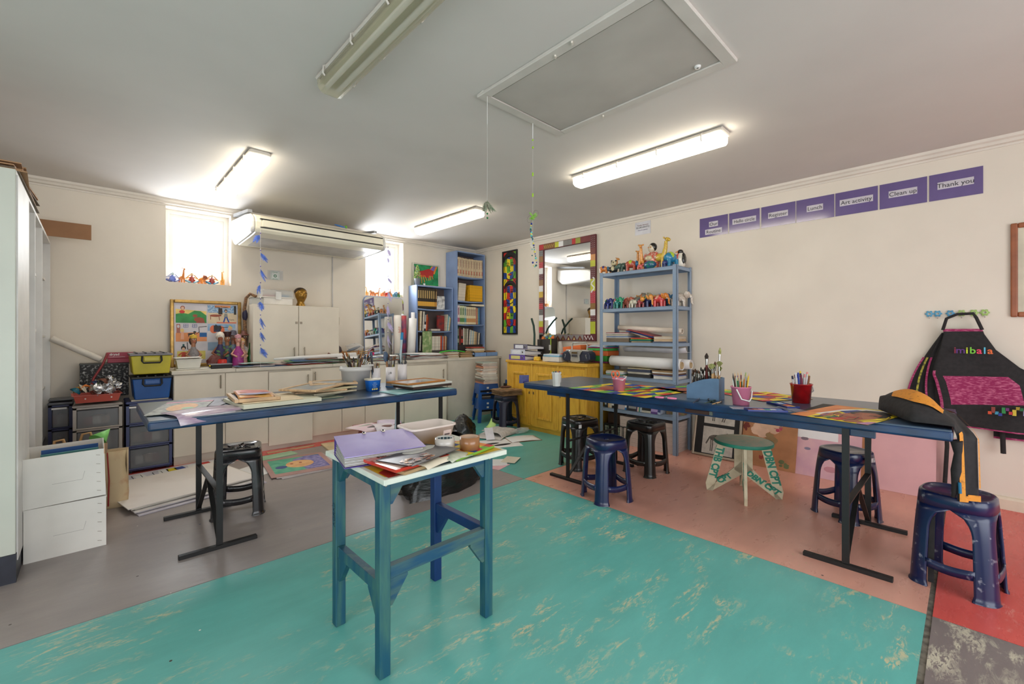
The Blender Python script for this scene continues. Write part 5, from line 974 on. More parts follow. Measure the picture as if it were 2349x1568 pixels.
# potted tree and green picture on the small bookcase
t = T('potted_topiary', 'small cone-shaped artificial shrub in grey pot on the small bookcase', 'potted plant', (3.41, 5.56, 1.939)); P('pot', G().lathe([(.001, 0), (.036, 0), (.046, .09), (.049, .095), (.044, .097), (.001, .09)], M((130, 134, 142), .5), 18), t); P('trunk', G().cyl((0, 0, .09), (0, 0, .2), .006, BROWN, n=6), t)
g = G(); rr = random.Random(3); LF = M((110, 140, 70), .6, c2=(190, 205, 130), scale=60, mix=.5)
for i in range(420):
    v = rr.random()**.8; r = .056*(1-v*.85)*rr.uniform(.7, 1.1); a = rr.uniform(0, 6.28); c_ = Vector((r*math.cos(a), r*math.sin(a), .10+.19*v)); d = Vector((rr.uniform(-1, 1), rr.uniform(-1, 1), rr.uniform(-1, 1)))*.009; e = Vector((rr.uniform(-1, 1), rr.uniform(-1, 1), rr.uniform(-1, 1)))*.009
    g.add([c_-d, c_+e, c_+d, c_-e], [(0, 1, 2, 3)], LF)
P('foliage', g, t)['kind'] = 'stuff'
t = T('green_picture', 'pale-framed painting of red hands on green, above the small bookcase', 'picture', (3.635, 5.675, 1.943), rx=-.03); frame(t, .47, .345, .022, .015, M((196, 192, 178), .45)); P('canvas', G().bx(-.22, .22, -.006, 0, .015, .33, M((34, 140, 84), .6, var=.2, scale=12)), t)
a = G(); X = XF((-.21, -.0068, .02), (1, 0, 0), (0, 0, 1)); pl = lambda pts, m, d=1: a.poly([(p[0]*.42, p[1]*.30, d*.0004) for p in pts], m, X=X)
pl([(0, .95), (.12, .6), (.3, .65), (.2, .4), (.05, .55)], ART['p']); pl([(.02, .9), (.15, .66), (.22, .7), (.1, .5)], ART['B'], 2); pl([(.98, 1), (.72, .98), (.6, .7), (.85, .6)], ART['o']); pl([(.9, 1), (.8, 1), (.62, .74), (.8, .68)], ART['v'], 2)
pl([(.15, .65), (.35, .72), (.6, .85), (.82, .75), (.78, .45), (.66, .5), (.58, .38), (.45, .42), (.25, .4)], M((176, 44, 40), .6), 3)
for x0_, x1_, y1_ in ((.25, .18, .12), (.3, .3, .08), (.36, .42, .14), (.42, .52, .25), (.62, .6, .25), (.68, .68, .28), (.74, .78, .34)): a.line([(x0_*.42, .15), (x1_*.42, y1_*.30)], .011, ART['o'], .0018, X=X)
P('painting', a, t)
S('small_white_light', G().bx(-.012, .012, -.01, .01, 0, .03, WHITE), 'small white block in front of the green picture', 'block', (3.50, 5.52, 1.939))
# ================= RIGHT WALL =================
WB = 4.64
def wallT(name, label, cat, y, z, off=.002, group=None, rx=0):
    return T(name, label, cat, (WB-off, y, z), -PI/2, group, rx=rx)
FX = lambda x, z, y=0: XF((x, y, z), (1, 0, 0), (0, 0, 1))     # art plane facing local -y
def patches(a, X, w, h, nx, nz, seed, pal='rbyg', lw=0, wob=.28, z=.0004):
    r_ = random.Random(seed); V = {}
    for i in range(nx+1):
        for j in range(nz+1):
            dx = r_.uniform(-wob, wob) if 0 < i < nx else 0; dz = r_.uniform(-wob, wob) if 0 < j < nz else 0; V[i, j] = ((i+dx)*w/nx, (j+dz)*h/nz)
    pr = {}
    for i in range(nx):
        for j in range(nz):
            ch_ = [c_ for c_ in pal if c_ != pr.get((i-1, j)) and c_ != pr.get((i, j-1))] or list(pal); c_ = r_.choice(ch_); pr[i, j] = c_
            q = [V[i, j], V[i+1, j], V[i+1, j+1], V[i, j+1]]; a.poly([(p[0], p[1], z) for p in q], ART[c_], X=X)
    if lw:
        for i in range(1, nx): a.line([V[i, j] for j in range(nz+1)], lw, ART['k'], z+.0004, X=X)
        for j in range(1, nz): a.line([V[i, j] for i in range(nx+1)], lw, ART['k'], z+.0004, X=X)
def ell(cx, cz, rx, rz_, n=18, a0=0, a1=2*PI): return [(cx+rx*math.cos(a0+(a1-a0)*i/n), cz+rz_*math.sin(a0+(a1-a0)*i/n)) for i in range(n+(a1-a0 < 6.2))]
def face_lines(a, X, cx, cz, s, hair=1, wd=.008, z=.0012):
    K2 = ART['k']
    if hair: 
        out = ell(cx, cz+.28*s, .40*s, .34*s, 16, 0, PI); inn = ell(cx, cz+.22*s, .30*s, .20*s, 16, 0, PI); a.poly([(p[0], p[1], z) for p in out+inn[::-1]], K2, X=X)
    a.line(ell(cx, cz, .30*s, .46*s), wd, K2, z, X=X, closed=True)
    for q in (-1, 1):
        a.line(ell(cx+q*.13*s, cz+.10*s, .07*s, .035*s, 10), wd*.7, K2, z+.0003, X=X, closed=True); a.poly([(p[0], p[1], z+.0004) for p in ell(cx+q*.13*s, cz+.10*s, .025*s, .025*s, 8)], K2, X=X)
        a.line(ell(cx+q*.13*s, cz+.15*s, .09*s, .05*s, 6, .4, PI-.4), wd*.8, K2, z+.0003, X=X)
    a.line([(cx-.02*s, cz+.08*s), (cx-.06*s, cz-.10*s), (cx+.05*s, cz-.12*s)], wd*.8, K2, z+.0003, X=X)
    a.poly([(p[0], p[1], z+.0003) for p in ell(cx, cz-.25*s, .10*s, .035*s, 12)], ART['r'], X=X); a.line(ell(cx, cz-.25*s, .10*s, .035*s, 12), wd*.5, K2, z+.0005, X=X, closed=True)
# tall painting of three faces
t = wallT('tall_painting', 'tall narrow black-framed painting of three faces in colour blocks', 'painting', 4.885, 1.222); pw, ph = .33, 1.29
frame(t, pw, ph, .024, .025, BLACKM); P('backing', G().bx(-pw/2+.01, pw/2-.01, -.006, 0, .01, ph-.01, DARK), t)
a = G(); X = FX(-pw/2+.022, .022, -.0068); patches(a, X, pw-.044, ph-.044, 4, 12, 4, wob=.12)
for k, (cz, s) in enumerate([(1.00, .36), (.60, .30), (.24, .28)]):
    face_lines(a, X, .143, cz, s*1.12, 1 if k < 2 else 0, .012); a.line([(.02, cz-.30*s-.12), (.06, cz-.45*s), (.143, cz-.5*s), (.22, cz-.45*s), (.27, cz-.30*s-.12)], .011, ART['k'], .0013, X=X)
P('painting', a, t)
# decorated mirror
t = wallT('decorated_mirror', 'large wall mirror in a wide hand-painted patterned frame', 'mirror', 3.77, 1.137); mw, mh, fw = .98, 1.365, .085
P('glass', G().bx(-mw/2+fw-.01, mw/2-fw+.01, -.012, -.006, fw-.01, mh-fw+.01, MIR), t)
MB = M((96, 32, 36), .5, var=.1)
for nm, (x0, x1, z0, z1) in {'l': (-mw/2, -mw/2+fw, 0, mh), 'r': (mw/2-fw, mw/2, 0, mh), 't': (-mw/2+fw, mw/2-fw, mh-fw, mh), 'b': (-mw/2+fw, mw/2-fw, 0, fw)}.items():
    P('frame_side', G().bx(x0, x1, -.03, 0, z0, z1, MB), t, bevel=.004)
a = G(); X = FX(-mw/2, 0, -.0306); dk = M((96, 32, 36), .5); PL = [M((110, 108, 104), .5), M((150, 106, 60), .5), M((190, 40, 44), .5), PAPER, dk, M((150, 106, 60), .5), PAPER, M((206, 170, 60), .5), dk, M((190, 40, 44), .5), M((96, 92, 90), .5), PAPER, M((196, 196, 50), .5), M((190, 40, 44), .5), M((110, 108, 104), .5)]
n = len(PL)
def seg(x0, x1, z0, z1, m, q=0): a.poly([(x0, z0, .0002+q), (x1, z0, .0002+q), (x1, z1, .0002+q), (x0, z1, .0002+q)], m, X=X)
for k in range(n):
    z1 = mh-fw-(mh-2*fw+.06)*k/n; z0 = mh-fw-(mh-2*fw+.06)*(k+1)/n; seg(.004, fw-.004, z0, z1, PL[k])
    if k % 2 == 0 or k in (3, 9, 13):
        for i in range(3):
            for j in range(3): a.poly([(p[0], p[1], .0006) for p in ell(.018+i*.025, z0+.016+j*.026, .0035, .0035, 6)], ART['k'] if PL[k] is PAPER else PAPER, X=X)
PR = [dk, dk, M((120, 60, 50), .5), M((214, 150, 90), .5), M((196, 196, 50), .5), dk, dk, M((196, 196, 50), .5), M((196, 196, 50), .5), M((180, 30, 50), .5), M((180, 30, 50), .5), M((140, 100, 40), .5), PAPER, dk, M((190, 200, 40), .5), M((190, 200, 40), .5)]
n = len(PR)
for k in range(n):
    z1 = mh-.02-(mh-fw-.03)*k/n; z0 = mh-.02-(mh-fw-.03)*(k+1)/n; seg(mw-fw+.004, mw-.004, z0, z1, PR[k])
    if k in (0, 1, 5, 6, 9, 10, 13):
        for i in range(3):
            for j in range(3): a.poly([(p[0], p[1], .0006) for p in ell(mw-fw+.018+i*.025, z0+.014+j*.026, .003, .003, 6)], PAPER, X=X)
a.line([(mw-fw*.3+.024*math.sin(q*1.25)-.018, mh*.60-q*.022) for q in range(10)], .018, PAPER, .001, X=X)
TP = [(.01, .09, M((190, 40, 44), .5)), (.09, .30, M((130, 84, 40), .5)), (.30, .37, M((196, 196, 50), .5)), (.37, .45, PAPER), (.45, .60, M((130, 126, 120), .5)), (.60, .66, M((190, 40, 44), .5)), (.66, .74, M((160, 160, 60), .5)), (.74, .90, M((120, 44, 44), .5))]
for x0, x1, m in TP: seg(x0, x1, mh-fw+.006, mh-.006, m)
a.line([(.10+.018*q, mh-.022-.042*(q % 2)) for q in range(11)], .007, M((220, 190, 60), .5), .0008, X=X)
seg(.01, mw-.19, .006, fw-.004, M((128, 126, 124), .5)); zz = []
for q in range(8): a.poly([(.02+.095*q, .008, .0006), (.115+.095*q, .008, .0006), (.067+.095*q, fw-.01, .0006)], dk, X=X); a.poly([(.05+.095*q, .014, .001), (.085+.095*q, .014, .001), (.067+.095*q, .05, .001)], M([(120, 110, 50), (214, 200, 130), (214, 200, 130), (140, 120, 60)][q % 4], .5), X=X)
a.line([(mw-.17+.026*q, .02+.05*((q+1) % 2)) for q in range(6)], .014, PAPER, .001, X=X)
P('frame_painting', a, t, label='painted zigzag, dot and block patterns')['kind'] = 'stuff'
# A4 notice and purple routine cards
t = wallT('name_notice', 'small white A4 notice high on the right wall above the steel shelf', 'notice', 2.636, 2.468); P('sheet', G().bx(-.10, .10, -.002, 0, -.075, .075, M((222, 220, 224), .25)), t)
text(t, 'Tuesday afternoon', .019, M((120, 60, 60), .6), FX(0, .035, -.0026)); text(t, 'SILUKHANYO', .028, DARK, FX(0, .008, -.0026)); text(t, 'Anna & Suzanne', .019, M((70, 50, 110), .6), FX(0, -.022, -.0026))
PUR = M((100, 84, 138), .12, var=.04, coat=.9); SB = [(1605.5, 1670), (1673, 1743), (1746.6, 1825), (1827, 1914), (1916.5, 2014), (2018, 2127), (2131.6, 2255.4)]
for (a_, b_), s_, sz_ in zip(SB, ['Our|Routine', 'Hello circle', 'Register', 'Lunch', 'Art activity', 'Clean up', 'Thank you'], [.05]*7):
    y0 = xp(a_, 500, WB)[0]; y1 = xp(b_, 500, WB)[0]; w_ = y0-y1
    t = wallT('routine_card', 'purple laminated card reading %s, high on the right wall' % s_.replace('|', ' '), 'sign', (y0+y1)/2, 2.345, group='purple daily routine cards')
    P('card', G().bx(-w_/2, w_/2, -.0025, 0, -.0995, .0995, PUR), t); K2 = M((40, 38, 44), .6, var=0)
    L2 = s_.split('|')
    for q, ln in enumerate(L2):
        zc = (.008 if len(L2) == 1 else .025-.075*q); ww = {'Hello circle': .205, 'Register': .155, 'Lunch': .115, 'Art activity': .21, 'Clean up': .16, 'Thank you': .18, 'Our': .085, 'Routine': .16}[ln]
        P('text_strip', G().bx(-ww*.53, ww*.53, -.0033, -.0025, zc-.028, zc+.026, M((206, 200, 208), .3)), t); text(t, ln, .047, K2, FX(0, zc-.003, -.0039), sx=.98 if ln != 'Hello circle' else .88)
# framed picture at the right edge
t = wallT('wooden_picture', 'wooden-framed picture cut off by the right edge of the photo', 'picture', -.46, 1.349); frame(t, .52, .65, .034, .022, M((150, 84, 46), .4, var=.12, scale=12)); P('mount', G().bx(-.23, .23, -.006, 0, .03, .62, M((214, 208, 186), .6)), t)
a = G(); patches(a, FX(-.17, .08, -.0068), .34, .48, 4, 6, 9, 'wyle'); P('print', a, t)
# flower hooks and hanging aprons
for k, (px_, c_, nm) in enumerate([(2132, (100, 170, 205), 'leftmost blue'), (2151, (96, 168, 205), 'second blue'), (2180, (90, 160, 200), 'third blue'), (2206, (170, 200, 120), 'leftmost green'), (2234, (172, 204, 120), 'middle green'), (2259, (170, 204, 116), 'rightmost green')]):
    y_ = xp(px_, 720, WB)[0]; t = wallT('flower_hook', '%s flower-shaped wall hook above the hanging aprons' % nm, 'hook', y_, 1.385, group='flower-shaped wall hooks')
    m = M(c_, .35); P('flower', G().lathe([(.009, 0), (.019, 0), (.019, .005), (.009, .005)], m, 14, X=FX(0, 0, -.004)), t)
    for q in range(6): P('petal', G().ball((.019*math.cos(q*PI/3), -.006, .019*math.sin(q*PI/3)), (.007, .003, .007), m, 6), t)
    P('hook', G().tube([(0, -.003, -.02), (0, -.016, -.035), (0, -.022, -.022)], .003, WHITE, 6), t)
APR = M((38, 36, 37), .85, var=.12, scale=40, bump=.15); PKT = M((206, 112, 146), .75, c2=(146, 26, 84), scale=42, mix=.60, stretch=(1, 1, 3)); ORT = M((214, 140, 44), .7, c2=(120, 70, 30), scale=70, mix=.32)
t = wallT('hanging_apron', 'front black apron with pink woven panel and rainbow lettering, hanging from the hooks', 'apron', 0, 0, off=.06)
LE = [(1.268, -.135, .065), (1.23, -.13, .075), (1.12, -.15, .13), (1.0, -.18, .24), (.93, -.19, .34), (.88, -.175, .40), (.75, -.15, .42), (.60, -.14, .43), (.555, -.14, .43)]
def edge(v):
    f = v*(len(LE)-1); i = min(int(f), len(LE)-2); f -= i; A_, B_ = LE[i], LE[i+1]; return tuple(A_[k]+(B_[k]-A_[k])*f for k in range(3))
def ap(u, v, off=0):
    z, l, r = edge(v); return (l+(r-l)*u, -.02-.022*math.sin(u*9+v*2)*v-.018*math.cos(5*u-3*v)*v-.05*v*(1-u)*.3-off, z)
P('body', G().grid(lambda u, v: ap(u, v), 30, 24, APR), t, solid=.003)
P('top_trim', G().grid(lambda u, v: ap(u, v*.06, .004), 20, 1, PKT), t, label='pink woven trim'); P('hem_trim', G().grid(lambda u, v: ap(u, .975+.025*v, .004), 20, 1, PKT), t, label='pink woven trim')
P('side_trim', G().grid(lambda u, v: ap(.0+.03*u, .45+.55*v, .004), 1, 16, PKT), t, label='pink woven trim'); P('pocket_panel', G().grid(lambda u, v: ap(.10+.62*u-.06*u*v*0, .52+.26*v-.03*u, .005), 14, 10, PKT), t, label='pink woven pocket panel')
for k, (ch_, c_) in enumerate(zip('imibala', [(130, 30, 60), (90, 40, 120), (200, 220, 40), (120, 200, 60), (230, 60, 100), (90, 190, 220), (230, 110, 50)])):
    text(t, ch_, .064, M(c_, .6, var=0), FX([-.070, -.042, -.010, .018, .050, .076, .102][k], 1.112, -.072), bold=.001)
cc = [(220, 80, 40), (140, 60, 50), (60, 150, 180), (40, 60, 150), (40, 140, 70), (110, 40, 110), (190, 50, 60), (214, 190, 60), (170, 150, 40), (30, 110, 60), (150, 150, 190), (220, 200, 60), (220, 120, 40), (150, 30, 50)]
for k, c_ in enumerate(cc): P('colour_square', G().cb((.10+.016*k, -.085, .685+.018*math.sin(k*1.7)+.0035*k), (.018, .003, .02+.02*(k % 3 == 1)), M(c_, .6)), t)
P('neck_strap', G().tube([(-.135, -.02, 1.26), (-.115, -.022, 1.345), (-.06, -.03, 1.375), (.02, -.03, 1.378), (.035, -.022, 1.35), (.065, -.02, 1.26)], .011, APR, 6), t)
for k in range(3):
    dx = -.045*(k+1)
    t = wallT('hanging_apron', ['second', 'third', 'rearmost'][k]+' black apron of the bunch, showing at the left behind the front one', 'apron', 0, 0, off=.05-.012*k, group='black aprons bunched behind the front one')
    P('body', G().grid(lambda u, v, dx=dx, k=k: (-.14+dx*v*1.6-.05*math.sin(PI*v)*(1-u)+(.14+.16*v+.02*k*v)*u, -.010+.012*math.sin(u*14+k), 1.24-(.62+.03*k)*v), 14, 16, APR), t, solid=.003)
    P('edge_trim', G().grid(lambda u, v, dx=dx: (-.14+dx*(.3+.7*v)*1.6-.05*math.sin(PI*(.3+.7*v))+.012*u, -.024, 1.24-.62*(.3+.7*v)), 1, 12, [PKT, M((190, 180, 60), .7, c2=(60, 60, 30), scale=60, mix=.5), PKT][k]), t)
    if k == 0: P('strap', G().tube([(-.115, -.04, .62), (-.112, -.04, .40), (-.125, -.04, .09)], .013, APR, 5), t)
    if k == 1: P('strap', G().tube([(.16, -.03, .60), (.165, -.03, .40)], .014, APR, 5), t)
    if k == 2: P('hem', G().bx(.12, .30, -.012, -.008, .50, .57, APR).bx(.12, .30, -.014, -.012, .495, .508, PKT), t)
# ================= YELLOW CUPBOARD =================
YC = M((216, 166, 52), .45, c2=(190, 140, 40), scale=7, stretch=(7, 7, 1), mix=.4); YC2 = M((218, 168, 56), .45, c2=(200, 150, 42), scale=7, stretch=(1, 7, 7), mix=.4)
t = T('yellow_cupboard', 'yellow painted wooden sideboard with three panelled doors against the right wall', 'sideboard', (4.03, 4.31, 0), -PI/2); cw = 1.32; chh = .885
P('carcass', G().bx(0, cw, .018, .60, .06, chh-.035, YC), t); P('plinth', G().bx(0.005, cw-.005, .03, .6, 0, .06, YC2), t); P('top', G().bx(-.018, cw+.018, -.012, .605, chh-.035, chh, YC2), t, bevel=.006, seg=2)
for x in (0, .44, .877, cw-.028): P('stile', G().bx(x, x+.028, .0, .018, .062, chh-.038, YC), t, bevel=.003)
for k, (x0, x1) in enumerate([(.03, .438), (.47, .875), (.907, 1.29)]):
    d = P('door', G().bx(x0, x1, .002, .018, .075, chh-.065, YC), t, bevel=.002); m0, m1, z0, z1 = x0+.075, x1-.075, .16, chh-.15
    for q in [(m0, m0+.03, z0, z1), (m1-.03, m1, z0, z1), (m0+.03, m1-.03, z0, z0+.03), (m0+.03, m1-.03, z1-.03, z1)]: P('moulding', G().bx(q[0], q[1], -.012, .002, q[2], q[3], YC), d, bevel=.006, seg=2)
    P('keyhole', G().cb((x0+.02 if k else x1-.02, 0, .48), (.014, .008, .03), NICKEL), d)
P('base_rail', G().bx(.03, cw-.03, .0, .018, .06, .075, YC2), t)
yt = chh+.0006
def binder(label, loc, rz, c_, lab, w=.285, h=.07, d=.315, grp='lever arch files on the yellow sideboard'):
    t = T('ring_binder', label, 'binder', loc, rz, group=grp); m = M(c_, .4, var=.06)
    P('cover', G().bx(-w/2, w/2, 0, .004, 0, h, m).bx(-w/2, w/2, .004, d, 0, .003, m), t, weld=True); P('cover_flap', G().add([(-w/2, 0, h), (w/2, 0, h), (w/2, d, h*.45), (-w/2, d, h*.45), (-w/2, 0, h-.003), (w/2, 0, h-.003), (w/2, d, h*.45-.003), (-w/2, d, h*.45-.003)], [(0, 1, 2, 3), (7, 6, 5, 4), (0, 3, 7, 4), (1, 5, 6, 2), (3, 2, 6, 7), (0, 4, 5, 1)], m), t)
    P('pages', G().add([(-w/2+.01, .01, .004), (w/2-.01, .01, .004), (w/2-.01, d-.02, .004), (-w/2+.01, d-.02, .004), (-w/2+.01, .01, h*.75), (w/2-.01, .01, h*.75), (w/2-.01, d-.02, h*.40), (-w/2+.01, d-.02, h*.40)], [(3, 2, 1, 0), (4, 5, 6, 7), (0, 1, 5, 4), (1, 2, 6, 5), (2, 3, 7, 6), (3, 0, 4, 7)], PAPER), t)
    P('spine_label', G().bx(-w*.38, w*.20, -.001, 0, h*.18, h*.82, lab), t); P('finger_hole', G().lathe([(.0001, 0), (.009, 0)], DARK, 14, X=FX(w*.34, h/2, -.0012)), t); P('finger_ring', G().lathe([(.009, 0), (.013, 0), (.013, .001), (.009, .001)], CHROME, 14, X=FX(w*.34, h/2, -.0012)), t)
LBW = M((222, 222, 228), .5, var=.05, scale=50); LBY = M((214, 206, 130), .5)
binder('purple lever arch file with yellow spine label, lowest of three on the yellow sideboard', (4.05, 4.14, yt), -PI/2+.05, (100, 74, 168), LBY)
binder('lever arch file with white papered spine, middle of three on the yellow sideboard', (4.055, 4.13, yt+.071), -PI/2-.06, (206, 208, 220), LBW)
binder('grey lever arch file with white spine label, topmost of three on the yellow sideboard', (4.075, 4.10, yt+.142), -PI/2-.10, (110, 104, 124), LBW, h=.068)
# gift bag with toys, noodles
t = T('gift_bag', 'black paper gift bag with lime edge standing behind the lever arch files', 'bag', (4.42, 3.93, yt), -PI/2)
P('body', G().add([(-.12, -.06, 0), (.12, -.06, 0), (.12, .06, 0), (-.12, .06, 0), (-.125, -.065, .27), (.12, -.065, .28), (.12, .065, .28), (-.125, .065, .27)], [(3, 2, 1, 0), (0, 1, 5, 4), (1, 2, 6, 5), (2, 3, 7, 6), (3, 0, 4, 7)], M((52, 46, 40), .5, var=.15)), t, solid=.002); P('lime_edge', G().bx(.112, .123, -.067, -.062, 0, .28, M((170, 200, 60), .5)), t); P('tag', G().bx(.09, .125, -.07, -.067, .13, .20, M((176, 176, 170), .4)), t); P('lime_dot', G().ball((.10, -.066, .08), (.010, .002, .014), M((180, 210, 70), .5), 8), t)
for k, (dx, dz, c_, nm) in enumerate([(-.07, .30, (226, 130, 60), 'orange'), (-.035, .34, (206, 200, 180), 'cream round'), (0, .32, (90, 150, 170), 'teal'), (.03, .34, (120, 120, 110), 'grey round'), (.065, .33, (90, 170, 190), 'turquoise'), (.09, .315, (230, 120, 60), 'orange-red'), (.05, .30, (170, 200, 70), 'lime')]):
    t = T('soft_toy', '%s soft toy, %s from the left poking out of the gift bag' % (nm, ORD[k]), 'toy', (4.42, 3.93-dx, yt+dz-.01), k, group='soft toys in the gift bag'); P('body', G().ball((0, 0, -.01), (.028, .022, .024), M(c_, .8), 10), t); P('ear', G().ball((.012, .0, .014), (.010, .008, .010), M((220, 200, 60), .8), 6).ball((-.014, 0, .012), (.009, .008, .010), M(c_, .8), 6), t)
S('foam_horn', G().tube([(4.30, 4.06, 1.06), (4.30, 4.055, 1.22), (4.30, 4.07, 1.34), (4.30, 4.11, 1.44)], .014, M((24, 58, 44), .5), 10), 'dark green curved foam tube, left one of two rising behind the files', 'foam tube')
S('foam_horn', G().tube([(4.46, 4.04, 1.06), (4.46, 4.02, 1.18), (4.46, 3.96, 1.30), (4.46, 3.86, 1.40), (4.46, 3.80, 1.445)], .012, M((28, 56, 44), .5), 10), 'dark green curved foam tube, right one leaning beside the mirror', 'foam tube')
S('patterned_cloth', G().loft([(Vector((4.50, 4.10, .89)), .05), (Vector((4.50, 4.10, 1.0)), .07), (Vector((4.51, 4.03, 1.12)), .075), (Vector((4.52, 3.99, 1.2)), .06), (Vector((4.52, 3.98, 1.24)), .02)], M((222, 206, 180), .8, c2=(180, 80, 60), scale=40, mix=.34), 12), 'floral patterned cushion standing behind the foam tubes', 'cushion')
S('spray_bottle', G().loft([(Vector((4.50, 3.76, .886)), .05), (Vector((4.5, 3.76, 1.02)), .045), (Vector((4.5, 3.77, 1.08)), .03), (Vector((4.5, 3.775, 1.13)), .022)], M((214, 210, 200), .5), 12), 'pale grey crumpled bottle right of the gift bag', 'bottle')
t = T('yellow_toy', 'small yellow patterned beaded block on the yellow sideboard', 'toy', (4.10, 3.82, yt), -PI/2+.2); P('body', G().bx(-.04, .04, -.03, .03, 0, .055, M((226, 190, 60), .5, c2=(190, 50, 40), scale=45, mix=.4)), t, bevel=.012, seg=2)
for k, (w_, z, c_, nm) in enumerate([(.27, .0, (222, 214, 200), 'thick white'), (.25, .062, (120, 176, 205), 'pale blue'), (.24, .078, (206, 216, 226), 'white-blue')]):
    S('book', G().bx(-w_/2, w_/2, -.09, .09, 0, .06 if k == 0 else .014, M(c_, .5)), '%s book in the flat stack between toy block and radio' % nm, 'book', (4.20, 3.60, yt+z), rot=(0, 0, -PI/2+.06*k), group='flat stack on the sideboard')
S('dark_card', G().bx(-.12, .12, -.04, .04, 0, .003, M((80, 66, 50), .6)), 'dark strip of card lying in front of the radio', 'card', (4.08, 3.52, yt), rot=(0, 0, -PI/2))
def boxfile(label, y, z, c_, w=.26, h=.07, tilt=0, x=4.40): S('folder', G().bx(-w/2, w/2, -.12, .12, 0, h, M(c_, .45, var=.06)), label, 'folder', (x, y, z), rot=(0, tilt, -PI/2), group='folders behind the radio', bevel=.003)
boxfile('orange lever arch file lying behind the radio', 3.40, yt+.12, (224, 110, 50), .28, .075, -.12); boxfile('dark red folder propped left of the radio', 3.50, yt+.05, (170, 50, 40), .16, .06, -.3, 4.36); boxfile('navy folder under the red folder', 3.46, yt, (30, 50, 110), .2, .05)
for k, (c_, nm, h_) in enumerate([((120, 40, 80), 'plum', .02), ((50, 140, 50), 'green', .065), ((206, 100, 44), 'orange', .06), ((70, 180, 80), 'light green', .03), ((210, 60, 120), 'pink', .012), ((80, 190, 220), 'turquoise', .012)]):
    zz = yt+sum([.02, .065, .06, .03, .012][:k]); S('folder', G().bx(-.15, .15, -.12, .12, 0, h_-.001, M(c_, .5)), '%s box file, %s from the bottom of the stack between radio and steel shelf' % (nm, ORD[k]), 'folder', (4.46, 3.07+.01*(k % 2), zz), rot=(0, 0, -PI/2), group='box files by the steel shelf', bevel=.004)
limp('grey sheaf of papers on top of the box file stack', 4.44, 3.06, yt+.212, .24, .24, -PI/2, M((200, 200, 206), .6), .02, cat='papers', name='paper_sheaf')
# radio
t = T('radio', 'silver and dark blue portable CD radio with raised handle on the yellow sideboard', 'radio', (4.20, 3.235, yt+.004), -PI/2); SIL = M((176, 176, 170), .3, .5, var=.04); DB = M((36, 42, 60), .4, var=.05)
op = [(-.205, .045), (-.19, .02), (-.13, .008), (.13, .008), (.19, .02), (.205, .045), (.205, .10), (.185, .128), (.12, .142), (-.12, .142), (-.185, .128), (-.205, .10)]
def slab(pts, y0, y1, m, nm, **k):
    n = len(pts); P(nm, G().add([(a_, y0, b_) for a_, b_ in pts]+[(a_, y1, b_) for a_, b_ in pts], [tuple(range(n)), tuple(range(2*n-1, n-1, -1))]+[(i, i+n, (i+1) % n+n, (i+1) % n) for i in range(n)], m), t, **k)
slab(op, -.062, .07, DB, 'body', bevel=.014, seg=3)
slab([(-.068, .02), (-.045, .006), (.045, .006), (.068, .02), (.062, .085), (.10, .135), (.075, .15), (-.075, .15), (-.10, .135), (-.062, .085)], -.074, -.02, SIL, 'front_panel', bevel=.006, seg=2); P('top_deck', G().bx(-.17, .17, -.04, .06, .13, .152, SIL), t, bevel=.012, seg=2)
P('display', G().cb((0, -.082, .117), (.075, .012, .020), M((92, 70, 30), .3)), t); P('buttons', G().cb((0, -.086, .083), (.07, .012, .026), M((60, 62, 66), .4)), t); P('base', G().cb((0, .0, .006), (.24, .10, .014), M((120, 112, 96), .4)), t)
for q in (-1, 1): P('speaker_rim', G().tube([(q*.165, -.058, .045), (q*.150, -.064, .095), (q*.185, -.052, .098), (q*.190, -.048, .06), (q*.165, -.058, .045)], .004, SIL, 6), t)
P('handle', G().tube([(-.11, .01, .13), (-.115, .02, .20), (-.10, .02, .235), (.10, .02, .235), (.115, .02, .20), (.11, .01, .13)], .009, SIL, 8), t); P('antenna', G().cyl((.13, .04, .15), (.05, .05, .28), .002, CHROME, n=5), t)
# ================= STEEL SHELF =================
t = T('steel_shelf', 'grey-blue bolted steel shelving unit against the right wall', 'shelf', (4.24, 2.96, 0), -PI/2); sw, sd, sh = .925, .345, 1.935; LV = [.35, .722, 1.102, 1.480, 1.888]
for x, sx in ((0, 1), (sw, -1)):
    for y, sy in ((0, 1), (sd, -1)): P('post', G().bx(min(x, x+sx*.042), max(x, x+sx*.042), min(y, y+sy*.003), max(y, y+sy*.003), 0, sh, STEEL).bx(min(x, x+sx*.003), max(x, x+sx*.003), min(y, y+sy*.042), max(y, y+sy*.042), 0, sh, STEEL), t)
BOLT = M((150, 170, 190), .3, .4)
for z in LV:
    P('shelf', G().bx(.004, sw-.004, .004, .007, z, z+.036, STEEL).bx(.004, sw-.004, sd-.007, sd-.004, z, z+.036, STEEL).bx(.004, .007, .007, sd-.007, z, z+.036, STEEL).bx(sw-.007, sw-.004, .007, sd-.007, z, z+.036, STEEL).bx(.004, sw-.004, .004, sd-.004, z+.034, z+.037, STEEL), t)
    for x in (.022, sw-.022): P('bolt', G().ball((x, -.001, z+.016), (.007, .004, .007), BOLT, 8), t)
    P('bolt', G().ball((sw+.001, .03, z+.016), (.004, .007, .007), BOLT, 8), t); P('bolt', G().ball((sw+.001, sd-.02, z+.016), (.004, .007, .007), BOLT, 8), t)
Lz = [z+.0375 for z in LV]
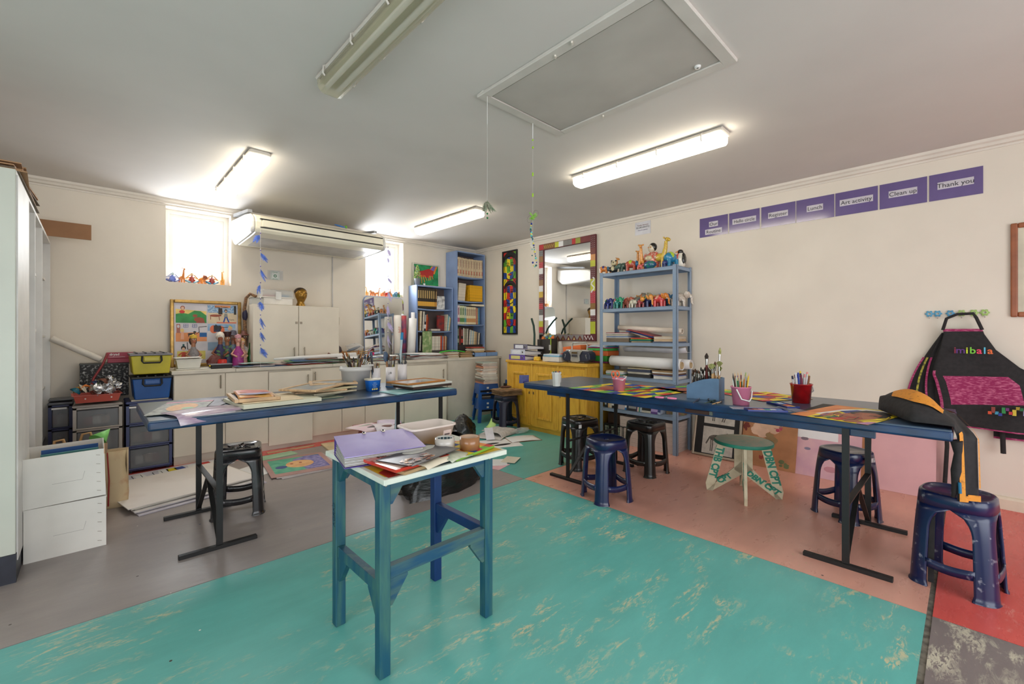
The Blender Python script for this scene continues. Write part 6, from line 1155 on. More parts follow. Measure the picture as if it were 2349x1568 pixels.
# figurines on the two upper shelves (positions along the shelf from left)
gt = 'ceramic figurines on top of the steel shelf'; zt = Lz[4]
def sy_(px_, x=4.33): return xp(px_, 700, x)[0]
quad('blue-headed hippo figurine, leftmost on top of the steel shelf', (4.31, sy_(1389), zt), .5, .10, (214, 130, 60), (50, 120, 160), 'hippo', (60, 60, 130), gt)
giraffe('small yellow giraffe figurine behind the panda', (4.42, sy_(1409, 4.42), zt), 0, .17, (206, 140, 60), gt)
t = T('panda_figurine', 'sitting black and white panda figurine on top of the steel shelf', 'figurine', (4.31, sy_(1411), zt), -PI/2, group=gt); BKG = M((24, 22, 22), .2, coat=.5); CRG = M((214, 200, 160), .2, coat=.5)
P('body', G().ball((0, 0, .045), (.045, .038, .05), BKG, 12), t); P('belly', G().ball((0, -.024, .05), (.026, .02, .03), CRG, 10), t); P('head', G().ball((0, -.01, .112), (.034, .03, .03), CRG, 12), t)
for q in (-1, 1): P('ear', G().ball((q*.028, -.005, .140), .011, BKG, 8), t); P('eye_patch', G().ball((q*.013, -.036, .117), (.007, .004, .009), BKG, 6), t); P('arm', G().ball((q*.04, -.02, .045), (.015, .02, .03), BKG, 8), t)
quad('dark green hippo figurine with yellow snout behind the panda', (4.33, sy_(1430), zt), -2.2, .115, (70, 96, 84), (76, 104, 92), 'hippo', None, gt)
quad('patchwork hippo figurine in blue, red and lime on top of the steel shelf', (4.31, sy_(1452), zt), .4, .125, (180, 80, 60), (40, 120, 170), 'hippo', (180, 200, 60), gt)
quad('small pink turtle figurine in front of the giraffes', (4.27, sy_(1469, 4.27), zt), .2, .06, (210, 96, 90), (210, 90, 80), 'cow', None, gt)
giraffe('orange giraffe figurine with lowered head, left of the tall one', (4.40, sy_(1463, 4.40), zt), -1.0, .20, (222, 150, 60), gt); giraffe('tall orange giraffe figurine left of the seated woman figure', (4.31, sy_(1474), zt), -1.2, .235, (226, 160, 76), gt)
t = T('seated_figurine', 'large seated ceramic figure with black hair and red patterned shawl', 'figurine', (4.34, sy_(1494), zt), -PI/2-.2, group=gt); RC = M((196, 80, 60), .2, c2=(220, 200, 180), scale=60, mix=.42, coat=.5)
P('body', G().loft([(Vector((0, .02, 0)), .075), (Vector((0, .02, .08)), .082), (Vector((0, .02, .15)), .075), (Vector((0, .02, .185)), .03)], RC, 14), t); P('skirt', G().ball((0, -.03, .045), (.08, .06, .05), M((30, 120, 100), .2, c2=(50, 60, 140), scale=30, mix=.5, coat=.5), 12), t); P('bowl', G().ball((0, -.05, .115), (.045, .03, .03), CRG, 10), t)
P('head', G().ball((0, .0, .225), (.040, .040, .047), M((224, 210, 184), .2, coat=.5), 14), t); P('hair', G().ball((.006, .012, .238), (.046, .042, .048), BKG, 14), t)
for q in (-1, 1): P('eye', G().ball((q*.015, -.037, .232), (.009, .005, .006), ART['o'], 6), t); P('arm', G().ball((q*.07, -.01, .13), (.02, .035, .05), RC, 8), t)
P('nose', G().ball((0, -.041, .218), (.005, .005, .008), M((224, 210, 184), .2), 6), t)
giraffe('yellow giraffe figurine right of the seated woman figure', (4.31, sy_(1518, 4.31), zt), -.3, .27, (206, 180, 60), gt); S('grey_boulder', G().ball((0, 0, .08), (.05, .06, .08), M((90, 84, 70), .5), 12), 'grey ceramic tortoise shell behind the yellow giraffe', 'figurine', (4.46, sy_(1512, 4.46), zt), group=gt)
quad('large patchwork hippo figurine in blue, lime and coral at the right of the top shelf', (4.37, sy_(1542, 4.37)+.01, zt), 1.2, .165, (40, 130, 170), (206, 90, 80), 'hippo', (170, 200, 50), gt)
quad('navy spotted small hippo figurine in front of the large patchwork hippo', (4.28, sy_(1527, 4.28), zt), 1.2, .07, (36, 50, 110), (70, 150, 110), 'hippo', None, gt)
t = T('penguin_figurine', 'black and white penguin figurine at the right end of the top shelf', 'figurine', (4.45, 2.09, zt), -PI/2-.7, group=gt); P('body', G().loft([(Vector((0, 0, 0)), .03), (Vector((0, 0, .02)), .045), (Vector((0, 0, .08)), .048), (Vector((0, 0, .13)), .034), (Vector((0, 0, .15)), .026)], M((226, 220, 206), .2, coat=.5), 14), t)
P('back', G().ball((0, .016, .085), (.047, .040, .08), BKG, 12), t); P('head', G().ball((0, -.004, .165), (.028, .032, .026), BKG, 10), t); P('beak', G().cyl((0, -.028, .166), (0, -.062, .158), .010, ART['o'], .002, 8), t)
for q in (-1, 1): P('wing', G().ball((q*.047, .01, .085), (.008, .02, .05), BKG, 8), t); P('foot', G().ball((q*.016, -.02, .004), (.012, .02, .005), ART['o'], 6), t)
g2 = 'ceramic figurines on the second shelf of the steel shelf'; z2 = Lz[3]
for k, (px_, x_, s_, b_, h_, kd, bd, rz_, lb) in enumerate([
    (1396, 4.31, .115, (40, 50, 130), (34, 44, 120), 'elephant', (60, 130, 60), -PI/2+1.45, 'navy elephant figurine with green blanket, leftmost'), (1412, 4.42, .10, (206, 180, 150), (190, 120, 100), 'elephant', None, .2, 'beige and pink elephant figurine behind the green one'),
    (1418, 4.30, .12, (40, 140, 130), (40, 150, 110), 'elephant', (200, 80, 60), -PI/2+1.4, 'green-faced elephant figurine with red saddle'), (1436, 4.40, .10, (40, 70, 60), (60, 80, 50), 'elephant', (120, 140, 50), .4, 'dark green elephant figurine half hidden'),
    (1440, 4.36, .12, (190, 100, 80), (196, 110, 86), 'elephant', (170, 60, 60), .1, 'brick red elephant figurine'), (1452, 4.27, .095, (206, 200, 180), (206, 200, 182), 'rhino', None, .05+1.2-1.4, 'cream rhino figurine at the front of the second shelf'),
    (1458, 4.44, .13, (206, 140, 70), (214, 150, 70), 'cow', None, .0, 'orange cat-like figurine at the back'), (1467, 4.40, .14, (130, 126, 110), (130, 124, 108), 'lion', None, .2, 'grey wolf-like figurine at the back'),
    (1469, 4.27, .10, (150, 50, 50), (224, 150, 60), 'cow', (60, 120, 130), -.2, 'small red and orange calf figurine'), (1477, 4.44, .15, (160, 150, 120), (170, 160, 130), 'cow', None, .4, 'tall mottled grey figurine at the back'),
    (1488, 4.31, .125, (40, 50, 100), (222, 150, 70), 'elephant', (150, 180, 60), -PI/2+1.3, 'orange-faced elephant figurine with navy legs'), (1499, 4.38, .12, (190, 60, 60), (200, 130, 70), 'elephant', (40, 120, 170), .6, 'red and blue elephant figurine seen from behind'),
    (1515, 4.29, .13, (206, 60, 60), (214, 130, 50), 'elephant', (206, 150, 120), .3, 'large red and orange elephant figurine'), (1509, 4.45, .14, (40, 110, 160), (40, 110, 160), 'elephant', (150, 190, 60), .3, 'blue elephant figurine at the back'),
    (1527, 4.42, .13, (30, 110, 150), (30, 100, 140), 'elephant', None, -.3, 'turquoise elephant figurine next to the corner post'), (1560, 4.46, .15, (206, 194, 180), (206, 194, 180), 'elephant', None, .9, 'tall white crackled elephant figurine beyond the corner post'),
    (1551, 4.36, .09, (206, 196, 184), (206, 196, 184), 'elephant', None, .9, 'small white crackled elephant figurine beyond the corner post')]):
    quad(lb+' on the second steel shelf' if len(lb.split()) < 11 else lb, (x_, sy_(px_, x_), z2), rz_-.4, s_, b_, h_, kd, bd, g2)
# papers on shelf three
z3 = Lz[2]
def spile(desc, y0, y1, z, specs, x=4.41, d=.26, grp=None):
    for k, (h_, c_, nm) in enumerate(specs):
        w_ = (y0-y1)*rnd.uniform(.88, 1.0); S('paper_bundle', G().bx(-w_/2, w_/2, -d/2, d/2, 0, h_-.0008, M(c_, .6, c2=tuple(int(v*.8) for v in c_), scale=70, stretch=(.2, .2, 9), mix=.45)), '%s bundle, %s from the bottom of %s' % (nm, ORD[k], desc), 'papers', (x-rnd.uniform(0, .02), (y0+y1)/2, z), rot=(0, 0, -PI/2+rnd.uniform(-.04, .04)), group=desc); z += h_
    return z
A1 = spile('the left stack on the third steel shelf', 2.90, 2.60, z3, [(.045, (120, 104, 84), 'brown'), (.012, (226, 222, 214), 'white'), (.008, (60, 110, 170), 'blue'), (.012, (214, 206, 192), 'cream'), (.010, (196, 180, 150), 'tan'), (.012, (214, 210, 206), 'pale'), (.008, (150, 40, 50), 'dark red')])
A2 = spile('the middle stack on the third steel shelf', 2.58, 2.33, z3, [(.012, (206, 176, 130), 'tan'), (.016, (20, 96, 90), 'dark green'), (.010, (120, 190, 60), 'lime'), (.010, (210, 40, 40), 'red')])
A3 = spile('the right stack on the third steel shelf', 2.31, 2.06, z3, [(.012, (84, 92, 116), 'slate'), (.03, (206, 176, 140), 'tan'), (.012, (222, 212, 196), 'cream'), (.012, (206, 186, 160), 'beige')])
for k, (c_, nm, rz_, ln, z_) in enumerate([((34, 60, 130), 'dark blue', .20, .34, .055), ((150, 50, 60), 'maroon', .24, .3, .07), ((200, 180, 150), 'tan', .28, .22, .045)]):
    S('folder', G().bx(-ln/2, ln/2, -.11, .11, 0, .008, M(c_, .4)), '%s folder slumping to the right in the middle of the third steel shelf' % nm, 'folder', (4.38, 2.47, z3+z_+.03), rot=(0, rz_, -PI/2), group='slumping folders')
t = T('paper_roll', 'long pearly paper roll lying on the papers of the third steel shelf', 'paper roll', (4.36, 2.43, z3+.13)); P('roll', G().cyl((0, .35, .035), (0, -.40, -.012), .029, M((226, 212, 196), .4), n=20, caps=False), t, solid=.002); P('core', G().cyl((0, .35, .035), (0, -.40, -.012), .018, M((206, 190, 172), .5), n=16, caps=False), t)
# rolls on shelf four
z4 = Lz[1]
B1 = spile('the left stack on the fourth steel shelf', 2.90, 2.66, z4, [(.008, (190, 160, 110), 'tan'), (.014, (120, 170, 150), 'green'), (.02, (206, 206, 210), 'pale grey'), (.012, (214, 200, 170), 'cream')])
B2 = spile('the middle stack on the fourth steel shelf', 2.62, 2.34, z4, [(.036, (50, 48, 46), 'black'), (.010, (226, 216, 196), 'ivory'), (.012, (222, 212, 190), 'cream'), (.03, (60, 66, 86), 'dark patterned'), (.008, (206, 190, 150), 'beige')])
B3 = spile('the right stack on the fourth steel shelf', 2.32, 2.06, z4, [(.034, (222, 216, 206), 'white'), (.008, (40, 80, 160), 'blue'), (.018, (110, 80, 60), 'brown'), (.014, (226, 222, 214), 'white card'), (.012, (160, 130, 90), 'olive')])
for lb, x_, r_, dz, y0, y1 in [('thick white paper roll lying at the front of the fourth steel shelf', 4.335, .058, .165, 2.86, 2.02), ('white paper roll with brown core behind the thick one on the fourth steel shelf', 4.50, .05, .16, 2.80, 2.00)]:
    t = T('paper_roll', lb, 'paper roll', (x_, 0, z4+dz)); P('roll', G().cyl((0, y0, 0), (0, y1, -.008), r_, PAPER, n=28, caps=False), t, solid=.003); P('core', G().cyl((0, y0, -.008), (0, y1-.001, -.016), r_*.62, M((196, 170, 130), .6), n=20, caps=False), t, solid=.002)
limp('large loose white sheet curling up behind the rolls on the fourth steel shelf', 4.47, 2.38, z4+.27, .74, .16, -PI/2, M((214, 212, 216), .6), -.05, cat='paper', name='paper_sheet')
# books and videos on shelf five
z5 = Lz[0]; cas = [((24, 30, 40), 'dark'), ((200, 196, 186), 'white'), ((34, 32, 34), 'black'), ((30, 110, 170), 'blue'), ((84, 60, 120), 'purple'), ((120, 124, 130), 'grey')]
B5 = [(.022, .25, (24, 50, 56), 'dark teal', 0, (180, 190, 190)), (.02, .25, (34, 32, 44), 'black', 0), (.018, .24, (214, 180, 130), 'tan', 0), (.03, .245, (216, 206, 186), 'cream', 0), (.028, .25, (30, 30, 32), 'black', 0, (220, 220, 220)), (.012, .24, (190, 150, 150), 'pink', 0), (.02, .24, (206, 200, 190), 'white', 0), (.016, .2, (60, 54, 50), 'brown', .08)]
B5 += [(.016, .21, (190, 180, 184), 'grey-pink', .10) for _ in range(5)]+[(.02, .21, (40, 120, 180), 'blue', .12, (230, 230, 230)), (.026, .21, (36, 40, 60), 'navy', .12)]+[(.022, .205, (44, 42, 46), 'charcoal', .10, (150, 150, 150)) for _ in range(4)]+[(.012, .2, (70, 50, 90), 'violet', .1), (.018, .2, (214, 190, 176), 'rose', .12), (.012, .2, (40, 130, 100), 'green', .12), (.022, .2, (170, 180, 190), 'pale grey', .12)]+[(.02, .19, (190, 186, 170), 'speckled', .10, (40, 40, 40)) for _ in range(5)]+[(.018, .18, (92, 62, 130), 'purple', .10, (170, 150, 200)) for _ in range(4)]+[(.03, .18, (170, 180, 200), 'pale blue', .1, (60, 70, 120))]
books('on the fifth steel shelf', 'y', 4.262, 2.905, z5, .15, B5, flip=-1)
S('fabric_box', G().bx(-.06, .06, -.09, .09, 0, .13, M((120, 110, 70), .7, c2=(160, 90, 90), scale=22, mix=.4)), 'olive floral box at the right end of the fifth steel shelf', 'box', (4.44, 2.13, z5), rot=(0, 0, .2))
# stacks of paper on the floor under it
for k in range(2):
    for j in range(7):
        S('paper_stack', G().bx(-.155, .155, -.15, .15, 0, .044, M((206, 190, 180), .8, c2=(150, 132, 122), scale=90, stretch=(.1, .1, 7), mix=.42)), 'thick newsprint bundle, %s from the floor in the %s pile under the steel shelf' % (ORD[j], ['right', 'middle'][k]), 'papers', (4.42, 2.225+.33*k, .001+j*.0448), rot=(0, 0, rnd.uniform(-.03, .03)), group='newsprint bundles under the steel shelf')
for k in range(4):
    t = T('wire_crate', 'black open crate of rolled papers, %s from the left under the steel shelf' % ORD[k], 'crate', (4.36, 2.88-.085*k, .001), -PI/2, group='black crates under the steel shelf')
    P('body', G().bx(-.038, -.030, -.1, .1, 0, .20, DARK).bx(.030, .038, -.1, .1, 0, .20, DARK).bx(-.03, .03, -.1, .1, 0, .008, DARK).bx(-.03, .03, -.1, .1, .192, .20, DARK), t, weld=True); P('contents', G().bx(-.028, .028, -.09, .08, .01, .18, M((150, 150, 130), .6, c2=(60, 70, 66), scale=50, mix=.5)), t)
S('dark_box', G().bx(-.1, .1, -.1, .1, 0, .12, M((70, 46, 34), .6)), 'dark brown box above the black crates under the steel shelf', 'box', (4.42, 2.80, .203))
# ================= BOARDS LEANING UNDER THE RIGHT TABLE =================
def lean(name, label, cat, y, w, h, m, off=.13, th=.012, art=None, group=None, fr=None, ang=None):
    ang = math.atan2(off-.02, h) if ang is None else ang
    t = T(name, label, cat, (WB-off-.01, y, .001), -PI/2, group, rx=-ang)
    P('board', G().bx(-w/2, w/2, 0, th, 0, h, m), t)
    if fr: frame(t, w, h, .022, .02, fr)
    if art: a = G(); art(a, FX(-w/2, 0, -.0006), w, h); P('picture', a, t)['kind'] = 'stuff'
    return t
def horses(a, X, w, h):
    for z0, z1 in ((.05*h, .48*h), (.53*h, .97*h)):
        a.poly([(w*.2, z0, .0004), (w*.84, z0, .0004), (w*.84, z1, .0004), (w*.2, z1, .0004)], M((190, 182, 170), .7, var=.08, scale=20), X=X); cx, cz = w*.5, (z0+z1)/2; e = M((96, 88, 80), .7, var=.3, scale=30); r = (z1-z0)*.5
        a.poly([(p[0], p[1], .0008) for p in ell(cx, cz+r*.2, r*.55, r*.24)], e, X=X)
        for q in (-.42, -.3, .28, .42): a.line([(cx+q*r, cz+r*.1), (cx+q*r*1.1+.01, cz-r*.35), (cx+q*r*.95, cz-r*.8)], .010, e, .001, X=X)
        a.line([(cx+r*.5, cz+r*.3), (cx+r*.8, cz+r*.6)], .03, e, .001, X=X); a.line([(cx-r*.5, cz+r*.25), (cx-r*.75, cz-r*.3)], .014, e, .001, X=X)
lean('framed_drawing', 'silver-framed pair of charcoal horse drawings on black mount leaning under the right table', 'picture', 1.745, .46, .62, DARK, off=.17, art=horses, fr=M((190, 172, 150), .35, .5))
def stains(a, X, w, h):
    r_ = random.Random(6)
    for c_, cx, cz, r in [((206, 168, 140), .52, .68, .12), ((214, 176, 150), .36, .62, .09), ((168, 62, 84), .50, .78, .05), ((168, 62, 84), .66, .66, .045), ((150, 120, 80), .55, .47, .06), ((70, 90, 60), .72, .86, .03), ((100, 110, 70), .8, .1, .04), ((150, 60, 50), .4, .16, .03), ((120, 50, 40), .08, .62, .04)]:
        for k in range(7): a.poly([(p[0], p[1], .0004+.00005*k) for p in ell(cx*w+r_.uniform(-r, r)*.6, cz*h+r_.uniform(-r, r)*.6, r*r_.uniform(.25, .6), r*r_.uniform(.25, .6), 9)], M(c_, .7, var=.1), X=X)
HB = M((172, 118, 78), .7, var=.07, scale=9)
lean('brown_board', 'plain brown hardboard leaning behind the paint-stained one', 'board', 1.42, .30, .56, M((150, 104, 60), .7), off=.10)
lean('stained_board', 'brown hardboard with pink and green paint stains leaning on the wall', 'board', 1.29, .455, .56, HB, off=.155, art=stains)
PK = M((222, 170, 172), .6, c2=(206, 156, 160), scale=3, mix=.4); PKS = M((214, 168, 172), .6, c2=(196, 150, 166), scale=6, mix=.45)
lean('white_board', 'tall white board standing behind the pink boards', 'board', .97, .40, .52, PAPER, off=.07, ang=.05)
lean('pink_board', 'pink board with straight top edge behind the smudged pink board', 'board', .90, .46, .47, PK, off=.10)
lean('pink_board', 'smudged pink board with paint marks nearest the paint-stained hardboard', 'board', .86, .50, .42, PKS, off=.15, art=lambda a, X, w, h: [a.poly([(p[0], p[1], .0004) for p in ell(w*cx, h*cz, r, r*.5, 9)], M(c_, .7), X=X) for cx, cz, r, c_ in [(.2, .75, .03, (120, 100, 110)), (.25, .55, .025, (130, 120, 140)), (.6, .2, .05, (190, 130, 140)), (.72, .35, .03, (150, 150, 180)), (.8, .15, .04, (200, 120, 120)), (.55, .85, .01, (190, 60, 80))]])
lean('narrow_board', 'narrow brown board edge standing between the pink boards', 'board', .585, .06, .44, HB, off=.10)
lean('pink_board', 'plain large pink board leaning under the right end of the table', 'board', .36, .38, .47, PK, off=.12)
lean('pink_board', 'pale pink board behind the large pink one, beside the hanging strap', 'board', .12, .30, .46, M((214, 172, 168), .6), off=.06)
# ================= STACKS BETWEEN COUNTER AND YELLOW CUPBOARD =================
for k, (z, lb) in enumerate([(0, 'lowest bright blue plastic step stool of the nested stack'), (.055, 'second bright blue plastic step stool of the nested stack'), (.215, 'third bright blue plastic step stool of the nested stack'), (.27, 'topmost bright blue plastic step stool, carrying the magazine stack')]):
    t = T('step_stool', lb, 'stool', (4.03, 4.74, z), -.35, group='nested blue step stools'); h = .26; MBl = BLUEP
    for sx in (-1, 1):
        for sy in (-1, 1): P('leg', G().add([(sx*.17, sy*.14, 0), (sx*.13, sy*.14, 0), (sx*.09, sy*.10, h), (sx*.135, sy*.10, h), (sx*.17, sy*.10, 0), (sx*.13, sy*.135, 0), (sx*.09, sy*.095, h), (sx*.135, sy*.07, h)], [(0, 1, 2, 3), (0, 3, 7, 4), (1, 5, 6, 2), (4, 7, 6, 5), (0, 4, 5, 1), (3, 2, 6, 7)], MBl), t)
    for sx in (-1, 1): P('side_skirt', G().add([(sx*.143, -.11, h*.68), (sx*.143, .11, h*.68), (sx*.135, .10, h), (sx*.135, -.10, h)], [(0, 1, 2, 3)], MBl), t, solid=.004)
    for sy in (-1, 1): P('side_skirt', G().add([(-.14, sy*.112, h*.68), (.14, sy*.112, h*.68), (.135, sy*.10, h), (-.135, sy*.10, h)], [(0, 1, 2, 3)], MBl), t, solid=.004)
    P('seat', G().bx(-.137, .137, -.103, .103, h-.004, h+.004, MBl), t, bevel=.003)
    if k != 1: P('non_slip_strip', G().bx(-.13, .13, -.118, -.112, h*.58, h*.68, BLACKP), t, label='black non-slip band')
    P('price_label', G().cb((-.02, -.114, h*.80), (.03, .002, .025), WHITE), t)
zz = .27+.266
PB = [((222, 150, 110), 'orange'), ((214, 196, 176), 'cream'), ((150, 120, 100), 'brown'), ((222, 210, 196), 'ivory'), ((120, 104, 96), 'grey-brown'), ((206, 180, 166), 'rose'), ((226, 216, 204), 'white'), ((170, 110, 90), 'brick'), ((196, 190, 180), 'grey'), ((160, 170, 160), 'sage')]
for k in range(20):
    c_, nm = PB[(k*7+k//3) % 10]; S('magazine', G().bx(-.11, .11, -.14, .14, 0, .0145, M(c_, .6)).bx(-.106, .108, -.1405, .138, .003, .0115, M((214, 206, 192), .7)), '%s magazine, %s from the bottom of the stack on the blue step stools' % (nm, ORD[k]), 'magazine', (4.03+rnd.uniform(-.008, .008), 4.74, zz+k*.0148), rot=(0, 0, -.35+rnd.uniform(-.14, .14)), group='magazines on the blue step stools')
CBD = M((120, 92, 62), .75, c2=(70, 50, 34), scale=16, mix=.45)
for k in range(9):
    S('cut_card', G().cb((0, 0, .004), (.29+rnd.uniform(-.03, .02), .30+rnd.uniform(-.03, .02), .007), CBD if k % 2 else M((150, 118, 84), .7, var=.2)), 'rough brown cardboard sheet, %s from the bottom of the pile on the dark navy stool' % ORD[k], 'cardboard', (3.88+rnd.uniform(-.01, .01), 4.16, .445+k*.0078), rot=(0, 0, -.2+rnd.uniform(-.2, .2)), group='cardboard pile on the stool')
S('painted_card', G().ball((0, 0, 0), (.10, .11, .004), M((110, 126, 80), .6, c2=(206, 150, 110), scale=18, mix=.5), 16), 'olive painted card shape on top of the cardboard pile', 'card', (3.88, 4.16, .5215))
S('dried_twigs', crumple(.05, M((90, 54, 36), .8), 14, .4, (1.5, 1.2, .25)), 'brown clay leaf piece on top of the painted card shape', 'craft object', (3.90, 4.20, .538))
for k, (c_, nm, hh, x_) in enumerate([((190, 40, 90), 'magenta-rimmed', .62, 4.60), ((150, 120, 90), 'brown', .58, 4.565), ((30, 90, 170), 'blue-edged', .55, 4.53), ((60, 56, 54), 'dark', .50, 4.50)]):
    S('painted_canvas', G().bx(-.006, .006, -.20, .20, 0, hh, M(c_, .6, c2=tuple(int(v*.4) for v in c_), scale=9, mix=.4)), '%s canvas leaning in the gap beside the yellow sideboard' % nm, 'canvas', (x_-.14, 4.60, .001), rot=(0, .13, 0), group='canvases leaning in the corner gap')
# ================= BRUSHES AND PENS =================
HC = [((30, 28, 28), 'black'), ((150, 96, 50), 'brown'), ((190, 150, 100), 'wooden'), ((120, 30, 26), 'dark red'), ((150, 140, 60), 'olive'), ((40, 60, 100), 'blue'), ((70, 50, 40), 'dark brown')]
_bp = {}
def brush(where, p, d, L_, hc, up=True, w=1.0, tip=(90, 62, 40), fan=0, grp=None, lab=None):
    """paintbrush: handle (root at its foot), metal ferrule, bristle head; local +z is towards the bristles"""
    k = (round(L_, 2), hc, tip, w, fan)
    d = Vector(d).normalized(); q = d.to_track_quat('Z', 'Y').to_euler()
    if k not in _bp:
        g1 = G(); g1.loft([(Vector((0, 0, 0)), .0022*w), (Vector((0, 0, L_*.25)), .0035*w), (Vector((0, 0, L_*.62)), .0048*w), (Vector((0, 0, L_*.74)), .0032*w)], M(hc, .4, var=.15, scale=30), 7)
        g2 = G(); g2.cyl((0, 0, L_*.73), (0, 0, L_*.87), .0040*w, CHROME, .0048*w, 8)
        g3 = G(); bm_ = M(tip, .8, var=.25, scale=90)
        if fan: g3.add([(-.004, -.002, L_*.86), (.004, -.002, L_*.86), (.026, -.001, L_*.97), (.014, 0, L_), (0, .001, L_*1.02), (-.014, 0, L_), (-.026, -.001, L_*.97)], [(0, 1, 2, 3, 4, 5, 6)], bm_)
        else: g3.loft([(Vector((0, 0, L_*.86)), .0046*w), (Vector((0, 0, L_*.93)), .0062*w), (Vector((0, 0, L_)), .0012*w)], bm_, 7)
        _bp[k] = (g1.mesh('handle'), g2.mesh('ferrule'), g3.mesh('bristles'))
    m1, m2, m3 = _bp[k]
    if not lab: lab = '%s-handled paintbrush %s' % ([n_ for c_, n_ in HC if c_ == hc] or ['wooden'])[0:1][0] if 0 else '%s-handled paintbrush %s' % (dict(HC).get(hc, 'wooden'), where)
    t = T('paintbrush', lab, 'paintbrush', p, group=grp or 'paintbrushes '+where); t.rotation_euler = q
    P('handle', m1, t); P('ferrule', m2, t); P('bristles', m3, t); return t
def stick(kind, label, p, d, L_, r, c_, tip, grp, cap=None):
    d = Vector(d).normalized(); t = T(kind, label, kind.replace('_', ' '), p, group=grp); t.rotation_euler = d.to_track_quat('Z', 'Y').to_euler()
    P('barrel', G().cyl((0, 0, 0), (0, 0, L_*.88), r, M(c_, .4, var=.03), n=8), t); P('tip', G().cyl((0, 0, L_*.88), (0, 0, L_), r if cap else r*.9, M(tip, .5, var=.03), r*.9 if cap else r*.15, 8), t); return t
def bucket(name, label, loc, r0, r1, h, m, handle=None, cat='bucket', hm=WHITE, rim=.004):
    t = T(name, label, cat, loc); P('body', G().lathe([(.001, 0), (r0, 0), (r0+(r1-r0)*.9, h*.88), (r1, h*.88), (r1, h), (r1+rim, h), (r1+rim, h-.006), (r1-.003, h-.004), (r0-.003, .004), (.001, .004)], m, 32), t)
    if handle: P('handle', G().tube([(x*r1*1.04, y*r1*1.04, z) for x, y, z in handle], .0042, hm, 7), t)
    return t
# ---- LEFT TABLE ----
z0 = LZ+.0005
rb = random.Random(77)
bx_, by_ = 1.565, 3.50
BKT = M((206, 206, 204), .4, c2=(190, 186, 176), scale=3, mix=.4)
t = bucket('plastic_bucket', 'large off-white plastic bucket of old paintbrushes on the left table', (bx_, by_, z0), .102, .118, .185, BKT, rim=.006); P('rim_band', G().lathe([(.121, .15), (.127, .152), (.127, .178), (.121, .18)], BKT, 32), t); P('handle_grip', G().cb((.05, -.105, .193), (.12, .02, .014), BKT, rz=.35), t)
for k in range(26):
    a = rb.uniform(0, 2*PI); r = rb.uniform(.02, .09); fl = k % 4 != 0; c_ = HC[rb.randrange(7)][0]; ln = rb.uniform(.24, .31)
    top = Vector((math.cos(a)*(r+.05), math.sin(a)*(r+.05)*.8, .26)); bot = Vector((-math.cos(a)*r*.4, -math.sin(a)*r*.3, .006))
    if k % 3 == 0: ln += .04
    d = top-bot
    if fl: brush('in the large off-white bucket', (bx_+bot.x, by_+bot.y, z0+bot.z), d, ln, c_, w=rb.choice([.9, 1.2, 1.5]), tip=rb.choice([(90, 62, 40), (150, 90, 40), (60, 70, 90), (40, 40, 40)]))
    else:
        d = d.normalized(); p2 = Vector((bx_, by_, z0))+bot+d*ln; brush('upside down in the large off-white bucket', p2, -d, ln, c_, w=1.1, tip=(60, 44, 34))
stick('pencil', 'blue and white striped ruler pencil leaning out of the large bucket', (bx_+.0, by_-.02, z0+.02), (.42, .1, .9), .31, .007, (50, 90, 140), (200, 210, 220), 'pens in the bucket'); stick('pencil', 'dark blue rod leaning right in the large bucket', (bx_-.01, by_+.02, z0+.02), (.30, .1, .9), .28, .008, (30, 50, 90), (30, 50, 90), 'pens in the bucket')
# blue tub in front
t = T('yoghurt_tub', 'blue printed plastic tub with white lid beside the brush bucket', 'tub', (1.60, 3.27, z0), .1); BT = M((20, 84, 176), .35, c2=(30, 110, 200), scale=5, mix=.5)
def rtub(g, w0, w1, d0, d1, h, m, n=4.5):
    vs = []; N_ = 28; prof = [(.02, 0), (1, 0), (1, h)]
    rows = [(w0*.02, d0*.02, 0), (w0, d0, 0), (w1, d1, h)]
    for a_, b_, z in rows:
        for j in range(N_):
            q = 2*PI*j/N_; k = se(q, 1, n); vs.append((a_*k*math.cos(q), b_*k*math.sin(q), z))
    g.add(vs, [(i*N_+j, i*N_+(j+1) % N_, (i+1)*N_+(j+1) % N_, (i+1)*N_+j) for i in range(2) for j in range(N_)], m, True); return g
P('body', rtub(G(), .045, .055, .035, .043, .088, BT), t); g = G(); vs = []
P('lid', rtub(G(), .059, .060, .047, .048, .012, M((226, 218, 200), .4)), t, loc=(0, 0, .086)); P('lid_top', G().poly([(.06*se(q*PI/14, 1, 4.5)*math.cos(q*PI/14), .048*se(q*PI/14, 1, 4.5)*math.sin(q*PI/14)) for q in range(28)], M((226, 218, 200), .4)), t, loc=(0, 0, .098))
for k, s_ in enumerate(['FIRST', 'SCHOOL', 'PAINT', 'GREEN']): text(t, s_, .011, M((150, 190, 230), .5, var=0), XF((-.008, -.0405-.0012*(3-k)*1.0, .066-.011*k), (1, 0, 0), (0, -.08, 1)))
for q in (-.024, -.006, .012): P('badge', G().lathe([(.0001, 0), (.0075, 0)], M((220, 206, 120), .5), 12, X=XF((q, -.0385, .017), (1, 0, 0), (0, -.1, 1))), t)
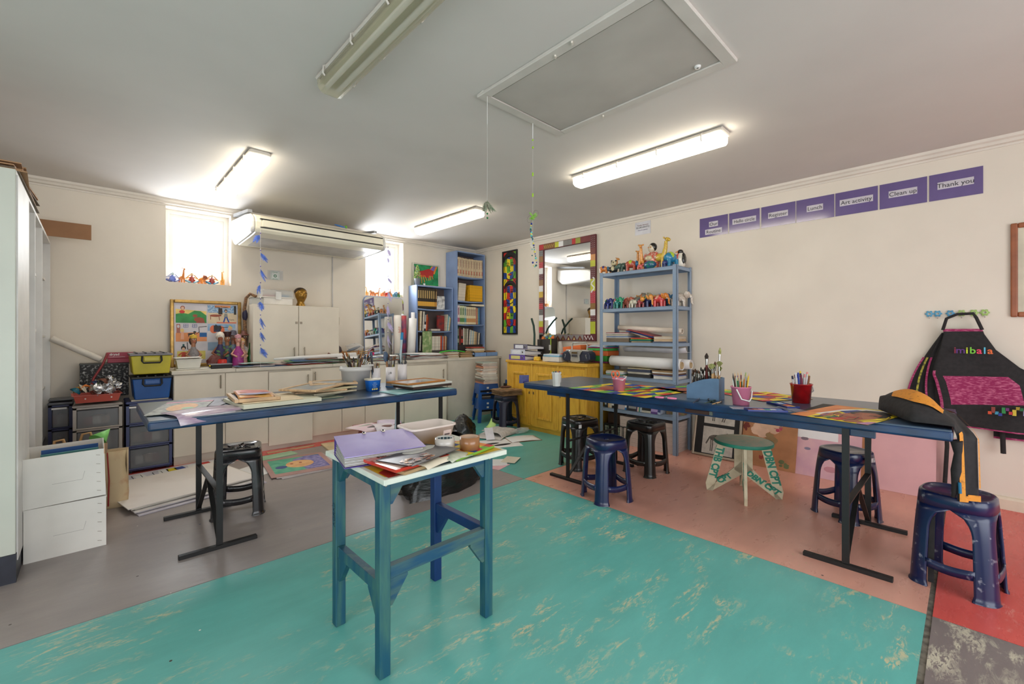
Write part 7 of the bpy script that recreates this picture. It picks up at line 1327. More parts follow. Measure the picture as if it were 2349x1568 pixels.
# three white cylinders with brushes
for k, (x, y, r, h, lb) in enumerate([(1.72, 3.46, .037, .165, 'left'), (1.835, 3.42, .040, .17, 'middle'), (1.97, 3.46, .040, .185, 'right')]):
    t = T('brush_pot', '%s white plastic pipe pot of paintbrushes on the left table' % lb, 'pot', (x, y, z0), group='white pipe pots'); PV = M((222, 216, 216), .35, var=.03)
    P('tube', G().cyl((0, 0, .002), (0, 0, h), r, PV, n=28, caps=False), t, solid=.003); P('base', G().cyl((0, 0, 0), (0, 0, .008), r+.003, M((60, 120, 180), .4) if k == 1 else PV, n=28), t)
    if k == 1: text(t, 'J ISO', .024, DARK, XF((-.018, -.0402, .12), (1, .3, 0), (0, 0, 1))); 
    n_ = [9, 11, 8][k]
    for i in range(n_):
        a = 2*PI*i/n_+k; rr_ = r*.55; dd = Vector((math.cos(a)*.14+(-.14 if k == 0 and i % 3 == 0 else 0), math.sin(a)*.10, 1)); c_ = HC[rb.randrange(7)][0]; ln = rb.uniform(.20, .28) if k else rb.choice([.19, .20, .27])
        if i % 2: brush('in the %s white pipe pot' % lb, (x+rr_*math.cos(a)*.3, y+rr_*math.sin(a)*.3, z0+.01), dd, ln, c_, w=1.5, tip=rb.choice([(60, 44, 34), (90, 90, 90), (120, 80, 50)]))
        else: dd.normalize(); brush('upside down in the %s white pipe pot' % lb, Vector((x+rr_*math.cos(a)*.3, y+rr_*math.sin(a)*.3, z0+.01))+dd*ln, -dd, ln, c_, w=1.2, tip=(50, 40, 36))
t = T('palette_knife', 'broad dark blue paddle standing in the middle white pipe pot', 'paddle', (1.815, 3.42, z0+.02)); t.rotation_euler = (0, -.10, 0); P('handle', G().cyl((0, 0, 0), (0, 0, .20), .006, BROWN, n=8), t); P('blade', G().ball((0, 0, .235), (.024, .006, .048), M((62, 84, 110), .4), 14), t)
t = T('paddle', 'dark teal paint-smeared rod leaning out of the left white pipe pot', 'rod', (1.70, 3.45, z0+.02)); t.rotation_euler = (0, -.10, 0); P('rod', G().loft([(Vector((0, 0, 0)), .006), (Vector((0, 0, .20)), .008), (Vector((0, 0, .27)), .012), (Vector((0, 0, .285)), .006)], M((40, 70, 92), .4, c2=(150, 150, 140), scale=20, mix=.3), 10), t)
# mop handle behind the table
t = T('mop_pole', 'pale blue pole with bright blue tip leaning behind the left table', 'pole', (0, 0, 0)); P('pole', G().cyl((2.10, 3.86, .02), (2.26, 3.98, 1.19), .0115, M((176, 196, 204), .35), n=14), t); P('grip_cap', G().cyl((2.258, 3.979, 1.17), (2.268, 3.986, 1.245), .0145, M((20, 130, 180), .35), n=14), t, label='bright blue grip')
# frames, drawings and boards on the left table
def tboard(name, label, cat, cx, cy_, z, w, d, th, rz, m, art=None, group=None, rx=0, ry=0, **k):
    g = G(); g.bx(-w/2, w/2, -d/2, d/2, 0, th, m); o = S(name, g, label, cat, (cx, cy_, z), rot=(rx, ry, rz), group=group, **k)
    if art: a = G(); art(a, w, d, th); P('print', a, o)
    return o
GRV = M((176, 176, 166), .6, c2=(120, 120, 116), scale=30, mix=.5)
def sun(a, w, d, th):
    a.poly([(p[0], p[1], th+.0006) for p in ell(0, 0, w*.30, d*.30)], M((226, 176, 110), .6, c2=(214, 140, 90), scale=40, mix=.45)); a.poly([(p[0], p[1], th+.001) for p in ell(w*.14, -d*.12, w*.12, d*.08)], M((150, 190, 150), .6)); a.poly([(-w*.5, d*.40, th+.0006), (w*.5, d*.40, th+.0006), (w*.5, d*.5, th+.0006), (-w*.5, d*.5, th+.0006)], M((206, 140, 160), .6, var=.2, scale=30))
tboard('grey_cards', 'dark grey cut card sheet with pins lying behind the collages', 'card', .56, 3.45, z0, .22, .36, .004, -.5, M((112, 106, 116), .5), art=lambda a, w, d, th: [a.cb((-.05, q, th+.0006), (.03, .05, .001), PAPER) for q in (-.1, .02)]+[a.line([(.04, -.16), (.06, .12)], .003, ART['k'], th+.001)])
tboard('collage', 'grey speckled collage with orange centre at the left end of the left table', 'collage', .39, 3.30, z0+.006, .25, .50, .002, -.30, GRV, art=sun)
limp('glossy pink and mauve streaked collage hanging over the front edge of the left table', .50, 3.05, z0+.014, .42, .22, .30, M((220, 206, 214), .22, c2=(176, 150, 176), scale=9, stretch=(1, 5, 1), mix=.5), .05, cat='collage', name='collage')
for q, (x, y) in enumerate([(.645, 3.42), (.66, 3.50), (.625, 3.47)]): S('white_pin', G().ball((0, 0, .008), .008, WHITE, 8), 'white map pin on the grey cards, %s one' % ['nearest', 'farthest', 'middle'][q], 'pin', (x, y, z0+.0045), group='white pins')
def hframe(name, label, cx, cy_, z, w, d, th, fw, rz, m, inner, rx=0, ry=0, art=None, cat='frame', group=None, iz=.5):
    t = T(name, label, cat, (cx, cy_, z), rz, group=group, rx=rx, ry=ry)
    for s in (-1, 1): P('frame_side', G().bx(s*w/2-(fw if s > 0 else 0), s*w/2+(fw if s < 0 else 0), -d/2, d/2, 0, th, m), t, bevel=.002); P('frame_side', G().bx(-w/2+fw, w/2-fw, s*d/2-(fw if s > 0 else 0), s*d/2+(fw if s < 0 else 0), 0, th, m), t, bevel=.002)
    if inner: P('panel', G().bx(-w/2+fw*.8, w/2-fw*.8, -d/2+fw*.8, d/2-fw*.8, th*.1, th*iz, inner), t)
    if art: a = G(); art(a, w, d, th*iz); P('print', a, t)
    return t
CRM = M((214, 214, 190), .45, var=.04)
GLZ = M((40, 96, 84), .15, coat=.6)
tboard('green_sheet', 'dark green sheet under the cream panel on the left table', 'sheet', .98, 3.33, z0, .62, .50, .003, 0, GLZ)
tboard('cream_panel', 'cream painted shallow panel with raised edge, lowest under the frames on the left table', 'panel', .86, 3.20, z0+.0035, .46, .44, .022, .05, CRM); tboard('thin_board', 'thin pale plywood sheet on the cream panel', 'board', .83, 3.20, z0+.027, .34, .36, .005, -.05, M((226, 206, 170), .5))  # a flat cream panel with a plywood sheet on it
hframe('silk_screen', 'pale wooden screen frame holding an orange and lilac drawing on the left table', .755, 3.25, z0+.033, .25, .40, .02, .022, -.08, WOODL, M((90, 90, 96), .5))
limp('drawing in yellow, red and lilac lying in the wooden frame', .765, 3.28, z0+.062, .20, .36, -.12, M((226, 176, 70), .5, c2=(206, 120, 110), scale=4, mix=.55), .012, spots=[(.5, .25, .09, .05, M((150, 146, 180), .5)), (.5, .55, .07, .07, M((206, 110, 100), .5))])
for k, (x, y, rz_, w_, d_) in enumerate([(1.22, 3.40, .35, .36, .30), (1.25, 3.36, .15, .34, .28), (1.18, 3.42, -.1, .36, .32), (1.22, 3.40, .05, .36, .30)]):
    hframe('silk_screen', '%s of the stacked pale wooden frames in the middle of the left table' % ['lowest', 'second lowest', 'third lowest', 'fourth'][k], x+.02*k, y, z0+.001+.0125*k, w_, d_, .012, .020, rz_, [M((206, 200, 176), .5), M((196, 186, 160), .5), WOODL, M((200, 190, 150), .5)][k], M((190, 184, 160), .5), group='stacked wooden frames', iz=.8)
GRS = M((164, 160, 150), .5, c2=(130, 136, 140), scale=9, mix=.5)
hframe('silk_screen', 'wooden frame with grey-blue mesh, second from the top of the middle stack', 1.36, 3.46, z0+.062, .34, .28, .014, .022, -.30, WOODL, GRS, iz=.6); hframe('silk_screen', 'wooden frame with grey-blue mesh, topmost and nearest of the middle stack', 1.15, 3.30, z0+.058, .34, .29, .014, .022, .62, WOODL, GRS, ry=-.03, iz=.6)
limp('pale turquoise paper sheet lying on the right end of the left table', 1.88, 3.06, z0+.004, .56, .26, .10, M((150, 200, 206), .5), .0, cat='paper', name='paper_sheet')
tboard('dark_picture', 'dark wooden frame, lowest of the pictures on the right end of the left table', 'frame', 1.98, 3.14, z0+.016, .40, .26, .018, .12, M((60, 44, 36), .4)); tboard('white_picture', 'white framed picture lying between the dark and the golden frames', 'frame', 1.98, 3.15, z0+.035, .42, .27, .016, .13, M((206, 206, 196), .4))
hframe('golden_picture', 'golden wooden picture frame, topmost on the right end of the left table', 1.93, 3.16, z0+.052, .40, .27, .014, .022, .15, M((176, 118, 56), .4, var=.1), M((206, 206, 214), .12, c2=(230, 230, 235), scale=3), iz=.6, cat='picture')
# ---- SMALL TABLE ----
s0 = SZ+.0022
t = T('ring_binder', 'open-tilted lilac ring binder full of sleeves on the small front table', 'binder', (.835, 1.665, s0), -.22); PU = M((146, 130, 194), .25, c2=(182, 170, 218), scale=2.2, mix=.5, coat=.3); PUD = M((78, 56, 140), .35)
# binder: spine at the back left, cover sloping to the front
bw = .30
P('back_cover', G().bx(-.15, .15, -.12, .092, 0, .003, PUD), t); P('spine', G().bx(-.15, .15, .09, .094, 0, .075, PUD), t)
P('cover', G().add([(-.152, .094, .075), (.152, .094, .075), (.165, -.11, .040), (-.150, -.125, .040), (-.152, .094, .078), (.152, .094, .078), (.165, -.11, .043), (-.150, -.125, .043)], [(3, 2, 1, 0), (4, 5, 6, 7), (0, 1, 5, 4), (1, 2, 6, 5), (2, 3, 7, 6), (3, 0, 4, 7)], PU), t, label='lilac front cover')
for k in range(7): P('sleeve', G().add([(-.148+.001*k, .088, .006+.009*k), (.148, .088, .006+.009*k), (.155, -.105, .005+.0046*k), (-.146, -.115+.002*k, .005+.0046*k)], [(0, 1, 2, 3)], M((214, 212, 210) if k % 2 else (190, 186, 180), .3)), t, solid=.003)
for x in (-.035, .045): P('clip', G().bx(x-.006, x+.006, .076, .095, .077, .081, NICKEL).cyl((x, .086, .081), (x, .086, .085), .004, DARK, n=8), t)
# white tub with sticker
t = T('white_tub', 'empty white rectangular plastic tub with barcode sticker on the small table', 'tub', (1.105, 1.72, s0), .0); TB2 = Msheer((232, 218, 210), .35, .92)
def hollow(g, w0, d0, w1, d1, h, m, th=.004, n=6):
    N_ = 36; vs = []; rows = [(.02, .02, .004), (w0-th, d0-th, .004), (w1-th, d1-th, h), (w1+.006, d1+.006, h), (w1+.006, d1+.006, h-.008), (w1, d1, h-.008), (w0, d0, 0), (.02, .02, 0)]
    for a_, b_, z in rows:
        for j in range(N_): q = 2*PI*(j+.5)/N_; k = se(q, 1, n); vs.append((a_*k*math.cos(q), b_*k*math.sin(q), z))
    g.add(vs, [(i*N_+j, (i+1)*N_+j, (i+1)*N_+(j+1) % N_, i*N_+(j+1) % N_) for i in range(len(rows)-1) for j in range(N_)], m, True); return g
P('body', hollow(G(), .098, .062, .115, .078, .082, TB2), t); P('sticker', G().cb((.062, -.0705, .040), (.042, .001, .034), M((222, 206, 200), .4), rx=.19), t); P('barcode', G().cb((.062, -.0712, .038), (.028, .0008, .008), M((110, 100, 100), .5), rx=.19), t); P('sticker_text', G().cb((.058, -.0725, .052), (.026, .0006, .003), M((150, 60, 60), .5), rx=.19), t)
# tapes
def tape(label, x, y, z, r, h, outer, core, marks=None):
    t = T('tape_roll', label, 'tape', (x, y, z)); P('roll', G().lathe([(r*.86, 0), (r, 0), (r, h), (r*.86, h)], outer, 36), t); P('core', G().lathe([(r*.86, h), (r*.82, h), (r*.82, 0), (r*.86, 0)], core, 36), t)
    if marks:
        for k in range(14): a = 2*PI*k/14; P('printed_mark', G().cb((r*.815*math.cos(a), r*.815*math.sin(a), h*.7), (.001, .012, h*.34), marks, rz=a), t)
    return t
tape('translucent grey-white roll of packing tape standing flat on the small table', 1.075, 1.535, s0+.012, .042, .045, M((196, 190, 182), .2, coat=.5), M((206, 206, 200), .5), M((60, 86, 96), .5)); tape('brown roll of packing tape at the right of the small table', 1.145, 1.455, s0+.012, .042, .052, M((148, 102, 64), .25, coat=.4, var=.04), M((206, 176, 150), .5))
def colourbook(a, w, d, th): 
    X = Matrix.Translation((-w/2, -d/2, th)); patches(a, X, w, d, 7, 4, 12, 'yrgobyl', wob=.3)
tboard('picture_book', 'thin picture book with multicoloured cover under the tape rolls', 'book', 1.12, 1.49, s0, .25, .18, .010, .22, M((120, 170, 60), .4), art=colourbook)
t = tboard('story_book', 'red glossy book titled in dark letters under the black collage sheet', 'book', .87, 1.495, s0+.012, .25, .21, .011, .12, M((190, 56, 40), .2, coat=.5), art=lambda a, w, d, th: a.poly([(-w*.47, -d*.47, th+.0006), (w*.47, -d*.47, th+.0006), (w*.47, d*.25, th+.0006), (-w*.47, d*.25, th+.0006)], M((206, 150, 130), .2, c2=(226, 200, 190), scale=12, mix=.5)))
text(t, 'Min now nla', .024, M((60, 20, 20), .4), XF((-.02, .075, .0125), (1, 0, 0), (0, 1, 0)))
tboard('wooden_block', 'flat wooden block under the red glossy book', 'block', .86, 1.405, s0, .16, .05, .011, .20, M((176, 146, 106), .5, var=.1))
def collage(a, w, d, th):
    r_ = random.Random(8); pts = [(p[0]*(1+r_.uniform(-.12, .12)), p[1]*(1+r_.uniform(-.2, .1)), th+.0008) for p in ell(.0, 0, .085, .04, 22)]
    a.poly([(x+.045, y+.045, z) for x, y, z in pts], M((206, 206, 200), .6, var=.08)); cl = [(170, 90, 80), (206, 150, 130), (226, 214, 206), (120, 50, 50), (206, 130, 60), (190, 170, 176)]
    for k in range(34): cx, cy_ = -.06+r_.uniform(-.075, .075), -.045+r_.uniform(-.035, .035); s = r_.uniform(.008, .022); a.poly([(cx+s*math.cos(q), cy_+s*.7*math.sin(q), th+.001+k*.00006) for q in sorted(r_.uniform(0, 6.28) for _ in range(5))], M(cl[k % 6], .12, coat=.8))
tboard('black_collage', 'black sheet collage with white flower cut-out and shiny foil shapes', 'collage', .915, 1.475, s0+.028, .28, .18, .002, .30, M((66, 62, 66), .35), art=collage, rx=-.02)
limp('cream paper strip sheet poking out under the black collage', .97, 1.405, s0+.020, .24, .07, .28, CREAM, .012, cat='paper', name='paper_sheet'); limp('leaf-printed paper curling out at the right of the black collage', 1.03, 1.43, s0+.018, .14, .12, .30, M((196, 200, 180), .6, c2=(60, 90, 70), scale=14, mix=.4), .01, cat='paper', name='paper_sheet')
S('pink_card', G().bx(-.03, .03, -.03, .03, 0, .002, M((226, 130, 120), .5)), 'small coral card between the white tub and the brown tape', 'card', (1.19, 1.60, s0+.0), rot=(0, 0, .4))
# ---- RIGHT TABLE ----
r0 = RZ+.0006
px = lambda a_, b_: zp(a_, b_, RZ)
def tub_round(): pass
x, y = px(1277, 886)
t = T('pen_tub', 'white octagonal plastic tub full of coloured pens at the far end of the right table', 'tub', (x+.02, y+.02, r0), .4); P('body', G().lathe([(.001, 0), (.030, 0), (.039, .105), (.043, .105), (.043, .118), (.039, .118), (.036, .112), (.028, .004), (.001, .004)], M((212, 210, 206), .35), 8, smooth=False), t)
P('printed_label', G().cb((.014, -.0345, .06), (.028, .0008, .06), M((190, 188, 190), .5, c2=(120, 120, 124), scale=120, mix=.3), rx=.08), t)
for k, c_ in enumerate([(190, 40, 40), (30, 90, 170), (220, 190, 50), (30, 120, 60), (40, 30, 40), (220, 120, 50), (60, 60, 140)]): a = k*.9; S('crayon', G().cyl((x+.02+.018*math.cos(a), y+.02+.018*math.sin(a), r0+.03), (x+.02+.026*math.cos(a), y+.02+.026*math.sin(a), r0+.125), .005, M(c_, .4), n=8), '%s crayon in the white octagonal tub' % ['red', 'blue', 'yellow', 'green', 'black', 'orange', 'violet'][k], 'crayon', group='crayons in the white tub')
S('blue_card', G().bx(-.045, .045, -.001, .001, 0, .075, M((50, 46, 120), .2, var=.15, scale=30, coat=.8)), 'shiny dark blue card standing up at the far corner of the right table', 'card', (2.86, 2.83, r0-.012), rot=(.1, 0, -.6))
PNK = M((222, 130, 160), .35, var=.03)
x, y = px(1423, 898); t = bucket('small_bucket', 'small pink bucket holding orange-handled scissors on the right table', (x+.03, y+.03, r0), .040, .050, .098, PNK, [(-1, -.1, .098), (-.5, -.9, .088), (.4, -1, .112), (1.0, -.2, .112)])
t = T('scissors', 'orange-handled scissors standing in the small pink bucket', 'scissors', (x+.02, y+.04, r0+.012)); t.rotation_euler = (0, -.12, -.8); OR = M((232, 96, 30), .35)
for q in (-1, 1): P('handle', G().tube([(q*.010+.013*math.cos(a_)*1.0+q*.006, 0, .118+.024*math.sin(a_)) for a_ in [i*PI/8 for i in range(17)]], .0042, OR, 7), t); P('blade', G().bar((q*.008, 0, .095), (q*.002, 0, 0), .008, .002, CHROME), t)
# three painted sheets
def sheet(label, pts, seed, pal, face=None, nx=7, nz=6, wob=.34):
    """paper on the table; pts are its four corners"""
    c_ = [Vector((*px(*p), r0)) for p in pts]; o = (c_[0]+c_[1]+c_[2]+c_[3])/4; t = T('painting_sheet', label, 'painting', o, group='painted paper sheets on the right table'); X = (c_[1]-c_[0]); w = X.length; Yv = c_[3]-c_[0]; d = Yv.length
    mt = XF(c_[0]-o+Vector((0, 0, .002)), X, Yv); P('paper', G().poly([(0, 0), (w, 0), (w, d), (0, d)], DARK, .0015, X=mt), t); a = G(); mt2 = XF(c_[0]-o+Vector((0, 0, .0022)), X, Yv); patches(a, mt2, w, d, nx, nz, seed, pal, wob=wob)
    if face: face(a, mt2, w, d)
    P('painting', a, t); return t
def blob(a, X, cx, cz, rx, rz_, m, z, seed=1, k=.25, n=20):
    r_ = random.Random(seed); a.poly([(cx+rx*math.cos(i*2*PI/n)*(1+r_.uniform(-k, k)), cz+rz_*math.sin(i*2*PI/n)*(1+r_.uniform(-k, k)), z) for i in range(n)], m, X=X)
def pf1(a, X, w, d): blob(a, X, w*.5, d*.5, w*.24, d*.30, ART['n'], .0012, 3); face_lines(a, X, w*.5, d*.5, d*.85, 0, .006, .0018)
def pf2(a, X, w, d):
    for q in range(4): a.line([(w*(.1+.2*q), d*.1), (w*(.2+.2*q), d*.5), (w*(.1+.22*q), d*.9)], .006, ART['k'], .0016, X=X)
sheet('largest painted face sheet in yellow, blue and red patches, left of the pink bucket', [(1303, 890), (1402, 904), (1485, 888), (1392, 875)], 21, 'ybrgybb', pf1, 6, 5); sheet('painted sheet of bright yellow, red and green blocks nearest the table front', [(1404, 903), (1480, 913.5), (1546, 901), (1490, 887)], 31, 'rygyrb', pf2, 5, 5); sheet('painted face sheet in green and brown partly behind the blue brush organiser', [(1497, 890), (1600, 907), (1650, 893), (1560, 880)], 44, 'ynbgyr', pf1, 5, 4)
sheet('painted sheet in red and yellow peeking out behind the pink pencil bucket', [(1655, 903), (1750, 921), (1788, 906), (1700, 892)], 52, 'yryybr', pf2, 5, 4)
# blue brush organiser
o1 = Vector((*px(1575, 913), r0)); o2 = Vector((*px(1649, 920), r0)); Xd = (o2-o1).normalized(); an = math.atan2(Xd.y, Xd.x); ow = (o2-o1).length
t = T('brush_organiser', 'slate blue wooden desk organiser crowded with paintbrushes on the right table', 'organiser', o1, an); SB_ = M((92, 124, 156), .5, var=.05, scale=14, bump=.1); hh = .145; od = .13
prof = [(0, 0), (ow, 0), (ow, hh), (ow*.94, hh+.002), (ow*.75, hh), (ow*.5, hh*.93), (ow*.25, hh*.80), (0, hh*.62)]
for y_ in (0, od-.008): P('panel', G().add([(a_, y_, b_) for a_, b_ in prof]+[(a_, y_+.008, b_) for a_, b_ in prof], [tuple(range(8)), tuple(range(15, 7, -1))]+[(i, i+8, (i+1) % 8+8, (i+1) % 8) for i in range(8)], SB_), t)
P('end_panel', G().bx(0, .008, .008, od-.008, 0, hh*.62, SB_), t); P('end_panel', G().bx(ow-.008, ow, .008, od-.008, 0, hh, SB_), t); P('divider', G().bx(ow*.48, ow*.52, .008, od-.008, 0, hh*.85, SB_), t); P('base', G().bx(.008, ow-.008, .008, od-.008, 0, .006, SB_), t)
R3 = Matrix.Rotation(an, 3, 'Z')
for k in range(46):
    u = rb.uniform(.06, .94); v = rb.uniform(.2, .8); b_ = R3 @ Vector((ow*u, od*v, .01)); sec = 0 if u < .4 else (1 if u < .72 else 2)
    ln = [rb.uniform(.15, .19), rb.uniform(.17, .22), rb.uniform(.21, .26)][sec]; fan = sec == 2 and rb.random() < .45
    c_ = HC[[0, 0, 3, 6, 0][rb.randrange(5)]][0] if sec < 2 else (190, 150, 100); brush('in the slate blue organiser', o1+b_, (rb.uniform(-.12, .12), rb.uniform(-.08, .08), 1), ln, c_, w=rb.choice([.8, 1.0, 1.5]), tip=(150, 150, 90) if fan else rb.choice([(60, 40, 28), (40, 34, 30), (90, 60, 40)]), fan=int(fan))
brush('', o1+R3 @ Vector((ow*.52, od*.6, .01)), (.0, 0, 1), .30, (120, 30, 26), w=2.2, tip=(50, 34, 26), lab='thick dark red paintbrush, tallest in the middle of the organiser', grp='paintbrushes in the slate blue organiser'); brush('', o1+R3 @ Vector((ow*.86, od*.6, .01)), (.12, 0, 1), .34, (190, 150, 100), w=1.6, tip=(160, 160, 96), lab='pale-tipped paintbrush standing highest in the organiser', grp='paintbrushes in the slate blue organiser')
for k, (p0, p1, hc) in enumerate([((1590, 926), (1607, 914), (60, 50, 60)), ((1616, 927), (1648, 917), (50, 70, 50)), ((1646, 929), (1624, 917), (40, 60, 50)), ((1634, 929), (1656, 923), (190, 150, 100))]):
    a_ = Vector((*px(*p0), r0+.006)); b_ = Vector((*px(*p1), r0+.006)); d_ = b_-a_; brush('', a_, d_, max(.08, d_.length), hc, w=1.1, lab='short %s paintbrush lying in front of the organiser' % ['grey', 'dark green', 'thin green', 'pale wooden'][k], grp='loose brushes before the organiser')
# pink scissors
x, y = px(1528, 914); t = T('scissors', 'pink-handled craft scissors lying open on the right table', 'scissors', (x, y, r0+.007), an+.1); PKS2 = M((226, 120, 160), .3, coat=.4)
for q in (-1, 1): P('handle', G().tube([(q*.042+.026*math.cos(a_), -.012+.012*math.sin(a_), 0) for a_ in [i*PI/8 for i in range(17)]], .006, PKS2, 7), t); P('blade', G().bar((q*.014, -.006, 0), (-q*.030, .040, 0), .009, .002, CHROME), t)
P('pivot', G().ball((0, .004, .003), .004, CHROME, 8), t)
# pencil bucket (pink) and marker bucket (red)
x, y = px(1709, 930); x += .035; y += .035
bucket('small_bucket', 'pink bucket with white handle, full of coloured pencils', (x, y, r0), .046, .056, .112, PNK, [(-1.0, .1, .098), (-1.02, -.4, .04), (-.5, -1.0, .028), (.1, -1.0, .045), (.62, -.9, .085)])
S('bird_sticker', G().poly([(-.008, -.006), (.010, -.008), (.004, 0), (.002, .012), (-.004, .002)], WHITE, .0005, X=XF((x-.012, y-.0492, r0+.028), (1, -.2, 0), (0, 0, 1))), 'small white bird sticker on the pink pencil bucket', 'sticker')
pcs = [('green', (60, 160, 60)), ('orange', (230, 120, 40)), ('dark green', (20, 90, 50)), ('white', (216, 216, 206)), ('purple', (110, 60, 140)), ('yellow', (226, 190, 40)), ('black', (30, 30, 34)), ('brown', (120, 70, 40)), ('pink', (226, 130, 130)), ('pale green', (150, 200, 130)), ('maroon', (110, 30, 50)), ('grey', (150, 150, 150))]
for k in range(24):
    nm, c_ = pcs[k % 12]; a = rb.uniform(0, 6.28); r = .042*math.sqrt(rb.random()); stick('pencil', '%s coloured pencil in the pink bucket' % nm, (x+r*math.cos(a)*.7, y+r*math.sin(a)*.7, r0+.006), (math.cos(a)*.12*r/.03, math.sin(a)*.1*r/.03, 1), rb.uniform(.155, .20), .0042, c_, (206, 170, 120) if k % 3 else c_, 'coloured pencils in the pink bucket')
x, y = px(1851, 926); x += .04; y += .04
bucket('small_bucket', 'glossy red bucket full of felt-tip markers on the right table', (x, y, r0), .050, .060, .122, M((178, 20, 24), .22, var=.15, scale=20, coat=.5), [(.45, -.9, .104), (.9, -.9, .075), (1.12, -.55, .055), (1.05, .1, .06)])
for k in range(17):
    nm, c_ = [('grey', (196, 196, 200)), ('yellow', (226, 196, 40)), ('dark red', (150, 30, 40)), ('blue', (40, 60, 150)), ('pink', (226, 140, 140)), ('white', (220, 220, 222)), ('maroon', (110, 40, 70)), ('navy', (30, 34, 70)), ('brown', (140, 90, 60))][k % 9]; a = rb.uniform(0, 6.28); r = .045*math.sqrt(rb.random())
    stick('marker', '%s felt-tip marker in the red bucket' % nm, (x+r*math.cos(a)*.7, y+r*math.sin(a)*.7, r0+.006), (math.cos(a)*.16*r/.03, math.sin(a)*.12*r/.03, 1), rb.uniform(.15, .195), .0058, (214, 212, 214) if k % 2 else c_, c_, 'markers in the red bucket', cap=1)
# watercolour sets
def paints(label, pts, seed, lid):
    c_ = [Vector((*px(*p), r0)) for p in pts]; X = c_[1]-c_[0]; w = X.length; an_ = math.atan2(X.y, X.x); t = T('watercolour_set', label, 'paint set', c_[0], an_); d = .075; BB = M((24, 44, 120), .35)
    P('case', G().bx(0, w, 0, .003, 0, .012, BB).bx(0, w, d-.003, d, 0, .012, BB).bx(0, .003, .003, d-.003, 0, .012, BB).bx(w-.003, w, .003, d-.003, 0, .012, BB).bx(0, w, 0, d, 0, .004, BB), t, weld=True)
    cl = ['r', 'o', 'y', 'g', 'b', 'v', 'k', 'n', 'p', 't', 'w', 'B']
    for i in range(6):
        for j in range(2): P('paint_pan', G().bx(.008+(w-.016)*i/6, .004+(w-.016)*(i+1)/6, .008+j*.032, .034+j*.032, .004, .009, ART[cl[(i+j*6+seed) % 12]]), t)
    P('lid', G().bx(lid[0], lid[0]+w*.9, lid[1], lid[1]+.07, .0, .003, Msheer((200, 200, 206), .1, .4)), t, label='clear plastic lid')
paints('open watercolour set nearer the table front, beside the pink pencil bucket', [(1716, 944), (1808, 947)], 0, (-.06, .079)); paints('open watercolour set lying behind the nearer one', [(1758, 924), (1806, 937)], 3, (.14, -.02))
# large painted portrait
def portrait(a, X, w, d):
    pl = lambda pts, m, z: a.poly([(p[0]*w, p[1]*d, z) for p in pts], m, X=X)
    pl([(0, 0), (1, 0), (1, 1), (0, 1)], ART['y'], .0006); pl([(0, 0), (.24, 0), (.20, .35), (.26, .7), (.42, 1), (0, 1)], M((232, 150, 80), .5, c2=(206, 100, 60), scale=7, mix=.45), .0008)
    pl([(.18, .25), (.26, .72), (.48, .93), (.8, .95), (1, .8), (1, .7), (.82, .86), (.5, .82), (.32, .62), (.26, .25)], PAPER, .0010); pl([(.30, .60), (.42, .80), (.55, .78), (.44, .5)], ART['b'], .0012)
    blob(a, X, w*.66, d*.46, w*.22, d*.30, ART['n'], .0014, 5, .12); pl([(.44, .6), (.52, .84), (.72, .88), (.90, .76), (.95, .5), (.88, .42), (.85, .62), (.70, .72), (.54, .66), (.50, .52)], ART['k'], .0017)
    face_lines(a, X, w*.67, d*.46, d*.66, 0, .005, .0019); blob(a, X, w*.36, d*.30, w*.11, d*.18, ART['n'], .0015, 8, .3); blob(a, X, w*.46, d*.16, w*.08, d*.10, ART['G'], .0018, 9, .3); blob(a, X, w*.58, d*.12, w*.10, d*.07, ART['r'], .0019, 10, .3); blob(a, X, w*.75, d*.10, w*.12, d*.07, ART['n'], .0020, 11, .3); blob(a, X, w*.34, d*.10, w*.06, d*.05, ART['k'], .0021, 12, .3)
    for q in range(5): a.line([(w*(.28+.1*q), d*.05), (w*(.33+.1*q), d*.2), (w*(.30+.1*q), d*.35)], .005, [ART['b'], ART['y'], ART['k'], ART['r'], ART['k']][q], .0023, X=X)
    pl([(.86, 0), (1, 0), (1, .2), (.92, .15)], M((190, 130, 170), .5), .0022)
c_ = [Vector((*px(*p), r0)) for p in [(1812, 950), (1990, 976), (2048, 945), (1888, 926)]]; o = (c_[0]+c_[2])/2; t = T('portrait_painting', 'large colourful painted portrait with orange corner near the apron on the right table', 'painting', o)
P('paper', G().poly([tuple(p-o+Vector((0, 0, .0015))) for p in c_], DARK, .0015), t)
a = G(); Xm = XF(c_[0]-o+Vector((0, 0, .0016)), c_[1]-c_[0], c_[3]-c_[0]); w_ = (c_[1]-c_[0]).length; d_ = (c_[3]-c_[0]).length; portrait(a, Xm, w_, d_); P('painting', a, t)
# draped apron over the right end
t = T('draped_apron', 'black apron with orange trim draped over the right end of the table', 'apron', (0, 0, 0))
def dr(u, v, off=0):
    # v along: lies humped on the table, rolls over the end, hangs down turned towards the room; u across
    q = min(1, v/.5); y = .35-.30*q; xl = 3.20-.34*min(1, q*1.9); xr = 3.37-.10*q
    z = r0+.012+(.004+.115*math.sin(PI*min(1, .2+q*.75))*max(0, math.sin(PI*u))**.55+.010*math.sin(8*u+7*q)*math.sin(PI*u))*(1-.6*max(0, q-.75)*4*.7)
    x = xl+(xr-xl)*u
    if v > .5:
        p = (v-.5)/.5; k = min(1, p/.22); k = k*k*(3-2*k); hx = 2.875+.062*u+.012*p; hy = .038-.060*u-.012*math.sin(7*u)*p
        x, y = x+(hx-x)*k, y+(hy-y)*k; z = z-(z-(r0-.33-.0*u))*p**1.15+.0
    return (x-off*(1.4 if v >= .5 else 1.2*(u < .5)), y-off*(v >= .5)*1.4, z+off*(v < .6)*2)
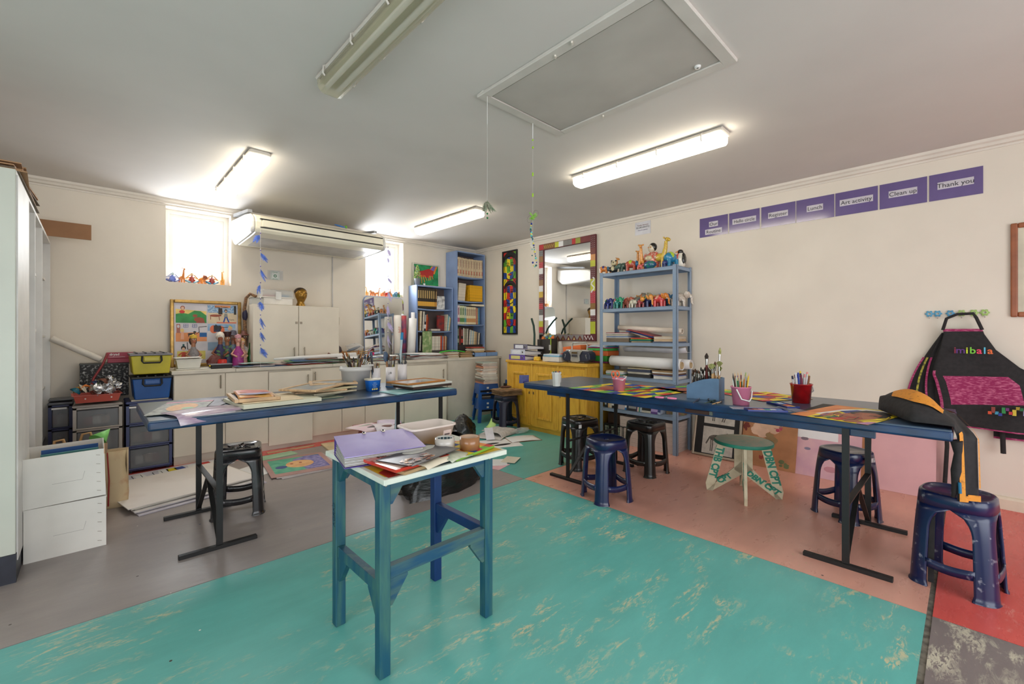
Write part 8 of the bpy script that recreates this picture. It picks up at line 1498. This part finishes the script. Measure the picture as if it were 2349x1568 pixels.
P('body', G().grid(lambda u, v: dr(u, v), 24, 48, APR), t, solid=.004); P('trim', G().grid(lambda u, v: dr(.0+.16*u, .58+.42*v, .006), 2, 24, ORT), t, label='orange printed border'); P('trim', G().grid(lambda u, v: dr(u, .965+.035*v, .006), 14, 2, ORT), t, label='orange printed border'); P('trim', G().grid(lambda u, v: dr(.96+.04*u, .12+.80*v, .006), 2, 30, ORT), t, label='orange printed border')
P('pocket_panel', G().grid(lambda u, v: dr(.20+.30*u, .10+.34*v, .006), 10, 12, ORT), t, label='orange printed panel')
P('hanging_bundle', G().loft([(Vector((2.87, .040, .74)), .022), (Vector((2.88, .035, .68)), .014), (Vector((2.885, .04, .60)), .020), (Vector((2.89, .045, .52)), .012), (Vector((2.90, .05, .47)), .007)], APR, 8), t); P('strap', G().bar((2.985, .125, .395), (2.975, .13, .012), .022, .004, APR), t)
P('tassel', G().tube([(2.872, .03, .55), (2.876, .028, .50)], .006, M((30, 110, 150), .6), 6), t, label='blue tie end'); P('tassel', G().tube([(2.885, .022, .53), (2.89, .02, .485)], .005, M((150, 40, 40), .6), 6), t, label='red tie end')
# ================= HANGING MOBILES =================
t = T('feather_mobile', 'grey-green feather charm hanging on a thread from the hatch frame corner', 'hanging decoration', (1.64, 1.92, 2.60)); P('string', G().cyl((0, 0, 0), (0, 0, -.62), .0007, WHITE, n=4).cyl((0, 0, 0), (0, 0, -.16), .0016, WHITE, n=5), t)
FG = M((150, 150, 130), .7, c2=(90, 120, 90), scale=50, mix=.45); 
for k in range(7): feather(t, (0, 0, -.60), (math.cos(k*.9)*.55, math.sin(k*.9)*.4, -.8), .075, .02, FG, bend=.3)
for z in (-.675, -.70): P('bead', G().ball((0, 0, z), .006, M((20, 110, 50), .2), 8), t)
t = T('bead_mobile', 'beaded mobile with lime pompom and looping bead string hanging from the hatch', 'hanging decoration', (2.062, 1.96, 2.60)); P('string', G().cyl((0, 0, 0), (0, 0, -.78), .0008, WHITE, n=4).cyl((0, 0, 0), (0, 0, -.10), .0028, WHITE, n=5), t)
LM = M((160, 205, 40), .4); BB = [M((20, 40, 130), .2), M((220, 210, 80), .2), M((90, 190, 180), .2), M((20, 90, 90), .2)]
for z in (-.11, -.155, -.16, -.325, -.332, -.339, -.46, -.467, -.474): P('bead', G().ball((.002*(1 if z in (-.155,) else 0), 0, z), .006, LM, 7), t)
for k in range(14): feather(t, (0, 0, -.605), (math.sin(k*2.4)*.9, math.cos(k*2.4)*.9, math.cos(k*1.3)), .032, .010, M((110, 190, 40), .7, c2=(170, 220, 90), scale=60, mix=.5), bend=.1)
for s in (-1, 1): P('wire_loop', G().tube([(s*.075*(1-math.cos(a_))/2*1.0*.7+s*.0, s*.0, -.605+s*.012+.022*math.sin(a_)+s*.02*(1-math.cos(a_))/2) for a_ in [i*PI/8 for i in range(17)]], .0009, NICKEL, 4), t)
lp = [(-.012-.008*math.sin(q*.5)+.0*q, 0, -.655-.013*q) for q in range(9)]+[(.004, 0, -.78), (-.006, 0, -.82), (-.006, 0, -.86), (.0, 0, -.905), (.008, 0, -.925), (.02, 0, -.93), (.032, 0, -.92)]+[(.036-.0035*q, 0, -.90+.0135*-q+.027*q) for q in range(0, 15)]
for k, p in enumerate(lp): P('bead', G().ball(p, .0072 if k % 3 == 0 else .0046, BB[k % 4], 6), t)
for k in range(3): feather(t, (-.008, 0, -.74), (-.2+.2*k, 0, -1), .075, .014, M((214, 210, 196), .7), bend=.15)
# ================= LABELS: tell look-alikes apart by their order from the left =================
def _sx(o):
    M_ = o.matrix_world; p = M_ @ Vector((0, 0, .2)) if o.rotation_euler[0] or o.rotation_euler[1] else M_.translation
    return (p.x*_s-p.y*_c)/max(.1, p.x*_c+p.y*_s)
bpy.context.view_layer.update(); _by = {}
for o in C.objects:
    if o.parent is None and o.get('label') and o.get('category'): _by.setdefault(o['label'], []).append(o)
for lb, os_ in _by.items():
    if len(os_) > 1:
        for k, o in enumerate(sorted(os_, key=_sx)): o['label'] = '%s, %s from the left' % (lb, ORD[k])
